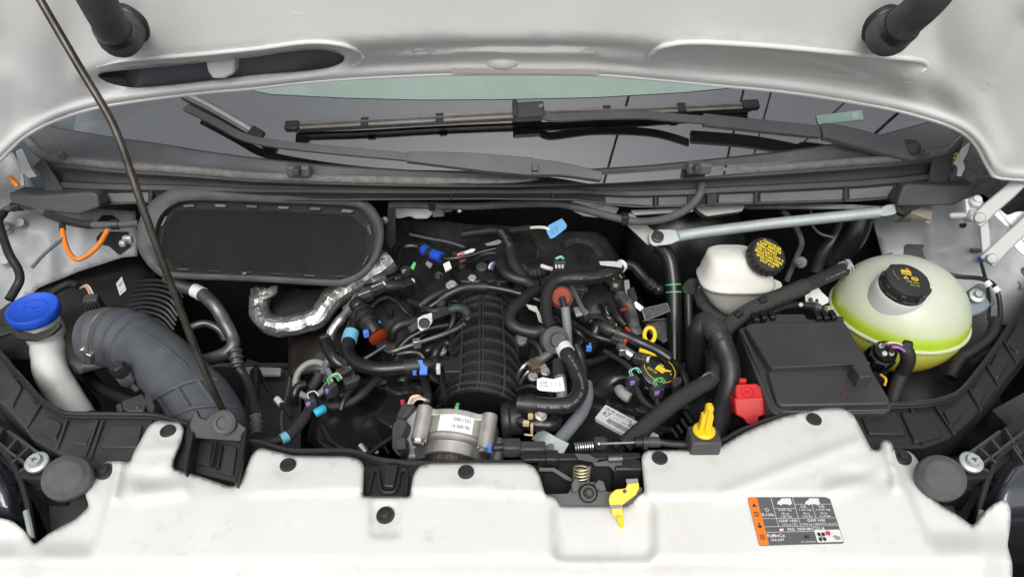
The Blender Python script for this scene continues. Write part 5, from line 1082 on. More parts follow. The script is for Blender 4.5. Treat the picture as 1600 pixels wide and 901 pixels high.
# ------------------------------------------------------------------ red terminal cover
t = thing('terminal_cover', 'bright red plastic terminal cover beside the fuse box', 'terminal cover', Z(1172, 650, -.07))
c_ = Z(1170, 612, .005); nn = V((-.05, -.42, .9)).normalized()
g = vplate([(1150, 600), (1158, 599), (1182, 598), (1190, 605), (1195, 622), (1152, 626), (1149, 612)], c_, nn, .04, 3); part(t, 'top', g, M['red'], bev=.003)
c2 = Z(1172, 622, .001); g = vplate([(1147, 622), (1194, 619), (1196, 648), (1184, 652), (1164, 655), (1150, 648)], c2, V((-.05, -.80, .6)), .05, 3); part(t, 'front', g, M['red'], bev=.003)
g = G(); g.box(Z(1160, 596, .006), (.012, .008, .012)); part(t, 'tab', g, M['red'], bev=.002)
g = G(); g.torus(PL(1168, 612, c_, nn)+nn*.0006, nn, .0095, .0011, 26, 6); g.box(PL(1168, 612, c_, nn)+nn*.0006, (.008, .002, .001)); part(t, 'embossed_mark', g, M['red'])
g = vplate([(1162, 652), (1186, 648), (1184, 660), (1168, 662)], c2, V((-.05, -.8, .6)), .02, 2); part(t, 'foot', g, M['red'], bev=.002)
# ------------------------------------------------------------------ yellow plug on the black post
c_ = Z(1100, 672, .045); 
t = thing('yellow_plug', 'bright yellow pull plug standing on a black square post', 'plug', c_)
g = G(); g.lathe(c_, (0, 0, 1), [(.0175, -.003), (.0175, .0015), (.016, .003), (0, .003)], 8) if False else g.lathe(c_, (0, 0, 1), [(.0165, -.002), (.0165, .001), (.0145, .003), (0, .003)], 26); part(t, 'base', g, M['yellow'])
g = G(); g.prism([c_+V((x, -.004, z)) for x, z in ((-.0085, .002), (-.0082, .032), (-.0045, .034), (-.0045, .048), (-.002, .051), (.004, .051), (.0062, .048), (.0062, .034), (.0088, .032), (.0092, .002))], (0, .010, 0)); part(t, 'handle', g, M['yellow'], bev=.0012)
g = G(); g.box(c_+V((.0008, -.0055, .026)), (.005, .004, .044)); part(t, 'grip_rib', g, M['yellow'], bev=.0012)
t = thing('square_post', 'square dusty black post carrying the yellow plug', 'post', Z(1100, 700, -.05))
g = G(); g.box(c_-V((-.001, .004, .040)), (.044, .036, .072)); part(t, 'body', g, M['cowl'], bev=.003)
g = plate([(1116, 655), (1121, 652), (1128, 690), (1121, 696)], .03, .06); part(t, 'fin', g, M['black'], bev=.001)
# ------------------------------------------------------------------ brake fluid reservoir
c = Z(1149, 434, .035); k_ = mpp(c)
t = thing('brake_reservoir', 'ivory brake fluid reservoir with black cap and yellow print', 'reservoir', c-V((0, 0, .07)))
def sring(cx, cy, cz, hx, hy, p=3.2, n=40):
    out = []
    for k in range(n):
        a = 2*math.pi*k/n; ca, sa = math.cos(a), math.sin(a); out.append(c+V((cx+hx*math.copysign(abs(ca)**(2/p), ca), cy+hy*math.copysign(abs(sa)**(2/p), sa), cz)))
    return out
g = G(); g.rings([sring(.006, -.010, -.075, .018, .016), sring(.004, -.008, -.066, .030, .024), sring(.002, -.004, -.045, .050, .034), sring(0, 0, -.018, .066, .044), sring(0, 0, -.004, .071, .050), sring(0, 0, -.002, .0735, .053), sring(0, 0, .002, .0735, .053), sring(0, 0, .004, .071, .050), sring(-.002, .001, .020, .066, .046), sring(-.010, .004, .040, .052, .038), sring(-.014, .006, .052, .046, .032), sring(-.014, .006, .057, .038, .026)], True, True); part(t, 'body', g, M['ivory'], sm=70)
CB = V((.26, -.52, .81)).normalized(); cb = Z(1191, 405, .088)
g = G(); g.lathe(cb-CB*.012, CB, [(.036, -.060), (.032, -.03), (.030, .0), (.028, .014)], 28); part(t, 'neck', g, M['ivory'])
g = G(); g.lathe(cb, CB, [(.0355, 0), (.0365, .003), (.0365, .018), (.034, .022), (.032, .0225), (0, .0225)], 44); cp = part(t, 'cap', g, M['black'])
X_ = (RT-CB*RT.dot(CB)).normalized(); Y_ = CB.cross(X_)
for k in range(20):
    a = k*math.pi/10; d = X_*math.cos(a)+Y_*math.sin(a); g = G(); g.box(cb+CB*.011+d*.0366, (.005, .0025, .015), X=CB.cross(d), Yv=d); part(cp, 'grip', g, M['black'], bev=.0006)
ca_, sa_ = math.cos(-.42), math.sin(-.42)
mp = lambda s, q: cb+CB*.0230+(X_*ca_+Y_*sa_)*((s-.5)*.062)+(Y_*ca_-X_*sa_)*((q-.5)*.062)
g = G()
for k, (s, x0, x1) in enumerate((('CLEAN FILLER', .22, .80), ('CAP BEFORE', .12, .82), ('REMOVING', .06, .70), ('USE ONLY DOT 4', .08, .96), ('BRAKE FLUID FROM', .06, .94), ('SEALED CONTAINER', .14, .88), ('DOT 4 LV', .30, .74))): write(g, mp, s, x0-.03, .825-.118*k, x1+.03, .925-.118*k, .045)
part(cp, 'yellow_print', g, M['yellowink'], sm=0)
g = vplate([(1200, 432), (1220, 440), (1223, 446), (1214, 458), (1208, 476), (1195, 470)], Z(1210, 450, .0), (.1, -.6, .79), .004, 2); part(t, 'side_ear', g, M['ivory'], bev=.001)
g = G(); g.tube(zp([(1140, 486, -.05), (1146, 500, -.06)], 3), .010, 12); part(t, 'spout', g, M['ivory'])
t, P, r_ = hose('clutch_hose', 'grey corrugated hose elbow below the ivory reservoir', [(1076, 452, -.02), (1082, 445, -.02), (1092, 452, -.03), (1100, 472, -.04), (1114, 486, -.05), (1136, 498, -.05)], 11, 'softrubber', parts='tube')
for f in (.45, .58, .72): band(t, P, r_, f, f+.05, 'softrubber', 'ridge', .0022)
g = G(); g.torus(P[10], P[11]-P[9], r_+.001, .0018, 20, 6); part(t, 'wire_clamp', g, M['steel'])
# brake servo behind
c = Z(1090, 420, -.06)+V((0, .10, 0)); g = G(); g.lathe(c, (0, -.9, .42), [(.145, -.06), (.145, 0), (.138, .006), (.13, .018), (.09, .035), (.05, .045), (0, .047)], 48); t = solo('brake_servo', 'large black round brake servo behind the ivory reservoir', 'servo', g, M['gloss'], sm=60)
t, P, r_ = hose('vertical_pipe', 'upright black pipe with two green rings in front of the brake servo', [(1028, 384, .06), (1038, 392, .055), (1047, 410, .04), (1052, 450, .0), (1053, 490, -.04), (1054, 540, -.09), (1054, 600, -.14)], 12, 'gloss', 'pipe', parts='pipe')
for v in (441, 453):
    q = min(range(len(P)), key=lambda i: abs(P[i].z-interp([(410, .04), (450, .0), (490, -.04)], v))); g = G(); tm = tubemap([P[q], P[q]+(P[q+1]-P[q-1])*.1, P[q]+(P[q+1]-P[q-1])*.12], r_, .0004); rect(g, tm, .2, .12, .6, .88) if False else None
    g.tube([P[q], P[q]+(P[q+1]-P[q]).normalized()*.0022], r_+.0006, 20, False); part(t, 'green_ring', g, M['green'])
hose('side_pipe', 'short black upright pipe between the green-ringed pipe and reservoir', [(1075, 460, -.02), (1076, 500, -.06), (1078, 560, -.12)], 7, 'rubber', 'pipe')
# ------------------------------------------------------------------ wiper linkage bar under the scuttle
t = thing('wiper_linkage', 'silver zinc-plated wiper linkage bar lying across under the scuttle', 'linkage', Z(1030, 372, .08))
LNK = V((0, -.55, .83)).normalized()
P = cr([Z(1012, 374, .085), Z(1062, 368, .09), Z(1075, 366, .09), Z(1200, 351, .095), Z(1300, 339, .10), Z(1370, 332, .105), Z(1385, 330, .105), Z(1416, 326, .105)], 5)
g = G(); g.tube([Z(1058, 369, .09), Z(1075, 366, .09), Z(1200, 350, .095), Z(1372, 332, .105)], .0115, 16); part(t, 'tube', g, M['zinc'])
c_ = Z(1040, 370, .09); g = vplate([(1014, 364), (1030, 358), (1050, 358), (1064, 361), (1070, 366), (1064, 374), (1048, 381), (1022, 384), (1014, 378)], c_, LNK, .005, 4); part(t, 'flat_end', g, M['zinc'], bev=.0015)
g = G(); g.lathe(PL(1027, 371, c_, LNK)+LNK*.002, LNK, [(.012, -.004), (.0125, .002), (.012, .005), (.0085, .006), (.0085, .009), (0, .0095)], 24); part(t, 'ball_cap', g, M['rubber'])
c_ = Z(1395, 328, .108); g = vplate([(1372, 328), (1384, 320), (1398, 318), (1404, 326), (1400, 334), (1384, 337), (1372, 336)], c_, LNK, .005, 4); part(t, 'flat_end', g, M['zinc'], bev=.0015)
g = G(); g.lathe(Z(1411, 326, .11), LNK, [(.016, -.006), (.016, .003), (.013, .006), (.008, .006), (0, .005)], 24); part(t, 'ball_cap', g, M['rubber'])
g = vplate([(1408, 340), (1440, 322), (1458, 330), (1456, 345), (1452, 350), (1420, 332)], Z(1430, 335, .09), (0, -.6, .8), .004); part(t, 'pivot_plate', g, mat('brass_tint', (.42, .38, .3), .45, .5), bev=.001)
c_ = Z(980, 345, .10); g = vplate([(966, 338), (986, 332), (1024, 362), (1020, 380), (1012, 382)], c_, LNK, .004, 2); solo('crank_arm', 'pale zinc crank arm leading up to the linkage bar end', 'crank', g, mat('zinc_pale', (.45, .44, .42), .45, .4, var=.2, vscale=30), bev=.001)
g = vplate([(1085, 322), (1110, 320), (1165, 320), (1160, 330), (1140, 333), (1104, 338), (1092, 330)], Z(1125, 328, .10), (0, -.7, .7), .02, 3); solo('motor_casting', 'rough cast metal lump hanging under the scuttle above the linkage bar', 'casting', g, M['cast'], bev=.003)
g = vplate([(1160, 320), (1230, 318), (1300, 318), (1382, 322), (1370, 327), (1240, 326), (1166, 326)], Z(1260, 322, .10), (0, -.7, .7), .01, 2); solo('linkage_frame', 'dull metal wiper frame strip tucked under the scuttle edge', 'frame', g, M['darksteel'], bev=.002)
g = vplate([(985, 328), (1080, 324), (1084, 330), (990, 336)], Z(1030, 330, .11), (0, -.7, .7), .01, 2); solo('linkage_frame', 'pale metal strip under the scuttle beside the crank arm', 'frame', g, M['zinc'], bev=.002)
# bent bracket bars behind the reservoir cap
P = zp([(1222, 328, .08), (1240, 350, .05), (1252, 378, .02), (1245, 400, -.01), (1228, 440, -.06)], 6); g = flatbar(P, .012, .010, V((0, -.7, .7))); solo('bent_bracket', 'bent black metal bracket right of the ivory reservoir cap', 'bracket', g, M['connector'], bev=.002)
hose('cabin_hose', 'thick black hose falling behind the linkage bar towards the tank', [(1345, 335, .06), (1335, 365, .02), (1318, 390, -.02), (1300, 415, -.06)], 20, 'gloss')
hose('cabin_hose', 'slimmer black hose beside the thick one behind the linkage bar', [(1320, 335, .05), (1305, 370, .0), (1285, 395, -.03), (1272, 430, -.06)], 10, 'rubber')
hose('drain_wire', 'thin grey tube curling behind the linkage bar', [(1268, 326, .08), (1268, 348, .06), (1280, 364, .04), (1302, 371, .03)], .0028, 'panel', 'tube', 8)
g = G(); g.lathe(Z(1251, 410, .0), (-.6, -.7, .3), [(.012, -.006), (.012, 0), (.004, .002), (.0035, .012), (0, .012)], 14); solo('grey_stud', 'small grey stud beside the bent black bracket', 'stud', g, M['greyrod'])
hose('thin_wire', 'thin wire with red tip arching behind the coolant tank', [(1365, 408, .05), (1378, 400, .06), (1394, 395, .06)], .0014, 'panel', 'wire', 6)
# ------------------------------------------------------------------ big looped hoses
BH = [(1086, 600, -.12), (1087, 570, -.06), (1089, 540, -.01), (1092, 516, .03), (1104, 504, .045), (1116, 514, .045), (1128, 538, .03), (1138, 566, .005), (1140, 596, -.02), (1133, 626, -.04), (1122, 656, -.05), (1112, 690, -.06)]
t, P, r_ = hose('looped_hose', 'fat black hose doubling over in a loop beside the red cover', BH, 17.5, 'rubber', parts='tube', n=22)
band(t, P, r_, .33, .50, 'braid', 'braided_wrap', .0016, 26)
for f in (.52, .32): band(t, P, r_, f, f+.015, 'tape', 'tie', .0022, 22)
t, P, r_ = hose('braided_hose', 'braided black hose running diagonally down to the latch', [(1106, 515, -.03), (1110, 545, -.01), (1114, 574, -.0), (1110, 592, -.005), (1092, 604, -.005), (1064, 622, -.005), (1034, 645, -.01), (1004, 670, -.015), (975, 695, -.03)], 11.5, 'rubber', parts='tube', n=18)
band(t, P, r_, .34, 1, 'braid', 'braided_sleeve', .0016, 22)
hose('thin_clamp_wire', 'thin wire clip across the braided hose bend', [(1094, 592, .02), (1100, 586, .03), (1110, 582, .03), (1116, 588, .02)], .0015, 'steel', 'clip', 6)
hose('post_hose', 'black hose end between the yellow plug and red cover', [(1140, 590, -.06), (1150, 630, -.07), (1156, 670, -.08)], 16, 'rubber')

# ================================================================== ENGINE
# firewall insulation
def fwall(u, v):
    return Y(u, v, .70+.03*noise.noise(V((u/60, v/40, 1)))-.0006*max(0, v-380))
g = sheet([(560, 352), (640, 344), (700, 346), (745, 352), (800, 356), (860, 362), (930, 362), (948, 372), (968, 402), (980, 440), (990, 500), (960, 560), (700, 560), (560, 500), (540, 420)], 9, fwall, fine=7); solo('firewall_mat', 'crumpled black felt insulation along the firewall behind the engine', 'insulation', g, M['felt'], thick=.006, sm=70, recalc=False)
g = vplate([(606, 318), (618, 318), (618, 380), (610, 390), (602, 378)], Y(612, 350, .56), (0, -1, .2), .006, 2); t = solo('duct_leg', 'flat black bracket leg beside the right end of the oval inlet', 'bracket', g, M['black'], bev=.002)
g = bolthead(Y(601, 344, .55), (0, -.9, .4), .006, .004); part(t, 'bolt', g, M['darksteel'])
# white boxes under the scuttle
g = vplate([(610, 324), (674, 322), (676, 334), (668, 342), (648, 342), (640, 338), (622, 342), (610, 338)], Y(640, 332, .62), (0, -.9, .4), .03, 3); t = solo('white_module', 'white plastic module under the scuttle right of the oval inlet', 'module', g, M['whiteplastic'], bev=.004)
g = vplate([(674, 324), (692, 324), (694, 338), (676, 340)], Y(684, 332, .62), (0, -.9, .4), .025, 2); part(t, 'grey_socket', g, M['greyrod'], bev=.002)
g = G(); g.tube([Y(694, 329, .615), Y(706, 328, .615)], .004, 8); g.tube([Y(716, 322, .615), Y(719, 331, .61)], .008, 10); part(t, 'stud', g, M['steel'])
g = vplate([(893, 314), (920, 312), (968, 324), (962, 336), (945, 336), (934, 340), (912, 338), (896, 330)], Y(930, 326, .62), (0, -.9, .4), .03, 3); t = solo('white_module', 'white plastic module under the scuttle near the crank arm', 'module', g, M['whiteplastic'], bev=.004)
g = G(); g.lathe(Y(938, 319, .612), (0, -.9, .4), [(.008, -.004), (.008, .002), (.004, .004), (0, .004)], 16); part(t, 'stud', g, M['zinc'])
g = G(); g.box(Y(790, 316, .60), (.22, .02, .012)); g.box(Y(786, 314, .59), (.02, .01, .012)); solo('wiring_duct', 'black wiring duct just below the middle of the scuttle', 'duct', g, M['black'], bev=.002)
t, P, r_ = hose('scuttle_cable', 'black cable strung below the scuttle and hooked up at its end', [(608, 320, .125), (640, 320, .125), (730, 322, .125), (800, 319, .128), (854, 318, .13), (889, 321, .13), (946, 336, .12), (987, 345, .115), (1020, 345, .12), (1050, 338, .13), (1075, 325, .145), (1092, 306, .165), (1097, 288, .18)], 6.2, 'softrubber', 'cable', parts='cable')
for f in (.12, .57):
    i = int(f*(len(P)-1)); g = G(); g.box(P[i]+V((0, 0, .002)), (.014, .02, .02)); part(t, 'clip', g, M['black'], bev=.002)
# blue tag with wire
c_ = Y(872, 356, .50); nn = V((.1, -.75, .65)).normalized()
t = thing('blue_tag', 'sky blue printed tag on a cream wire below the scuttle', 'tag', c_)
q = [(854, 362), (857, 352), (878, 341), (886, 352), (884, 357), (866, 371), (860, 373)]; g = vplate(q, c_, nn, .001, 1); part(t, 'tag_sheet', g, M['bluetag'])
mp = quadmap(PL(862, 370, c_, nn), PL(886, 354, c_, nn), PL(879, 343, c_, nn), PL(856, 359, c_, nn), .0006); g = G()
for k, s in enumerate(('3C 47', 'VDA 1120', '0934')): write(g, mp, s, .06, .18+.25*k, .52, .32+.25*k)
part(t, 'print', g, M['ink'], sm=0)
g = G(); g.tube(cr([Y(828, 356, .52), Y(840, 355, .51), Y(852, 356, .50), Y(860, 360, .498)], 5), .0032, 8); part(t, 'wire', g, M['whitewire'])
g = G(); g.tube([Y(800, 360, .54), Y(830, 356, .52)], .007, 10); part(t, 'sleeve', g, M['tape'])
# intake manifold ------------------------------------------------------------
MP = zp([(757, 440, -.07), (757, 470, -.055), (757, 520, -.045), (757, 570, -.045), (756, 610, -.05), (752, 640, -.06)], 8)
t = thing('intake_manifold', 'ribbed black plastic intake manifold in the middle of the engine', 'manifold', Z(757, 540, -.25))
MR = [lerp(.050, .060, ss(0, .5, i/(len(MP)-1))) for i in range(len(MP))]
g = G(); g.tube(MP, MR, 44); part(t, 'plenum', g, M['manifold'], sm=70)
MT = [(MP[min(i+1, len(MP)-1)]-MP[max(0, i-1)]).normalized() for i in range(len(MP))]
for f in (.13, .22, .29, .335, .38, .44, .52, .60, .68, .76, .84, .91, .97):
    x = f*(len(MP)-1); i = int(x); p = MP[i].lerp(MP[i+1], x-i); g = G(); R_ = lerp(MR[i], MR[i+1], x-i)
    th = .0018 if f not in (.84, .91) else .0022
    g.tube([p-MT[i]*th, p+MT[i]*th], R_+.0056, 44); part(t, 'rib', g, M['ribhighlight'])
for a in (-.62, .0, .10, .66):
    g = G(); tmf = []
    for i in range(2, len(MP)):
        T = MT[i]; up = V((0, -.45, .9)); up = (up-T*up.dot(T)).normalized(); sd = T.cross(up); tmf.append(MP[i]+(up*math.cos(a)+sd*math.sin(a))*(MR[i]+.0032))
    g.tube(tmf, .0024, 8); part(t, 'long_rib', g, M['ribhighlight'])
g = G(); g.box(Z(757, 540, -.14), (.17, .42, .10)); part(t, 'lower_body', g, M['black'], bev=.02)
for s in (-1, 1):
    for k in range(6):
        p = Z(757, 478+28*k, -.06); g = G(); g.tube(cr([p+V((s*.052, 0, -.008)), p+V((s*.075, .004, -.022)), p+V((s*.095, .008, -.05)), p+V((s*.105, .01, -.09))], 5), .004, 8); part(t, 'runner_rib', g, M['ribhighlight'])
for s in (-1, 1):
    rows = [[Z(757, 470, -.06)+V((s*x, 0, z)) for x, z in ((.03, .02), (.06, -.008), (.085, -.035), (.10, -.09))], [Z(757, 560, -.06)+V((s*x, 0, z)) for x, z in ((.03, .02), (.064, -.008), (.09, -.035), (.10, -.09))], [Z(757, 630, -.07)+V((s*x, 0, z)) for x, z in ((.03, .02), (.06, -.008), (.08, -.04), (.09, -.09))]]
    g = G(); g.grid(rows); part(t, 'runner_skirt', g, M['black'], thick=.004)
g = G(); p = Z(757, 447, -.02); g.box(p, (.10, .035, .05)); part(t, 'rear_block', g, M['black'], bev=.006)
for u, v in ((688, 545), (814, 529), (738, 437), (772, 447), (706, 446)):
    stamp(t, 'bolt', BOLT['zinc'], Z(u, v, -.035 if v > 500 else .0), V((random.uniform(-.2, .2), -.3, 1)), random.random(), 1.15)
g = G(); g.box(Z(688, 556, -.06), (.03, .03, .04)); part(t, 'boss', g, M['black'], bev=.006); g = G(); g.box(Z(814, 540, -.06), (.035, .03, .04)); part(t, 'boss', g, M['black'], bev=.006)
# pressure sensor on top
t = thing('map_sensor', 'black sensor with its plug on the rear of the ribbed manifold', 'sensor', Z(763, 450, -.01))
g = plate([(744, 446), (750, 434), (760, 428), (774, 432), (780, 444), (776, 450), (750, 451)], .02, .025, 3); part(t, 'body', g, M['connector'], bev=.003)
g = plate([(752, 432), (757, 424), (772, 426), (776, 436), (764, 440)], .034, .03, 2); part(t, 'plug', g, M['black'], bev=.002)
for k, m_ in enumerate(('whitewire', 'clipblue', 'rust')):
    g = G(); g.tube(zp([(764+3*k, 420+k, .03), (766+3*k, 413, .035), (772+2*k, 410, .035), (778+2*k, 414, .03)], 4), .002, 6); part(t, 'wire', g, M[m_])
# throttle body ---------------------------------------------------------------
TA = V((-.12, -.93, -.34)).normalized(); TCn = Z(712, 695, -.05)
TX = (RT-TA*RT.dot(TA)).normalized(); TU = TX.cross(TA).normalized(); TU = TU if TU.z > 0 else -TU
t = thing('throttle', 'cast aluminium throttle body in front of the ribbed manifold', 'throttle body', TCn-V((0, 0, .08)))
g = G(); g.lathe(TCn, TA, [(.056, -.034), (.064, -.033), (.064, -.022), (.0585, -.018), (.0575, -.006), (.058, .004), (.060, .005), (.060, .010), (.052, .012)], 48); part(t, 'barrel', g, M['cast'])
g = G(); fl = []
for k in range(48):
    a = 2*math.pi*k/48; r_ = .066+.020*max(0, math.cos(2*(a-math.pi/4)*2/1))**6; fl.append(TCn-TA*.022+TX*(r_*math.cos(a))+TU*(r_*math.sin(a)))
g.prism(fl, -TA*.012); part(t, 'rear_flange', g, M['cast'], bev=.002)
for a, L in ((.80, .054), (2.30, .054), (-.55, .05), (3.75, .05)):
    d = TX*math.cos(a)+TU*math.sin(a); p = TCn+d*.076
    g = G(); g.tube([p-TA*.034, p+TA*(L-.034)], .0125, 16); part(t, 'bolt_boss', g, M['cast'], bev=.001)
    stamp(t, 'bolt', BOLT['steel'], p+TA*(L-.032), TA, a, 1.15)
# sleeve and ring clamp at the mouth
RC = TCn+TA*.010
g = G(); g.lathe(RC, TA, [(.049, -.008), (.0515, -.004), (.0515, .002)], 44); part(t, 'rubber_sleeve', g, M['rubber'])
g = G(); g.lathe(RC, TA, [(.050, .002), (.0525, .003), (.0525, .022), (.050, .024)], 44); part(t, 'ring_clamp', g, M['alu'])
g = G(); g.lathe(RC, TA, [(.0505, .022), (.051, .030), (.048, .060), (.0, .06)], 44); slv = part(t, 'lower_sleeve', g, M['rubber'])
def cylmap(c0, r0, h0, h1, a0, a1): return lambda s, q: c0+TA*lerp(h1, h0, q)+(TX*math.cos(lerp(a1, a0, s))+TU*math.sin(lerp(a1, a0, s)))*r0
mp = cylmap(RC, .0512, .026, .036, 1.3, 2.1); g = G(); write(g, mp, '1.01-0701', .05, .1, .95, .9); part(slv, 'stamp_print', g, M['goldink'], sm=0)
mp = cylmap(RC, .0519, -.006, .002, 1.1, 1.75); g = G(); rect(g, mp, .1, .35, .9, .6); rect(g, mp, .35, .1, .42, .9); rect(g, mp, .6, .1, .67, .9); part(t, 'stamp_mark', g, M['goldink'], sm=0)
# white sticker wrapped on the barrel
lab = cylmap(TCn, .0652, -.026, .004, 1.10, 1.95); g = G(); n_ = 12
g.grid([[lab(i/n_, q) for i in range(n_+1)] for q in (0, .5, 1)]); ls = part(t, 'sticker', g, M['label'], recalc=False)
g = G(); g.lathe(TCn, TA, [(.0575, -.029), (.0648, -.027), (.0648, .004), (.0575, .006)], 48); part(t, 'sticker_pad', g, M['cast'])
lab2 = cylmap(TCn, .0656, -.026, .004, 1.10, 1.95); g = G()
write(g, lab2, '50B11531', .42, .58, .90, .78); write(g, lab2, '14 06R 9K', .40, .2, .92, .40); 
part(ls, 'print', g, M['ink'], sm=0)
# motor housing at its side
g = vplate([(618, 652), (628, 640), (648, 633), (668, 636), (672, 690), (660, 716), (632, 716), (616, 700)], Z(645, 676, -.035), (-.1, -.35, .93), .09, 5); mh = part(t, 'motor_housing', g, M['cast'], bev=.006)
g = vplate([(612, 664), (622, 652), (636, 656), (634, 668), (628, 680), (632, 704), (622, 712), (612, 700)], Z(624, 684, -.022), (-.2, -.35, .9), .05, 4); part(mh, 'side_clip', g, M['connector'], bev=.002)
g = vplate([(617, 684), (633, 682), (634, 700), (618, 702)], Z(624, 690, -.010), (-.2, -.35, .9), .02, 2); part(mh, 'tab', g, M['connector'], bev=.002)
g = G(); g.lathe(Z(632, 650, -.025), (-.1, -.35, .93), [(.005, -.004), (.005, .001), (.003, .0015), (0, -.001)], 12); part(mh, 'pin', g, M['goldink'])
g = vplate([(646, 700), (668, 690), (672, 712), (650, 718)], Z(660, 705, -.03), (-.1, -.35, .93), .05, 2); part(mh, 'dark_recess', g, M['connector'], bev=.003)
g = G(); g.tube([TCn-TA*.044+TU*.060, TCn-TA*.035+TU*.066], .003, 8); part(t, 'green_mark', g, M['green'])
t = thing('throttle_plug', 'black plug with red lock and coloured wires by the throttle body', 'connector', Z(640, 640, -.05))
g = vplate([(619, 652), (628, 628), (640, 626), (648, 632), (640, 642), (630, 654)], Z(632, 640, -.015), (-.3, -.3, .9), .035, 2); part(t, 'body', g, M['connector'], bev=.002)
g = G(); g.box(Z(629, 628, -.008), (.006, .006, .006)); part(t, 'red_lock', g, M['redink'])
for k, m_ in enumerate(('whitewire', 'yellowwire', 'pinkwire', 'whitewire')):
    g = G(); g.tube(zp([(638+k*2, 630, -.0), (643+k*3, 620+k, .012), (655+k*3, 618+k*2, .014), (664+k*2, 626, .0)], 5), .0017, 6); part(t, 'wire', g, M[m_])
hose('throttle_loom', 'black loom rising from the throttle plug behind the blue clip hose', [(664, 640, -.03), (668, 622, -.02), (665, 600, -.03), (662, 575, -.05)], 7, 'tape', 'wiring loom')
hose('front_loom', 'black loom passing down between manifold and valve cover', [(697, 625, -.05), (692, 600, -.05), (690, 570, -.05)], 7, 'rubber', 'wiring loom')
# valve covers -----------------------------------------------------------------
def vcover(out, fn, name, lab): return sheet(out, 10, fn, fine=7)
def vr(u, v):
    a = (u-880)*.5-(v-640)*.86; h = -.10
    up_ = ss(-8, 10, (v-(615+.36*(u-905)))*-1); h += .022*up_
    h += .02*math.exp(-((u-970)/40)**2-((v-580)/20)**2)
    d = pold(u, v, VR, True); h -= .03*(1-ss(0, 12, d))+.0
    b = math.hypot((u-978)/24, (v-617)/18); h -= .012*(1-ss(.8, 1.1, b))
    return Z(u, v, h)
VR = rnd([(858, 640), (872, 600), (900, 570), (930, 545), (960, 535), (1000, 548), (1052, 572), (1082, 612), (1062, 660), (1030, 700), (960, 722), (852, 722)], 8, 3)
g = vcover(VR, vr, '', ''); t = thing('valve_cover', 'glossy black valve cover carrying the white 47 label', 'valve cover', Z(970, 640, -.20)); part(t, 'cover', g, M['gloss'], thick=.005, sm=60, recalc=False)
cq2 = [(929, 655), (980, 683), (1003, 665), (946, 634)]
C = [Z(u, v, vr(u, v).z+.003) for u, v in cq2]; nn = (C[1]-C[0]).cross(C[3]-C[0]).normalized(); C = [c+V((0, 0, .004)) for c in C]
mp = quadmap(*C, .0); g = G(); g.prism([mp(*p) for p in rnd([(0, 0), (1, 0), (1, 1), (0, 1)], .06, 3)], (0, 0, -.008)); lb = part(t, 'sticker', g, M['label'])
mp = quadmap(*C, .0005); g = G(); write(g, mp, 'SK4E 6007 TA', .08, .72, .80, .90); write(g, mp, '47', .07, .36, .28, .66); write(g, mp, 'E0DV   3M 8', .38, .50, .74, .58); write(g, mp, '00PP', .84, .80, .95, .86)
x = .30
random.seed(7)
while x < .96:
    w_ = random.choice((.006, .010, .014)); rect(g, mp, x, .12, x+w_, .38); x += w_+random.choice((.007, .010))
x = .78
while x < .97:
    w_ = random.choice((.007, .012)); rect(g, mp, x, .50, x+w_, .74); x += w_+.010
part(lb, 'print', g, M['ink'], sm=0)
cq3 = [(1010, 688), (1022, 694), (1030, 680), (1020, 674)]; mp = quadmap(*[Z(u, v, -.055) for u, v in cq3], .0)
t2 = thing('small_sticker', 'small white sticker strip behind the braided hose above the latch cable', 'sticker', Z(1018, 684, -.06)); g = G(); g.prism([mp(*p) for p in rnd([(0, 0), (1, 0), (1, 1), (0, 1)], .12, 3)], (0, 0, -.004)); part(t2, 'paper', g, M['label'])
mp = quadmap(*[Z(u, v, -.055) for u, v in cq3], .0006); g = G(); write(g, mp, '0R05', .3, .3, .8, .6); part(t2, 'print', g, M['ink'], sm=0)
for k in range(5):
    g = G(); p0 = Z(1036+8*k, 652-7*k, -.10); g.tube([p0, p0+V((.022, -.03, -.02))], .004, 8); part(t, 'fin', g, M['gloss'])
# oil filler cap
c = Z(1030, 577, -.035); OA = V((.16, -.42, .89)).normalized(); t = thing('oil_cap', 'black oil filler cap with yellow ring and oil can drawing', 'oil cap', c-OA*.04)
g = G(); g.lathe(c, OA, [(.034, -.034), (.038, -.03), (.0385, -.004), (.0365, .001), (.034, .0025), (0, .0025)], 44); part(t, 'cap', g, M['gloss'])
for k in range(4):
    a = k*1.57-.5; X_ = (RT-OA*RT.dot(OA)).normalized(); Y_ = OA.cross(X_); d = X_*math.cos(a)+Y_*math.sin(a); g = G(); g.box(c-OA*.018+d*.040, (.020, .008, .022), X=OA.cross(d), Yv=d); part(t, 'lug', g, M['gloss'], bev=.002)
X_ = (RT-OA*RT.dot(OA)).normalized(); Y_ = OA.cross(X_)
oc_, os_ = math.cos(-.55), math.sin(-.55)
mp = lambda s, q: c+OA*.0031+(X_*oc_+Y_*os_)*((s-.5)*.066)+(Y_*oc_-X_*os_)*((q-.5)*.066)
g = G(); N_ = 40
ring = [mp(.5+.442*math.cos(k*2*math.pi/N_), .5+.352*math.sin(k*2*math.pi/N_)) for k in range(N_)]+[mp(.5+.46*math.cos(k*2*math.pi/N_), .5+.37*math.sin(k*2*math.pi/N_)) for k in range(N_)]
g.add(ring, [(k, (k+1) % N_, N_+(k+1) % N_, N_+k) for k in range(N_)])
poly(g, mp, [(.38, .42), (.62, .42), (.66, .52), (.80, .60), (.79, .64), (.64, .58), (.60, .60), (.44, .60), (.40, .55)]); poly(g, mp, [(.44, .62), (.56, .62), (.56, .65), (.44, .65)]); disc(g, mp, .83, .54, .016, .026, 8)
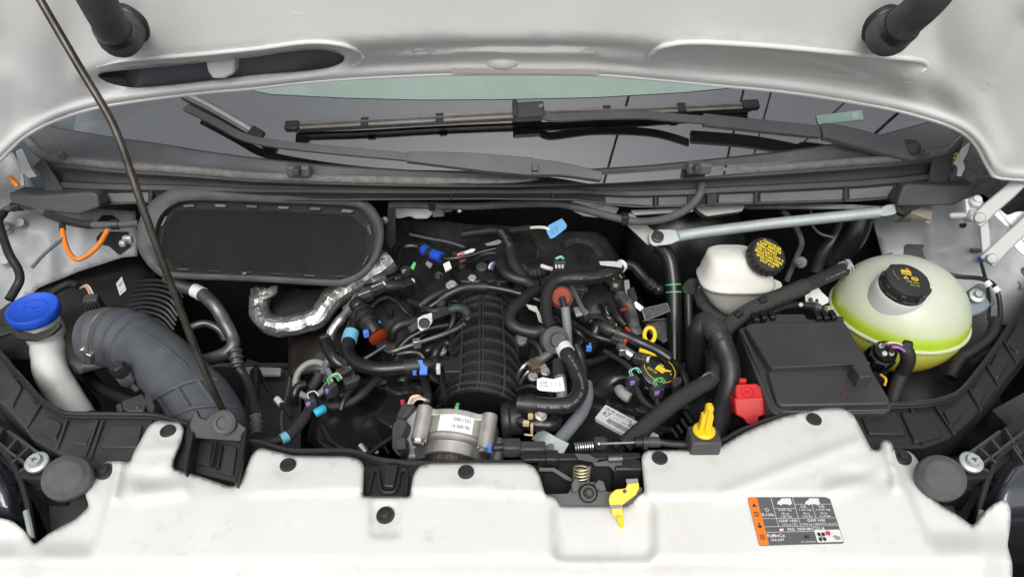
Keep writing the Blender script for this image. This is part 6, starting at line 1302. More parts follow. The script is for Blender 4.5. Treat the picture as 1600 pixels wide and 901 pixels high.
write(g, mp, '5W-20', .20, .30, .48, .38); part(t, 'yellow_print', g, M['yellowink'], sm=0)
# wiring on the right bank
def wplug(u, v, z, m_, lab, wires, S=1.0, rot=(1, .4, 0)):
    S *= .82
    t = thing('coil_plug', lab, 'connector', Z(u, v, z)-V((0, 0, .02)), 'small loom plugs on the engine'); c = Z(u, v, z)
    g = G(); g.box(c, (.024*S, .020*S, .026*S), X=rot); part(t, 'body', g, M['connector'], bev=.002)
    g = G(); g.box(c+V((-.002, -.011*S, .006)), (.011*S, .006*S, .010*S), X=rot); part(t, 'lock', g, M[m_], bev=.001)
    for k, wm in enumerate(wires):
        X = V(rot).normalized(); g = G(); o_ = c+X*(-.003+.004*k)+V((0, .004, .012*S)); g.tube(cr([o_, o_+V((-.003, .006, .009*S)), o_+V((.008, .010, .012*S)), o_+V((.015, .006, .002))], 5), .0013*S, 6); part(t, 'wire', g, M[wm])
    return t
wplug(988, 596, -.03, 'purple', 'loom plug with violet lock and mint wires beside the oil cap', ('mint', 'mint'))
wplug(1026, 612, -.03, 'purple', 'loom plug with violet lock and green wires below the oil cap', ('green', 'green'))
hose('coil_loom', 'dark loom running from the violet plugs under the braided hose', [(994, 606, -.03), (1002, 622, -.035), (1015, 634, -.04), (1030, 642, -.05)], 5, 'tape', 'wiring loom')
hose('coil_loom', 'short dark loom stub below the green-wired plug', [(1026, 622, -.04), (1028, 638, -.05), (1026, 648, -.06)], 5, 'tape', 'wiring loom')
g = G(); g.tube(zp([(967, 607, -.05), (972, 614, -.048), (984, 622, -.05)], 4), .0095, 12); solo('grey_green_plug', 'pale grey-green plug set in the valve cover well', 'plug', g, M['sagegrey'], bev=.002)
g = plate([(1050, 590), (1064, 588), (1066, 596), (1054, 606)], -.03, .02, 2); solo('oval_clip', 'dark oval clip right of the oil cap', 'clip', g, M['connector'], bev=.003)
# dipstick
c = Z(1015, 523, .012); t = thing('dipstick', 'yellow ring-handled dipstick behind the oil cap', 'dipstick', c-V((0, 0, .04)))
g = G(); X_ = V((.9, .0, .2)).normalized(); Y_ = V((-.1, .5, .85)).normalized(); nn = X_.cross(Y_)
P = [c+X_*(.0095*math.cos(k*.2618))+Y_*(.0135*math.sin(k*.2618)) for k in range(25)]; 
g = flatbar(P, .006, .010, nn) if False else G().tube(P, .0040, 10); part(t, 'ring', g, M['yellow'])
g = G(); g.tube([c-Y_*.015, c-Y_*.03], .006, 12); g.tube(cr([c-Y_*.022+V((-.022, -.008, -.0)), c-Y_*.028+V((0, -.008, 0)), c-Y_*.030+V((.022, -.01, -.004))], 4), .004, 8); part(t, 'stem', g, M['yellow'])
P = zp([(969, 540, -.01), (976, 548, -.01), (988, 556, -.015)], 4); g = G(); g.tube(P, .0095, 14); g.box(Z(972, 548, -.0), (.012, .012, .014)); solo('shiny_fitting', 'small shiny metal fitting in front of the yellow dipstick', 'fitting', g, M['steel'], bev=.001)
# hoses on the right bank
hose('thin_pipe', 'thin black pipe crossing from the brown cap to the elbow pipe', [(845, 476, .0), (861, 481, .0), (895, 505, .0), (930, 525, -.0), (967, 535, -.01), (1000, 545, -.03)], 5, 'gloss', 'pipe')
t, P, r_ = hose('elbow_pipe', 'black elbow pipe with blue clip running behind the oil cap', [(929, 520, .0), (936, 508, .012), (950, 514, .012), (975, 524, .005), (1000, 535, -.0), (1026, 547, -.01), (1046, 560, -.02)], 9, 'gloss', 'pipe', parts='pipe')
band(t, P, r_, .28, .38, 'black', 'collar', .002); band(t, P, r_, .42, .45, 'black', 'collar', .002)
g = G(); g.tube([Z(938, 506, .01), Z(930, 524, -.01), Z(918, 545, -.05)], .0145, 16); part(t, 'socket', g, M['gloss']); g = G(); g.box(Z(920, 544, -.025), (.010, .006, .012)); g.box(Z(922, 537, -.018), (.004, .004, .004)); part(t, 'blue_clip', g, M['clipblue'], bev=.001)
# rubber hose with printed text, bent like a U
t, P, r_ = hose('printed_hose', 'thick black hose with white printing hooked beside the manifold', [(879, 540, .02), (888, 556, .02), (900, 578, .015), (907, 602, .01), (902, 620, .01), (888, 631, .01), (865, 634, .01), (838, 632, .01), (808, 630, .01)], 13, 'rubber', parts='tube', n=22)
g = G(); tm = tubemap(P, r_); write(g, tm, '6.9-07  0000V5  5S-15188  20L 7M', .16, .50, .86, .62); part(t, 'print', g, M['hoseink'], sm=0)
band(t, P, r_, .03, .09, 'label', 'tape_ring', .0012, 20); band(t, P, r_, .90, .95, 'black', 'end_ring', .0022, 20)
g = G(); g.box(Z(887, 636, .018), (.003, .003, .003)); part(t, 'brass_speck', g, M['goldink'])
c = Z(868, 531, .025); ax_ = V((-.1, .45, .88)).normalized(); g = G(); g.lathe(c, V((.2, -.75, .6)), [(.012, -.03), (.024, -.022), (.0255, -.004), (.024, .004), (.014, .009), (.012, .020), (.0, .02)], 32); solo('check_valve', 'dull black disc-shaped valve at the top of the printed hose', 'valve', g, M['softrubber'])
g = G(); g.tube(zp([(885, 560, -.02), (893, 552, -.015), (903, 552, -.015)], 4), .012, 14); solo('side_spigot', 'black spigot under the disc-shaped valve', 'spigot', g, M['gloss'])
hose('small_hose', 'short black hose with pale tip beside the disc-shaped valve', [(900, 540, -.0), (906, 555, -.01), (910, 575, -.03), (912, 600, -.05)], 8, 'rubber')
# grey conduit and the white tagged one
hose('grey_conduit', 'smooth grey conduit sweeping down to the latch plate', [(916, 600, -.03), (917, 620, -.03), (908, 645, -.03), (893, 665, -.03), (872, 690, -.03), (852, 712, -.03)], 10.5, 'greyrod', 'conduit')
t, P, r_ = hose('tagged_conduit', 'grey conduit wearing a printed white tag below the disc valve', [(872, 566, -.0), (874, 585, .0), (877, 605, -.0), (878, 625, -.01)], 9, 'greyrod', 'conduit', parts='conduit')
band(t, P, r_, .0, .45, 'braid', 'braided_sleeve', .001)
c_ = Z(860, 600, .012); nn = V((.05, -.5, .86)).normalized(); g = vplate([(839, 592), (848, 589), (864, 592), (879, 588), (883, 610), (868, 612), (844, 610), (839, 607)], c_, nn, .0012, 2); tg = part(t, 'tag', g, M['label'])
mp = quadmap(PL(841, 608, c_, nn), PL(882, 610, c_, nn), PL(879, 591, c_, nn), PL(841, 592, c_, nn), .0006); g = G(); write(g, mp, 'K2GE', .08, .55, .36, .78); write(g, mp, '9D 333', .08, .25, .38, .42)
for k in range(3): write(g, mp, '( 0 (', .5+.16*k, .2, .56+.16*k, .8)
part(tg, 'print', g, M['ink'], sm=0)
# steel pipes with copper block
t = thing('fuel_pipe', 'small bent steel fuel pipe with brass-coloured block beside the manifold', 'pipe', Z(820, 580, -.03))
for pts in ([(808, 592, -.03), (812, 580, -.01), (820, 570, .0), (832, 562, .0)], [(812, 600, -.04), (820, 586, -.02), (830, 576, -.01), (840, 570, -.01)]): g = G(); g.tube(zp(pts, 5), .0034, 10); part(t, 'tube', g, M['steel'])
g = plate([(824, 564), (838, 556), (846, 562), (842, 572), (832, 576)], .008, .02, 1); part(t, 'block', g, mat('brass_block', (.35, .28, .2), .35, .8), bev=.001)
g = G(); g.tube([Z(842, 564, .004), Z(858, 552, .004)], .0085, 14); part(t, 'nut', g, M['steel'])
for u, v in ((848, 574), (833, 588), (852, 580)): stamp(t, 'bolt', BOLT['steel'], Z(u, v, -.01), V((.2, -.4, .9)), random.random(), .85)
# brown cap and grey rod
t = thing('brown_cap', 'orange-brown round cap on a grey rod in the rear of the engine', 'cap', Z(884, 540, -.06))
c = Z(877, 464, .045); nn = V((-.1, -.72, .68)).normalized(); g = G(); g.lathe(c, nn, [(.019, -.014), (.0195, -.002), (.019, .0), (.017, .002), (.008, .0025), (0, .0025)], 34); part(t, 'disc', g, M['rust'])
g = G(); g.lathe(c, nn, [(.021, -.016), (.022, -.010), (.0215, -.004), (.018, -.003)], 34); part(t, 'rubber_rim', g, M['rubber'])
P = zp([(878, 465, .055), (881, 476, .05), (883, 484, .045)], 8); E, R_ = bead(P, .0055, .0008, .005); g = G(); g.tube(E, R_, 14); part(t, 'corrugated_neck', g, M['rubber'])
g = G(); g.tube(zp([(883, 480, .047), (886, 510, .02), (888, 548, -.02)], 6), .0082, 16); part(t, 'rod', g, M['greyrod'])
# loops of black hose behind the manifold
hose('loop_hose', 'black hose looping down beside the ribs of the manifold', [(838, 452, .03), (824, 462, .035), (806, 478, .035), (797, 492, .03), (799, 506, .025), (814, 515, .02), (835, 519, .018), (850, 517, .018), (862, 520, .02)], 9.5, 'rubber', n=18)
t, P, r_ = hose('rear_hose', 'black hose arching from the disc valve to the white-tipped joint', [(862, 512, .03), (856, 500, .035), (853, 475, .045), (857, 452, .055), (870, 439, .06), (892, 434, .062), (918, 433, .06), (945, 429, .055), (962, 422, .05), (972, 414, .05)], 9, 'rubber', parts='tube', n=18)
g = G(); tm = tubemap(P, r_); write(g, tm, '7M-4R   5H-41   SAE', .55, .35, .8, .45); part(t, 'print', g, M['hoseink'], sm=0)
band(t, P, r_, .955, 1, 'label', 'white_tip', .0014, 18)
g = plate([(936, 408), (960, 408), (972, 411), (972, 416), (956, 414), (938, 412)], .07, .003, 1); part(t, 'white_strap', g, M['whiteplastic'])
t, P, r_ = hose('ball_pipe', 'black pipe ending in a ball joint in front of the green-ringed pipe', [(978, 412, .05), (990, 416, .045), (1003, 430, .03), (1014, 442, .015), (1026, 450, .005)], 7, 'gloss', 'pipe', parts='pipe')
g = G(); g.sphere(Z(1028, 452, .0), .012, 18); part(t, 'ball', g, M['gloss']); band(t, P, r_, .70, .78, 'black', 'ring', .002); band(t, P, r_, .84, .90, 'black', 'ring', .002)
hose('taped_loom', 'taped loom curving down behind the manifold from the corrugated conduit', [(784, 386, .05), (782, 404, .05), (788, 424, .045), (802, 434, .04), (822, 440, .035), (838, 451, .03)], 8.5, 'rubber', 'wiring loom')
P = zp([(722, 366, .04), (745, 363, .045), (770, 360, .05), (784, 364, .05), (794, 380, .05), (798, 400, .045)], 8); E, R_ = bead(P, .0098, .0014, .0075); g = G(); g.tube(E, R_, 14); solo('corrugated_conduit', 'ribbed black conduit bending down along the firewall felt', 'conduit', g, M['rubber'])
hose('conduit_tail', 'black taped trunk continuing from the ribbed conduit', [(797, 392, .05), (802, 412, .04), (812, 428, .03), (816, 440, .02), (812, 452, .0)], 11, 'tape', 'wiring loom')
P = zp([(812, 420, .02), (828, 426, .02), (846, 424, .02), (856, 420, .02)], 8); E, R_ = bead(P, .012, .0014, .008); g = G(); g.tube(E, R_, 14); solo('corrugated_conduit', 'short ribbed conduit stub behind the brown cap', 'conduit', g, M['tape'])
t, P, r_ = hose('purge_pipe', 'thin black pipe with two bright blue sleeves behind the manifold', [(660, 388, .02), (672, 395, .022), (690, 402, .024), (705, 404, .026), (730, 400, .03), (758, 392, .035), (784, 386, .04)], 4.6, 'gloss', 'pipe', parts='pipe')
band(t, P, r_, .05, .16, 'bluecap', 'blue_sleeve', .0062); band(t, P, r_, .22, .33, 'bluecap', 'blue_sleeve', .0055); band(t, P, r_, .0, .05, 'rubber', 'cap', .009); band(t, P, r_, .16, .22, 'black', 'black_sleeve', .0065)
hose('bent_pipe', 'black pipe stepping up beside the oval inlet to the blue-sleeved pipe', [(600, 432, .0), (612, 425, .0), (621, 416, .005), (625, 400, .015), (629, 388, .02), (642, 384, .022), (660, 387, .02)], 6, 'gloss', 'pipe')
t, P, r_ = hose('vent_pipe', 'grey-black pipe bridging the top of the ribbed manifold', [(660, 486, .0), (680, 474, .01), (698, 461, .02), (724, 450, .03), (757, 448, .035), (790, 453, .03), (816, 460, .025), (845, 470, .015), (866, 478, .008)], 5.4, 'gloss', 'pipe', parts='pipe')
band(t, P, r_, .40, .52, 'rubber', 'sleeve', .0022); band(t, P, r_, .18, .40, 'rubber', 'sleeve', .0018)
t, P, r_ = hose('green_hose', 'greenish black small hose turning down on the side of the manifold', [(684, 492, .0), (696, 486, .005), (712, 481, .01), (724, 482, .01), (730, 490, .005), (731, 500, -.0)], 7, 'greenrub', parts='tube') if False else (None, None, None)
M['greenrub'] = mat('greenish_rubber', (.030, .048, .036), .5, var=.4, vscale=60)
t, P, r_ = hose('green_hose', 'greenish black small hose turning down on the side of the manifold', [(684, 494, .0), (696, 487, .005), (712, 481, .012), (724, 483, .012), (731, 491, .008), (732, 502, .0)], 7, 'greenrub', parts='tube'); band(t, P, r_, .8, 1, 'rubber', 'end', .0012)
t, P, r_ = hose('green_hose', 'dark green stub hose below the vent pipe', [(694, 463, .012), (690, 472, .01), (688, 482, .005)], 7, 'greenrub', parts='tube')
g = vplate([(822, 475), (838, 478), (842, 486), (848, 500), (850, 506), (842, 502), (838, 488), (826, 482)], Z(838, 490, .02), (0, -.5, .86), .003, 1); solo('strap_bracket', 'pale slotted metal strap beside the black hose loop', 'bracket', g, mat('pale_metal', (.5, .49, .45), .45, .3), bev=.0008)
# odds and ends at the rear
t = thing('fuel_connector', 'black connector with white teeth and green wire above the brown cap', 'connector', Z(874, 416, .02)); g = G(); g.box(Z(874, 413, .05), (.024, .022, .024)); part(t, 'body', g, M['connector'], bev=.002)
g = G(); [g.box(Z(869+5*k, 416, .062), (.004, .006, .005)) for k in range(3)]; part(t, 'teeth', g, M['whiteplastic'], kind='stuff'); g = G(); g.tube(zp([(869, 404, .065), (876, 401, .07), (880, 404, .065)], 4), .0026, 8); part(t, 'wire', g, M['mint'])
g = G(); g.tube(zp([(846, 415, .05), (854, 418, .05), (862, 420, .045)], 4), .0042, 8); solo('cream_wire', 'short cream wire end beside the ribbed conduit stub', 'wire', g, M['whitewire'])
g = vplate([(757, 381), (780, 374), (784, 377), (782, 381), (762, 384)], Z(770, 379, .06), (0, -.5, .86), .002, 1); solo('grey_strip', 'flat grey plastic strip lying on the firewall felt', 'strip', g, M['greyrod'])
g = vplate([(714, 397), (738, 388), (743, 389), (740, 393), (716, 400)], Z(728, 394, .05), (0, -.5, .86), .002, 1); t = solo('white_strap', 'white and red paper strip beside the blue-sleeved pipe', 'strip', g, M['whiteplastic']); g = vplate([(713, 399), (724, 394), (727, 395), (716, 400)], Z(720, 397, .0525), (0, -.5, .86), .001); part(t, 'red_end', g, M['redwire'])
g = vplate([(717, 407), (728, 404), (727, 407), (719, 410)], Z(722, 407, .05), (0, -.5, .86), .004, 1); solo('orange_clip', 'tiny orange clip under the blue-sleeved pipe', 'clip', g, M['rust'])
g = vplate([(692, 412), (702, 407), (706, 418), (696, 424)], Z(699, 415, .04), (0, -.5, .86), .006, 1); solo('white_clip', 'small off-white clip below the blue sleeves', 'clip', g, M['whiteplastic'], bev=.001)
g = vplate([(641, 418), (647, 408), (650, 411), (646, 421)], Z(645, 415, .03), (0, -.5, .86), .006, 1); solo('green_clip', 'small green clip left of the blue-sleeved pipe', 'clip', g, M['green'], bev=.001)
g = vplate([(664, 412), (668, 407), (676, 412), (672, 419)], Z(670, 413, .03), (0, -.5, .86), .004, 1); solo('grey_tab', 'small grey tab near the green clip', 'tab', g, M['greyrod'], bev=.001)
wplug(634, 424, .0, 'sagegrey', 'small grey-lipped plug on the felt beside the green clip', (), .9, (1, .8, 0))
wplug(962, 446, .01, 'sagegrey', 'grey plug with amber wires under the white-tipped hose', ('yellowwire',), .95, (1, -.5, 0))
wplug(622, 436, -.02, 'steel', 'black plug with metal lip above the left bank', (), .8, (1, .8, 0))
g = plate([(672, 440), (692, 432), (700, 440), (704, 470), (684, 482), (670, 476)], .0, .05, 3); solo('coil_box', 'black coil pack on the rear left of the manifold', 'coil', g, M['black'], bev=.003)
g = plate([(716, 422), (735, 418), (742, 432), (736, 440), (718, 438)], .005, .04, 3); solo('coil_box', 'smaller black coil pack behind the manifold sensor', 'coil', g, M['black'], bev=.003)
g = G(); g.lathe(Z(753, 417, .02), (0, -.3, .95), [(.012, -.02), (.012, .002), (.009, .004), (0, .004)], 20); solo('round_plug', 'round black plug behind the manifold sensor', 'plug', g, M['connector'])
for pts, lab in (([(925, 445, .0), (950, 440, .02), (958, 470, .0), (930, 500, -.01), (905, 470, -.01)], ''),):
    g = sheet([(900, 460), (915, 446), (945, 440), (962, 455), (965, 480), (940, 500), (915, 492)], 8, lambda u, v: Z(u, v, -.01+.02*math.exp(-((u-930)/25)**2-((v-468)/20)**2)), fine=6); solo('rear_cam_cover', 'dull black rounded cover behind the elbow pipe', 'cover', g, M['black'], thick=.01, sm=70, recalc=False)
hose('amber_cable', 'slim grey cable slanting behind the brown cap', [(893, 448, .02), (904, 470, .01), (914, 490, .0), (924, 502, -.01)], 4, 'panel', 'cable', 8)
hose('foil_loom', 'foil-flecked taped loom behind the yellow dipstick', [(968, 462, .0), (980, 474, -.0), (986, 492, -.01), (990, 510, -.01), (996, 526, -.02)], 10, 'foiltape', 'wiring loom') if False else None
M['foiltape'] = mat('grey_flecked_tape', (.12, .12, .12), .4, .4, var=.6, vscale=90, bump=.003, bscale=120)
hose('foil_loom', 'foil-flecked taped loom behind the yellow dipstick', [(968, 462, .0), (980, 474, -.0), (986, 492, -.01), (990, 510, -.01), (996, 526, -.02)], 10, 'foiltape', 'wiring loom')
for k, (pts, m_, lab) in enumerate((([(940, 480, -.0), (948, 490, .0), (956, 505, -.01)], 'whitewire', 'thin pale wire among the looms behind the elbow pipe'), ([(955, 500, -.0), (962, 508, -.0), (966, 520, -.01)], 'yellowwire', 'short amber wire near the elbow pipe collar'), ([(978, 512, -.0), (984, 518, -.0)], 'redwire', 'tiny red wire end at the foil-flecked loom'), ([(970, 484, .005), (980, 482, .008), (978, 478, .006)], 'rust', 'tiny brown-orange wire loop on the foil-flecked loom'))):
    hose('loose_wire', lab, pts, 2.6, m_, 'wire', 6, group='loose wires behind the engine')
# heat shields
g = vplate([(1004, 483), (1042, 474), (1046, 486), (1008, 501)], Z(1025, 486, -.03), (-.1, -.7, .7), .003); t = solo('heat_shield', 'dotted sheet metal shield strip beside the green-ringed pipe', 'heat shield', g, M['weave'], bev=.0006)
for a, b in (((1003, 483), (1042, 474)), ((1008, 501), (1046, 486)), ((1003, 483), (1008, 501)), ((1042, 474), (1046, 486))): g = G(); g.tube([PL(*a, Z(1025, 486, -.03), V((-.1, -.7, .7)).normalized()), PL(*b, Z(1025, 486, -.03), V((-.1, -.7, .7)).normalized())], .0016, 6); part(t, 'bright_edge', g, M['steel'])
g = vplate([(1008, 505), (1048, 497), (1056, 520), (1036, 535), (1016, 520)], Z(1030, 512, -.07), (-.1, -.5, .85), .003); t = solo('heat_shield', 'lower dotted shield plate under the shield strip', 'heat shield', g, M['weave'], bev=.0006)
for a, b in (((1004, 502), (1048, 497)), ((1036, 535), (1060, 519))): g = G(); g.tube([PL(*a, Z(1030, 512, -.068), V((-.1, -.5, .85)).normalized()), PL(*b, Z(1030, 512, -.068), V((-.1, -.5, .85)).normalized())], .0016, 6); part(t, 'bright_edge', g, M['steel'])
g = flatbar(zp([(979, 438, -.0), (982, 458, -.01), (990, 472, -.02), (1003, 483, -.03)], 5), .010, .003, V((-.3, -.5, .8))); solo('shield_edge', 'bright curved metal edge leading to the dotted shield strip', 'edge strip', g, M['zinc'])
# ================================================================== LEFT BANK
VLo = rnd([(478, 690), (486, 650), (500, 620), (530, 592), (580, 575), (640, 572), (672, 590), (690, 612), (672, 640), (640, 660), (620, 700), (560, 722), (500, 716)], 8, 3)
def vl(u, v):
    h = -.11; d = pold(u, v, VLo, True); h -= .03*(1-ss(0, 14, d)); s = (v-(640-.30*(u-500)))
    h += .030*ss(-6, 14, -s); h += .012*math.exp(-(segd(u, v, (570, 655), (640, 600))/10)**2); b = math.hypot((u-580)/20, (v-622)/12); h -= .016*(1-ss(.7, 1.1, b)); return Z(u, v, h)
g = sheet(VLo, 10, vl, fine=7); t = thing('valve_cover', 'glossy black valve cover behind the throttle body plug side', 'valve cover', Z(570, 650, -.2)); part(t, 'cover', g, M['gloss'], thick=.005, sm=60, recalc=False)
for k in range(5):
    a = Z(586+14*k, 668-7*k, -.085+.003*k); g = G(); g.tube([a, a+V((.03, -.05, -.01))], .0024, 8); part(t, 'groove_rib', g, M['gloss'])
g = G(); g.tube(zp([(600, 648, -.07), (612, 628, -.06), (640, 606, -.055), (656, 600, -.06)], 5), .006, 10); part(t, 'edge_rib', g, M['gloss'])
g = plate([(586, 652), (600, 626), (622, 608), (652, 598), (668, 606), (650, 628), (628, 646), (612, 668)], -.052, .03, 5); part(t, 'raised_corner', g, M['gloss'], bev=.006)
# thick crankcase hose with blue clip
t, P, r_ = hose('breather_hose', 'thick glossy breather hose with blue clip running to the manifold', [(563, 482, .02), (555, 505, .01), (546, 530, .005), (544, 550, .0), (556, 566, .0), (590, 576, .0), (638, 573, .0), (668, 570, -.0), (690, 570, -.01), (720, 570, -.015)], 11.5, 'gloss', parts='tube', n=22)
band(t, P, r_, .175, .24, 'tealtape', 'blue_band', .0012, 22); band(t, P, r_, .80, .83, 'rubber', 'ring', .002, 22); band(t, P, r_, .66, .74, 'black', 'sleeve', .0015, 22)
g = vplate([(652, 562), (660, 562), (662, 570), (668, 572), (667, 584), (655, 584), (657, 572)], Z(660, 573, .014), (0, -.4, .92), .006, 1); part(t, 'blue_clip', g, M['clipblue'], bev=.001)
g = G(); g.box(Z(648, 582, .008), (.006, .006, .006)); part(t, 'blue_stud', g, M['clipblue'])
g = G(); g.box(Z(685, 576, .004), (.007, .012, .016)); part(t, 'white_lock', g, M['whiteplastic'], bev=.001)
g = plate([(692, 556), (722, 558), (722, 580), (694, 580)], .0, .03, 2); part(t, 'socket', g, M['black'], bev=.006)
# nozzle with blue clips and brown ring
t = thing('vent_nozzle', 'black nozzle with two light blue clips and a brown ring', 'nozzle', Z(592, 530, -.05))
NP_ = zp([(560, 478, .03), (568, 490, .028), (578, 506, .02), (588, 520, .01)], 4); g = G(); g.tube(NP_, [.017-.003*(i < 3) for i in range(len(NP_))], 20); part(t, 'nozzle_body', g, M['gloss'])
for f in (.3, .45, .6): i = int(f*(len(NP_)-1)); g = G(); g.tube(NP_[i:i+2], .0185, 20); part(t, 'collar', g, M['black'])
g = G(); c = Z(591, 526, .0); g.lathe(c, (NP_[-1]-NP_[0]), [(.0165, -.012), (.0175, -.006), (.0175, .004), (.014, .006)], 26); part(t, 'brown_ring', g, M['rust'])
for u, v in ((591, 507), (572, 521)): g = G(); g.box(Z(u, v, .02), (.009, .007, .014), X=(1, .6, 0)); part(t, 'blue_clip', g, M['clipblue'], bev=.001)
g = G(); g.sphere(Z(560, 478, .03), .018, 16); part(t, 'elbow', g, M['gloss'])
g = sheet([(566, 500), (590, 470), (625, 462), (650, 480), (650, 520), (620, 545), (590, 545)], 8, lambda u, v: Z(u, v, -.07+.035*math.exp(-((u-612)/34)**2-((v-498)/30)**2)), fine=6); solo('cam_cover', 'dusty grey-black domed cover under the thin arching cable', 'cover', g, M['connector'], thick=.01, sm=70, recalc=False)
g = plate([(602, 478), (608, 474), (614, 482), (612, 490), (604, 488)], -.02, .03, 1); solo('square_plug', 'small square black plug on the domed cover', 'plug', g, M['black'], bev=.001)
hose('arch_cable', 'thin black cable arching over the domed cover', [(574, 488, .0), (588, 472, .01), (604, 465, .012), (620, 472, .01), (632, 486, .0), (642, 494, -.01)], 3.2, 'gloss', 'cable', 8)
# sensor steel bracket with hole
t = thing('lifting_bracket', 'bright steel bracket with a round hole left of the manifold', 'bracket', Z(663, 510, -.02)); c_ = Z(663, 502, .02); nn = V((.1, -.5, .86)).normalized()
g = vplate([(652, 497), (660, 492), (675, 488), (676, 502), (670, 512), (658, 517), (653, 512)], c_, nn, .003, 1); part(t, 'plate', g, M['alu'], bev=.0006)
g = G(); h_ = PL(663, 505, c_, nn)+nn*.0006; g.lathe(h_, nn, [(.0105, 0), (.0105, .0012), (.0085, .0014), (.0085, .0002), (0, .0002)], 24, X=RT, sx=1.0); part(t, 'hole', g, M['rubber'])
hose('hose_stub', 'black hose end bending down beside the steel bracket', [(652, 500, .0), (640, 504, .0), (624, 508, .0), (614, 518, -.01), (612, 530, -.03)], 8, 'rubber')
t, P, r_ = hose('steel_rail', 'slim dark rail pipe slanting past the steel bracket', [(604, 547, -.02), (612, 549, -.01), (630, 543, -.005), (660, 533, .0), (690, 523, .003), (712, 514, .004), (726, 506, .005)], 3.6, 'darksteel', 'pipe', parts='pipe')
g = G(); g.box(P[int(.45*len(P))]+V((0, 0, .0)), (.014, .012, .016), X=(1, .3, 0)); part(t, 'clamp', g, M['alu'], bev=.001)
hose('steel_rail', 'second slim rail pipe tucked below the first one', [(620, 553, -.02), (640, 550, -.015), (655, 552, -.02), (664, 562, -.03)], 3.2, 'darksteel', 'pipe')
hose('steel_rail', 'thin bright rail crossing under the brown ring', [(556, 568, -.03), (580, 554, -.03), (602, 540, -.03)], 2.6, 'steel', 'pipe')
hose('stub_hose', 'small black hose rising beside the manifold bolt', [(678, 560, -.04), (682, 548, -.03), (692, 538, -.03), (700, 536, -.03)], 7, 'rubber')
# foil covered pipe
FPth = [(408, 456, -.02), (405, 475, -.03), (408, 494, -.04), (425, 508, -.045), (450, 510, -.045), (474, 504, -.045), (496, 496, -.04), (506, 484, -.03), (520, 466, -.02), (540, 450, -.01), (562, 434, .0), (586, 420, .01), (606, 404, .02)]
P = zp(FPth, 7); E = even(P, .0105); R_ = [lerp(.0205, .030, ss(.45, .85, i/len(E)))*(1+.12*noise.noise(q*60)) for i, q in enumerate(E)]; g = G(); g.tube(E, R_, 15)
for i, v_ in enumerate(g.v):
    if (i % 16) in (0, 15): continue
    g.v[i] = v_+V((noise.noise(v_*140), noise.noise(v_*140+V((7, 0, 0))), noise.noise(v_*140+V((0, 9, 0)))))*.0030
solo('foil_pipe', 'pipe wrapped in crumpled silver foil below the oval inlet', 'pipe', g, M['foil'], sm=14)
g = sheet([(425, 450), (470, 448), (520, 446), (512, 470), (495, 490), (470, 497), (440, 503), (424, 490), (430, 465)], 8, lambda u, v: Z(u, v, -.06), fine=7); solo('woven_sleeve', 'dark woven heat sleeve seen inside the bend of the foil pipe', 'sleeve', g, M['weave'], thick=.01, recalc=False)
g = vplate([(401, 448), (408, 452), (418, 450), (426, 446), (434, 446), (432, 456), (424, 462), (412, 466), (404, 462)], Z(416, 456, .0), (0, -.5, .86), .006, 1); solo('foil_scrap', 'torn foil edge at the open end of the foil pipe', 'foil', g, M['foil'])
E = even(zp([(500, 430, -.06), (520, 470, -.06), (540, 492, -.05)], 6), .01)
g = sheet([(450, 520), (500, 508), (520, 480), (545, 470), (560, 520), (540, 560), (500, 580), (450, 585)], 10, lambda u, v: Z(u, v, -.13+.03*math.exp(-((u-500)/40)**2-((v-540)/40)**2)), fine=8); solo('turbo_shroud', 'dark brownish metal shroud below the foil pipe', 'shroud', g, mat('scorched_metal', (.06, .052, .048), .34, .5, var=.4, vscale=15), thick=.01, sm=70, recalc=False)
for pts, r_, lab in (([(560, 462, .0), (548, 480, .005), (532, 500, .0), (520, 515, -.01), (516, 535, -.03), (519, 550, -.05)], 7, 'silver-wrapped line dropping beside the thick breather hose'), ([(610, 430, -.01), (585, 446, .0), (565, 462, .0), (540, 486, -.01)], 6.5, 'silver-wrapped line above the nozzle'), ([(522, 545, -.05), (514, 562, -.06), (508, 578, -.06), (506, 592, -.06)], 7, 'lower end of silver wrap above the loom plugs')):
    P = even(zp(pts, 6), .005); g = G(); g.tube(P, [r_*mpp(P[0])*(1+.2*noise.noise(e*90)) for e in P], 14); solo('foil_line', lab, 'line', g, M['foil'], sm=30, group='foil-wrapped lines')
# harness on the left bank
t, P, r_ = hose('bank_loom', 'taped loom wandering across the valve cover below the breather hose', [(593, 590, -.035), (580, 602, -.035), (566, 616, -.035), (548, 628, -.04), (528, 634, -.04), (508, 634, -.04), (494, 626, -.04), (484, 612, -.04)], 6.5, 'tape', 'wiring loom', parts='loom')
band(t, P, r_, .26, .30, 'rubber', 'tie', .002)
t, P, r_ = hose('front_branch_loom', 'loom branch with blue tape dropping to the front beam', [(488, 622, -.03), (482, 640, -.03), (472, 658, -.03), (458, 674, -.03), (442, 685, -.03), (424, 690, -.03), (404, 692, -.035)], 7.5, 'tape', 'wiring loom', parts='loom')
band(t, P, r_, .60, .68, 'tealtape', 'blue_tape', .0014); band(t, P, r_, .26, .58, 'braid', 'brown_wrap', .0008)
hose('black_stub', 'black stub hose leaning into the loom plugs', [(500, 582, .0), (494, 595, -.01), (488, 605, -.02)], 8, 'tape', 'hose')
hose('black_stub', 'bent black tube beside the white ring deep in the bay', [(478, 600, -.03), (466, 604, -.03), (460, 618, -.04), (460, 632, -.06)], 7, 'gloss', 'tube')
hose('dark_stub', 'glossy black pipe standing beside the silver-wrapped line', [(508, 530, .0), (516, 550, -.0), (528, 566, -.01), (545, 574, -.02)], 10, 'gloss', 'pipe')
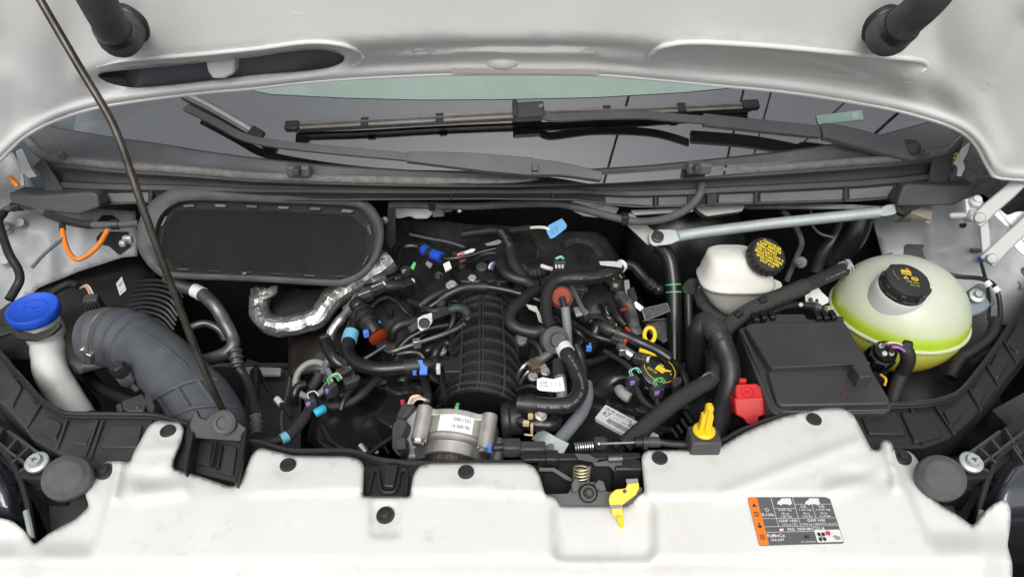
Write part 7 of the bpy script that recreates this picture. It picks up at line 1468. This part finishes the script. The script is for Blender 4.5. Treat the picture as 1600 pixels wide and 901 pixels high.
g = G(); g.lathe(Z(508, 528, .005), (-.3, .3, .9), [(.009, -.02), (.009, .004), (.007, .006), (0, .006)], 16); solo('pipe_tip', 'black plastic tip of the standing pipe', 'tip', g, M['connector'])
g = G(); g.torus(Z(488, 592, -.09), (-.2, -.5, .85), .034, .006, 36, 8); solo('pale_ring', 'pale ring part-hidden behind the loom plugs', 'ring', g, M['sagegrey'])
g = G(); g.tube(zp([(492, 646, -.03), (500, 641, -.028), (506, 638, -.03)], 4), .0075, 14); solo('cyan_clip', 'cyan plastic cap on the loom below the violet plugs', 'clip', g, M['cyan'], bev=.001)
wplug(517, 608, -.01, 'purple', 'plug with violet lock and green wires below the foil lines', ('green', 'green', 'whitewire'), 1.0, (.6, 1, 0))
wplug(486, 630, -.02, 'purple', 'plug with violet lock at the fork of the taped looms', ('whitewire',), .85, (.8, .6, 0))
g = plate([(508, 576), (514, 574), (520, 584), (514, 590)], .0, .02, 1); solo('grey_socket', 'small grey socket under the silver-wrapped line', 'socket', g, M['greyrod'], bev=.001)
t, P, r_ = hose('thin_cable', 'thin black cable with white ring in the gap left of the engine', [(400, 572, -.12), (412, 596, -.11), (430, 620, -.10), (446, 638, -.10), (456, 652, -.10)], 4, 'rubber', 'cable', parts='cable', n=10); band(t, P, r_, .55, .63, 'label', 'white_ring', .0014)
hose('thin_cable', 'fine grey cable falling behind the white-ringed cable', [(454, 580, -.14), (450, 610, -.13), (442, 640, -.12), (440, 664, -.11), (444, 690, -.10)], 2.4, 'panel', 'cable', 8)
hose('thin_cable', 'black cable sloping from the manifold block towards the front beam', [(632, 666, -.05), (610, 684, -.05), (590, 698, -.05), (574, 710, -.05)], 3, 'rubber', 'cable', 8)
g = G(); g.tube([Z(563, 695, -.04), Z(572, 707, -.045)], .006, 12); solo('steel_stud', 'small bright stud near the front beam in the gap left of the throttle', 'stud', g, M['steel'])
g = plate([(385, 560), (470, 585), (470, 700), (380, 690)], -.20, .02, 3); solo('gap_floor', 'dark grey panel at the bottom of the gap beside the engine', 'panel', g, M['cowl'])
# engine block mass beneath
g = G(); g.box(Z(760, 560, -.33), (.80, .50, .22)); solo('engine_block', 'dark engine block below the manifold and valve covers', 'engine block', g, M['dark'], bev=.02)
g = G(); g.lathe(Z(1110, 640, -.17), (0, -.4, .9), [(.06, -.05), (.06, 0), (.05, .01), (0, .012)], 28); solo('alternator_cover', 'black round cover in the dark beneath the braided hose', 'cover', g, M['gloss'])
# lower right of the throttle: valve with brass clips
t, P, r_ = hose('purge_valve', 'glossy black valve elbow with cream clips right of the throttle body', [(800, 652, -.02), (822, 660, -.02), (845, 663, -.02), (864, 662, -.02), (868, 650, -.03)], 12, 'gloss', 'valve', parts='body')
for u, v, sz in ((829, 650, (.008, .006, .010)), (822, 661, (.010, .006, .009)), (831, 670, (.004, .005, .022)), (826, 679, (.014, .003, .002))): g = G(); g.box(Z(u, v, .0), sz, X=(1, -.15, 0)); part(t, 'cream_clip', g, mat('cream_clip', (.62, .5, .27), .45) if 'cream' not in M else M['cream'], bev=.0008); M['cream'] = bpy.data.materials['cream_clip']
stamp(t, 'bolt', BOLT['steel'], Z(845, 648, .0), V((.2, -.5, .9)), .4, 1.0)
g = G(); [g.lathe(Z(804, 655, -.03), (1, 0, .1), [(.028, -.02), (.030, -.015), (.030, -.008), (.026, -.004), (.026, .012), (.022, .015), (0, .015)], 26)]; part(t, 'drum', g, M['black'])
t, P, r_ = hose('oxygen_plug', 'charcoal plug and socket lying on the latch plate beside the throttle', [(772, 699, .0), (790, 698, .0), (812, 699, .0), (850, 700, .0)], 6, 'black', 'connector', parts='cable')
g = G(); g.box(Z(800, 699, .004), (.026, .022, .022)); part(t, 'plug', g, M['connector'], bev=.003); g = G(); g.box(Z(832, 701, .002), (.040, .018, .018)); part(t, 'socket', g, M['connector'], bev=.003)
g = G(); g.box(Z(765, 700, .002), (.006, .008, .010)); part(t, 'blue_seal', g, M['clipblue'])
g = flatbar(zp([(838, 678, -.03), (850, 684, -.02), (864, 692, -.02), (884, 702, -.02)], 4), .022, .003, V((0, -.5, .86))); solo('steel_brace', 'dull pale steel brace crossing under the grey conduit', 'brace', g, M['zinc'], bev=.0006)
# ================================================================== LATCH
t = thing('bonnet_latch', 'black bonnet latch with spring, bolt and yellow release lever in the cover notch', 'latch', Z(920, 770, -.06))
g = plate([(812, 712), (818, 707), (1000, 706), (1002, 712), (990, 716), (820, 718)], .012, .008); part(t, 'top_plate', g, M['black'], bev=.0015)
g = vplate([(838, 716), (1004, 712), (1004, 780), (852, 780)], Z(920, 750, -.03), (0, -.85, .5), .01); part(t, 'back_plate', g, M['dark'])
g = vplate([(842, 772), (888, 770), (896, 756), (900, 752), (936, 752), (944, 760), (948, 768), (1004, 760), (1004, 792), (862, 792)], Z(915, 770, .0), (0, -.62, .78), .012, 3); pl_ = part(t, 'front_plate', g, M['cowl'], bev=.002)
g = vplate([(893, 756), (898, 746), (904, 747), (908, 756), (902, 768), (894, 770)], Z(915, 770, .008), (0, -.62, .78), .012, 2); part(t, 'ear', g, M['cowl'], bev=.002)
g = vplate([(928, 756), (936, 748), (944, 752), (948, 766), (940, 768), (932, 764)], Z(915, 770, .008), (0, -.62, .78), .012, 2); part(t, 'ear', g, M['cowl'], bev=.002)
lc = PL(919, 770, Z(915, 770, .002), V((0, -.62, .78)).normalized()); LNv = V((0, -.62, .78)).normalized()
g = G(); g.lathe(lc, LNv, [(.0135, -.002), (.0135, .002), (.012, .0035), (.011, .002), (.0075, .002), (.0075, .007), (.006, .0085), (.004, .0075), (0, .0075)], 28); part(t, 'bolt', g, M['black'])
P = []; c0_ = Z(908, 746, .0)
for k in range(61): a = k/60*5*2*math.pi; P.append(c0_+V((.0115*math.cos(a), .006*math.sin(a), -.010+.034*k/60)))
g = G(); g.tube(P, .0016, 8); part(t, 'spring', g, mat('gold_spring', (.45, .38, .26), .35, .8))
P = []; c0_ = Z(898, 699, .010); c1_ = Z(928, 696, .012)
for k in range(81): a = k/80*8*2*math.pi; P.append(c0_.lerp(c1_, k/80)+V((0, .0065*math.cos(a), .0065*math.sin(a))))
g = G(); g.tube(P, .0013, 8); part(t, 'return_spring', g, M['steel'])
g = G(); g.box(Z(938, 692, .014), (.020, .016, .018)); part(t, 'cable_hook', g, M['connector'], bev=.004)
g = vplate([(898, 708), (920, 709), (936, 718), (930, 722), (904, 718)], Z(915, 714, .02), (0, -.5, .86), .004, 1); part(t, 'pawl', g, M['connector'], bev=.001)
g = vplate([(925, 722), (955, 718), (972, 722), (974, 734), (962, 738), (952, 728), (930, 728)], Z(950, 728, .012), (0, -.6, .8), .012, 2); part(t, 'catch', g, M['connector'], bev=.002)
g = G(); g.tube([Z(950, 717, .018), Z(972, 716, .018)], .0055, 12); part(t, 'pin', g, M['darksteel'])
g = vplate([(842, 730), (866, 730), (892, 746), (896, 752), (886, 750), (864, 736), (842, 736)], Z(870, 740, .006), (0, -.6, .8), .01, 2); part(t, 'side_arm', g, M['connector'], bev=.002)
g = G(); g.box(Z(862, 720, .0), (.02, .02, .03)); part(t, 'dark_link', g, M['black'], bev=.003); g = G(); g.box(Z(978, 742, -.012), (.04, .02, .05)); part(t, 'dark_link', g, M['black'], bev=.003)
LP = Z(975, 770, .025); LN2 = V((-.1, -.55, .83)).normalized()
g = vplate([(980, 755), (998, 753), (999, 762), (994, 772), (974, 787), (972, 789), (953, 790), (951, 780), (953, 772), (962, 764), (978, 762)], LP, LN2, .004, 2); lv = part(t, 'release_lever', g, M['yellow'], bev=.001)
g = vplate([(954, 789), (971, 788), (974, 806), (966, 810), (958, 806)], LP+V((0, 0, .001)), V((-.1, -.75, .66)), .004, 1); part(lv, 'lower_tongue', g, M['yellow'], bev=.001)
g = vplate([(964, 807), (974, 805), (975, 828), (971, 828), (968, 818)], LP+V((0, -.006, .0)), V((.5, -.75, .5)), .003, 0); part(lv, 'tip', g, M['yellow'], bev=.0006)
g = vplate([(953, 788.5), (970, 787.5), (971, 793), (954, 794)], LP+LN2*.002, LN2, .003); part(lv, 'grey_band', g, M['greyrod'])
g = G(); g.lathe(PL(976, 767, LP, LN2)+LN2*.0004, LN2, [(.0028, 0), (0, .0003)], 12); part(lv, 'hole', g, M['ink'])
g = vplate([(978, 748), (996, 747), (998, 755), (980, 757)], LP+V((0, .004, .0)), LN2, .006); part(t, 'lever_root', g, M['greyrod'])
t = thing('latch_cable', 'bare wire latch cable with black sleeve running right from the latch', 'cable', Z(1000, 695, -.0))
g = G(); g.tube(zp([(936, 693, .02), (960, 692, .02), (1003, 690, .02)], 4), .0018, 8); g.sphere(Z(936, 693, .02), .004, 10); part(t, 'wire', g, M['steel'])
g = G(); g.tube(zp([(992, 690.5, .02), (1006, 690, .02)], 3), .0075, 14); part(t, 'grommet', g, M['rubber']); g = G(); g.lathe(Z(1007, 690, .02), (1, 0, 0), [(.012, -.003), (.012, .003), (.009, .004)], 20); part(t, 'washer', g, M['rubber'])
g = G(); g.tube(zp([(1007, 690, .02), (1030, 690, .02)], 3), .008, 14); part(t, 'ferrule', g, M['connector']); g = G(); g.tube(zp([(1028, 690, .02), (1050, 693, .018), (1082, 694, .015), (1100, 692, .0)], 5), .0052, 12); part(t, 'sleeve', g, M['rubber'])
# ================================================================== SMALL THINGS PACKED AROUND THE ENGINE
def box_at(name, lab, cat, u, v, z, size, X, m_, bev=.002, extra=()):
    t = thing(name, lab, cat, Z(u, v, z)-V((0, 0, size[2]/2))); c = Z(u, v, z); Xn = V(X).normalized(); Yn = V((-Xn.y, Xn.x, .25)).normalized()
    g = G(); g.box(c, size, X=Xn, Yv=Yn); part(t, 'body', g, M[m_], bev=bev)
    for nm, off, sz, mm in extra:
        g = G(); g.box(c+Xn*off[0]+Yn*off[1]+V((0, 0, off[2])), sz, X=Xn, Yv=Yn); part(t, nm, g, M[mm], bev=min(bev, min(sz)*.3))
    return t
box_at('injector_plug', 'black injector plug with bright spring clip beside the foil line', 'connector', 570, 464, .02, (.034, .016, .018), (.8, .6, 0), 'connector', extra=(('spring_clip', (.0, .0, .010), (.026, .003, .002), 'zinc'), ('rib', (.012, -.006, .004), (.004, .006, .014), 'black')))
box_at('injector_plug', 'second black injector plug higher up beside the oval inlet', 'connector', 588, 452, .02, (.032, .016, .018), (.8, .6, 0), 'connector', extra=(('spring_clip', (.002, .0, .010), (.022, .003, .002), 'zinc'), ('cream_seal', (.018, .002, .004), (.006, .010, .008), 'whitewire')))
box_at('injector_plug', 'black plug with pale tip under the bent pipe on the felt', 'connector', 634, 446, .0, (.030, .018, .02), (.7, .5, 0), 'black', extra=(('tip', (.017, .0, .004), (.005, .010, .010), 'whiteplastic'),))
hose('rail_hose', 'fat black hose end lying below the bent pipe at the rear', [(572, 452, .005), (590, 449, .01), (610, 447, .01), (626, 446, .005)], 9, 'black')
hose('rail_hose', 'black hose running from the square coil box to the vent pipe', [(640, 470, -.0), (658, 478, .005), (676, 486, .008), (696, 482, .008)], 6, 'rubber')
hose('runner_hose', 'black tube tucked under the steel bracket', [(612, 556, -.04), (640, 528, -.02), (668, 514, -.01), (700, 508, -.01)], 6, 'gloss', 'tube')
hose('runner_hose', 'short black tube curling beside the white lock of the breather hose', [(664, 560, -.05), (668, 548, -.03), (680, 540, -.03), (694, 548, -.04)], 7, 'gloss', 'tube')
hose('runner_hose', 'black tube between the coil box and the ribbed manifold', [(700, 470, -.0), (708, 488, .0), (706, 506, -.01), (694, 524, -.03)], 5, 'rubber', 'tube')
P = zp([(640, 516, .0), (664, 500, .012), (700, 486, .015)], 5); g = flatbar(P, .014, .006, V((0, -.5, .86))); solo('rail_strip', 'black rail strip passing behind the steel bracket', 'rail', g, M['black'], bev=.001)
P = zp([(655, 478, .01), (676, 463, .02), (700, 452, .02)], 5); g = flatbar(P, .008, .004, V((0, -.5, .86))); solo('rail_strip', 'thin black strip rising to the vent pipe sleeve', 'rail', g, M['connector'], bev=.001)
# rear casting with fins behind the manifold
t = thing('rear_casting', 'finned black casting behind the ribbed manifold', 'casting', Z(740, 424, -.04))
g = plate([(676, 446), (690, 420), (730, 410), (790, 412), (842, 428), (850, 452), (820, 470), (700, 470)], -.025, .08, 4); part(t, 'body', g, M['black'], bev=.004)
for k in range(9): g = G(); p0 = Z(690+17*k, 440-6*math.sin(k), -.018); g.box(p0, (.004, .04, .012), X=(1, .2, 0)); part(t, 'fin', g, M['gloss'], bev=.001)
for u, v in ((686, 430), (722, 414), (800, 418), (836, 440), (790, 436)): stamp(t, 'bolt', BOLT['darksteel'], Z(u, v, -.02), V((.1, -.4, .9)), random.random(), .9)
# runner branches both sides of the manifold
t = thing('runner_cover', 'black runner cover on the breather hose side of the manifold', 'runner', Z(650, 540, -.14))
def run(u, v): return Z(u, v, -.085+.025*math.sin((u-600)*.07)*math.sin((v-480)*.05)+.03*ss(600, 700, u))
g = sheet([(596, 540), (620, 520), (680, 480), (716, 470), (712, 560), (700, 600), (640, 590), (600, 570)], 8, run, fine=6); part(t, 'body', g, M['black'], thick=.006, sm=60, recalc=False)
for (a, b) in (((640, 560), (700, 528)), ((628, 546), (690, 508)), ((660, 585), (704, 570))): g = G(); g.tube([run(*a)+V((0, 0, .002)), run(*b)+V((0, 0, .002))], .0032, 8); part(t, 'rib', g, M['gloss'])
for u, v in ((700, 590), (640, 575)): stamp(t, 'bolt', BOLT['darksteel'], run(u, v), V((.1, -.4, .9)), random.random(), .9)
t = thing('runner_cover', 'black runner cover on the oil cap side of the manifold', 'runner', Z(850, 560, -.14))
def run2(u, v): return Z(u, v, -.095+.022*math.sin((u-800)*.07)*math.sin((v-480)*.05)+.03*(1-ss(790, 880, u)))
g = sheet([(796, 470), (850, 470), (900, 490), (930, 540), (900, 580), (850, 640), (812, 650), (800, 600)], 8, run2, fine=6); part(t, 'body', g, M['black'], thick=.006, sm=60, recalc=False)
for (a, b) in (((806, 500), (870, 490)), ((808, 540), (880, 520)), ((806, 580), (860, 570))): g = G(); g.tube([run2(*a)+V((0, 0, .002)), run2(*b)+V((0, 0, .002))], .0032, 8); part(t, 'rib', g, M['gloss'])
# right rear cluster
for pts, m_, lab in (([(906, 462), (918, 458), (940, 486), (934, 492), (922, 480)], 'alu', 'bright metal bracket sliver behind the brown cap'), ([(896, 480), (912, 478), (920, 488), (900, 492)], 'zinc', 'flat zinc tab under the rear black hose'), ([(930, 474), (944, 470), (950, 480), (938, 488)], 'panel', 'grey metal tab in front of the dull rounded cover'), ([(980, 452), (990, 448), (996, 466), (988, 470)], 'connector', 'dark tab beside the bright curved metal edge')):
    g = plate(pts, .0, .006, 1); solo('metal_tab', lab, 'tab', g, M[m_], bev=.0008, group='metal tabs at the rear of the engine')
for k, (pts, r_, m_, lab) in enumerate((
    ([(938, 476, .01), (946, 492, .012), (956, 500, .008), (960, 516, .0)], 4, 'gloss', 'black loop of cable behind the elbow pipe collar'),
    ([(948, 470, .01), (958, 482, .012), (966, 496, .01), (976, 508, .0)], 4.5, 'rubber', 'black cable beside the foil-flecked loom'),
    ([(912, 500, -.0), (926, 494, .0), (944, 498, .0), (960, 512, -.01)], 5, 'tape', 'taped cable under the slim grey cable'),
    ([(896, 556, -.03), (912, 566, -.03), (934, 562, -.04), (958, 552, -.04)], 5, 'rubber', 'black cable over the top edge of the labelled valve cover'),
    ([(868, 500, .0), (884, 506, .0), (904, 520, -.0), (918, 534, -.02)], 4, 'gloss', 'thin black cable below the brown cap'),
    ([(828, 530, .0), (840, 540, -.0), (846, 556, -.01), (840, 580, -.03)], 5, 'rubber', 'black cable falling beside the steel fuel pipe'),
    ([(806, 610, -.03), (826, 604, -.02), (846, 608, -.02), (862, 618, -.02)], 4.5, 'gloss', 'black cable above the printed hose end'),
    ([(960, 700, -.04), (986, 678, -.03), (1016, 668, -.04), (1046, 672, -.06)], 5, 'rubber', 'black cable under the lower end of the braided hose'),
    ([(1052, 566, -.03), (1066, 580, -.05), (1074, 606, -.07), (1070, 640, -.09)], 6, 'rubber', 'black cable right of the oil cap'),
    ([(944, 548, -.02), (958, 556, -.02), (974, 566, -.02), (990, 580, -.02)], 4, 'tape', 'taped cable from the shiny fitting to the violet plug'),
    ([(742, 404, .02), (756, 398, .03), (774, 396, .035), (790, 404, .03)], 4, 'rubber', 'black cable lying on the felt above the manifold sensor'),
    ([(640, 366, .03), (668, 372, .03), (700, 378, .03), (726, 386, .03)], 2, 'panel', 'thin crease cord across the firewall felt'),
    ([(830, 374, .03), (838, 388, .03), (840, 402, .02), (828, 412, .02)], 3, 'rubber', 'thin black wire hanging below the blue tag'),
    ([(880, 384, .02), (900, 376, .02), (926, 384, .01), (940, 404, .0)], 7, 'felt', 'folded edge of felt behind the white-tipped hose'),
    ([(560, 600, -.04), (548, 610, -.03), (538, 624, -.03), (532, 640, -.04)], 4, 'rubber', 'black cable crossing the bank loom by the breather hose'),
    ([(604, 606, -.04), (622, 614, -.04), (640, 612, -.04), (654, 620, -.03)], 4, 'rubber', 'black cable running to the throttle plug'),
    ([(500, 660, -.05), (520, 690, -.06), (556, 706, -.06), (592, 706, -.06)], 5, 'gloss', 'black pipe low along the front of the dark valve cover'),
    ([(524, 556, -.0), (540, 566, -.0), (552, 584, -.02), (548, 604, -.03)], 4, 'tape', 'taped wire below the sky blue band'))):
    hose('engine_cable', lab, pts, r_, m_, 'cable', 8)
for u, v, z, lab, X, m2 in ((905, 452, .015, 'dark plug under the arching rear hose', (1, -.3, 0), 'connector'), (948, 508, .0, 'dark plug with amber tip near the elbow pipe', (.8, -.6, 0), 'yellowwire'), (1000, 560, -.02, 'small pale connector between dipstick and oil cap', (1, -.4, 0), 'whitewire'), (966, 530, .0, 'dark plug under the elbow pipe with red mark', (1, -.5, 0), 'redwire'),
        (716, 400, .02, 'black plug box left of the manifold sensor on the felt', (1, .1, 0), 'connector'), (548, 596, -.02, 'black plug on the bank loom near its tie', (.9, .5, 0), 'connector'), (536, 582, -.01, 'dark plug below the sky blue band', (.7, .7, 0), 'sagegrey'), (812, 420, .03, 'black plug at the bend of the taped trunk', (1, -.4, 0), 'connector')):
    box_at('loom_plug', lab, 'connector', u, v, z, (.024, .015, .017), X, 'connector', extra=(('tip', (.014, .0, .002), (.005, .009, .010), m2), ('latch', (-.002, .0, .0095), (.010, .005, .003), 'black')))
# leafy dust: grit and a dry leaf crumb on the inlet
g = G(); g.box(PL(382, 427, OC-ON*.008, ON), (.006, .0025, .002), X=(1, .4, 0)); solo('leaf_crumb', 'tiny tan leaf crumb on the lower rim of the oval inlet', 'leaf', g, mat('tan_leaf', (.5, .33, .16), .7))
# moulded clips on the beam edge
for u, v in ((130, 650), (180, 652), (1420, 634), (1500, 612)): pass
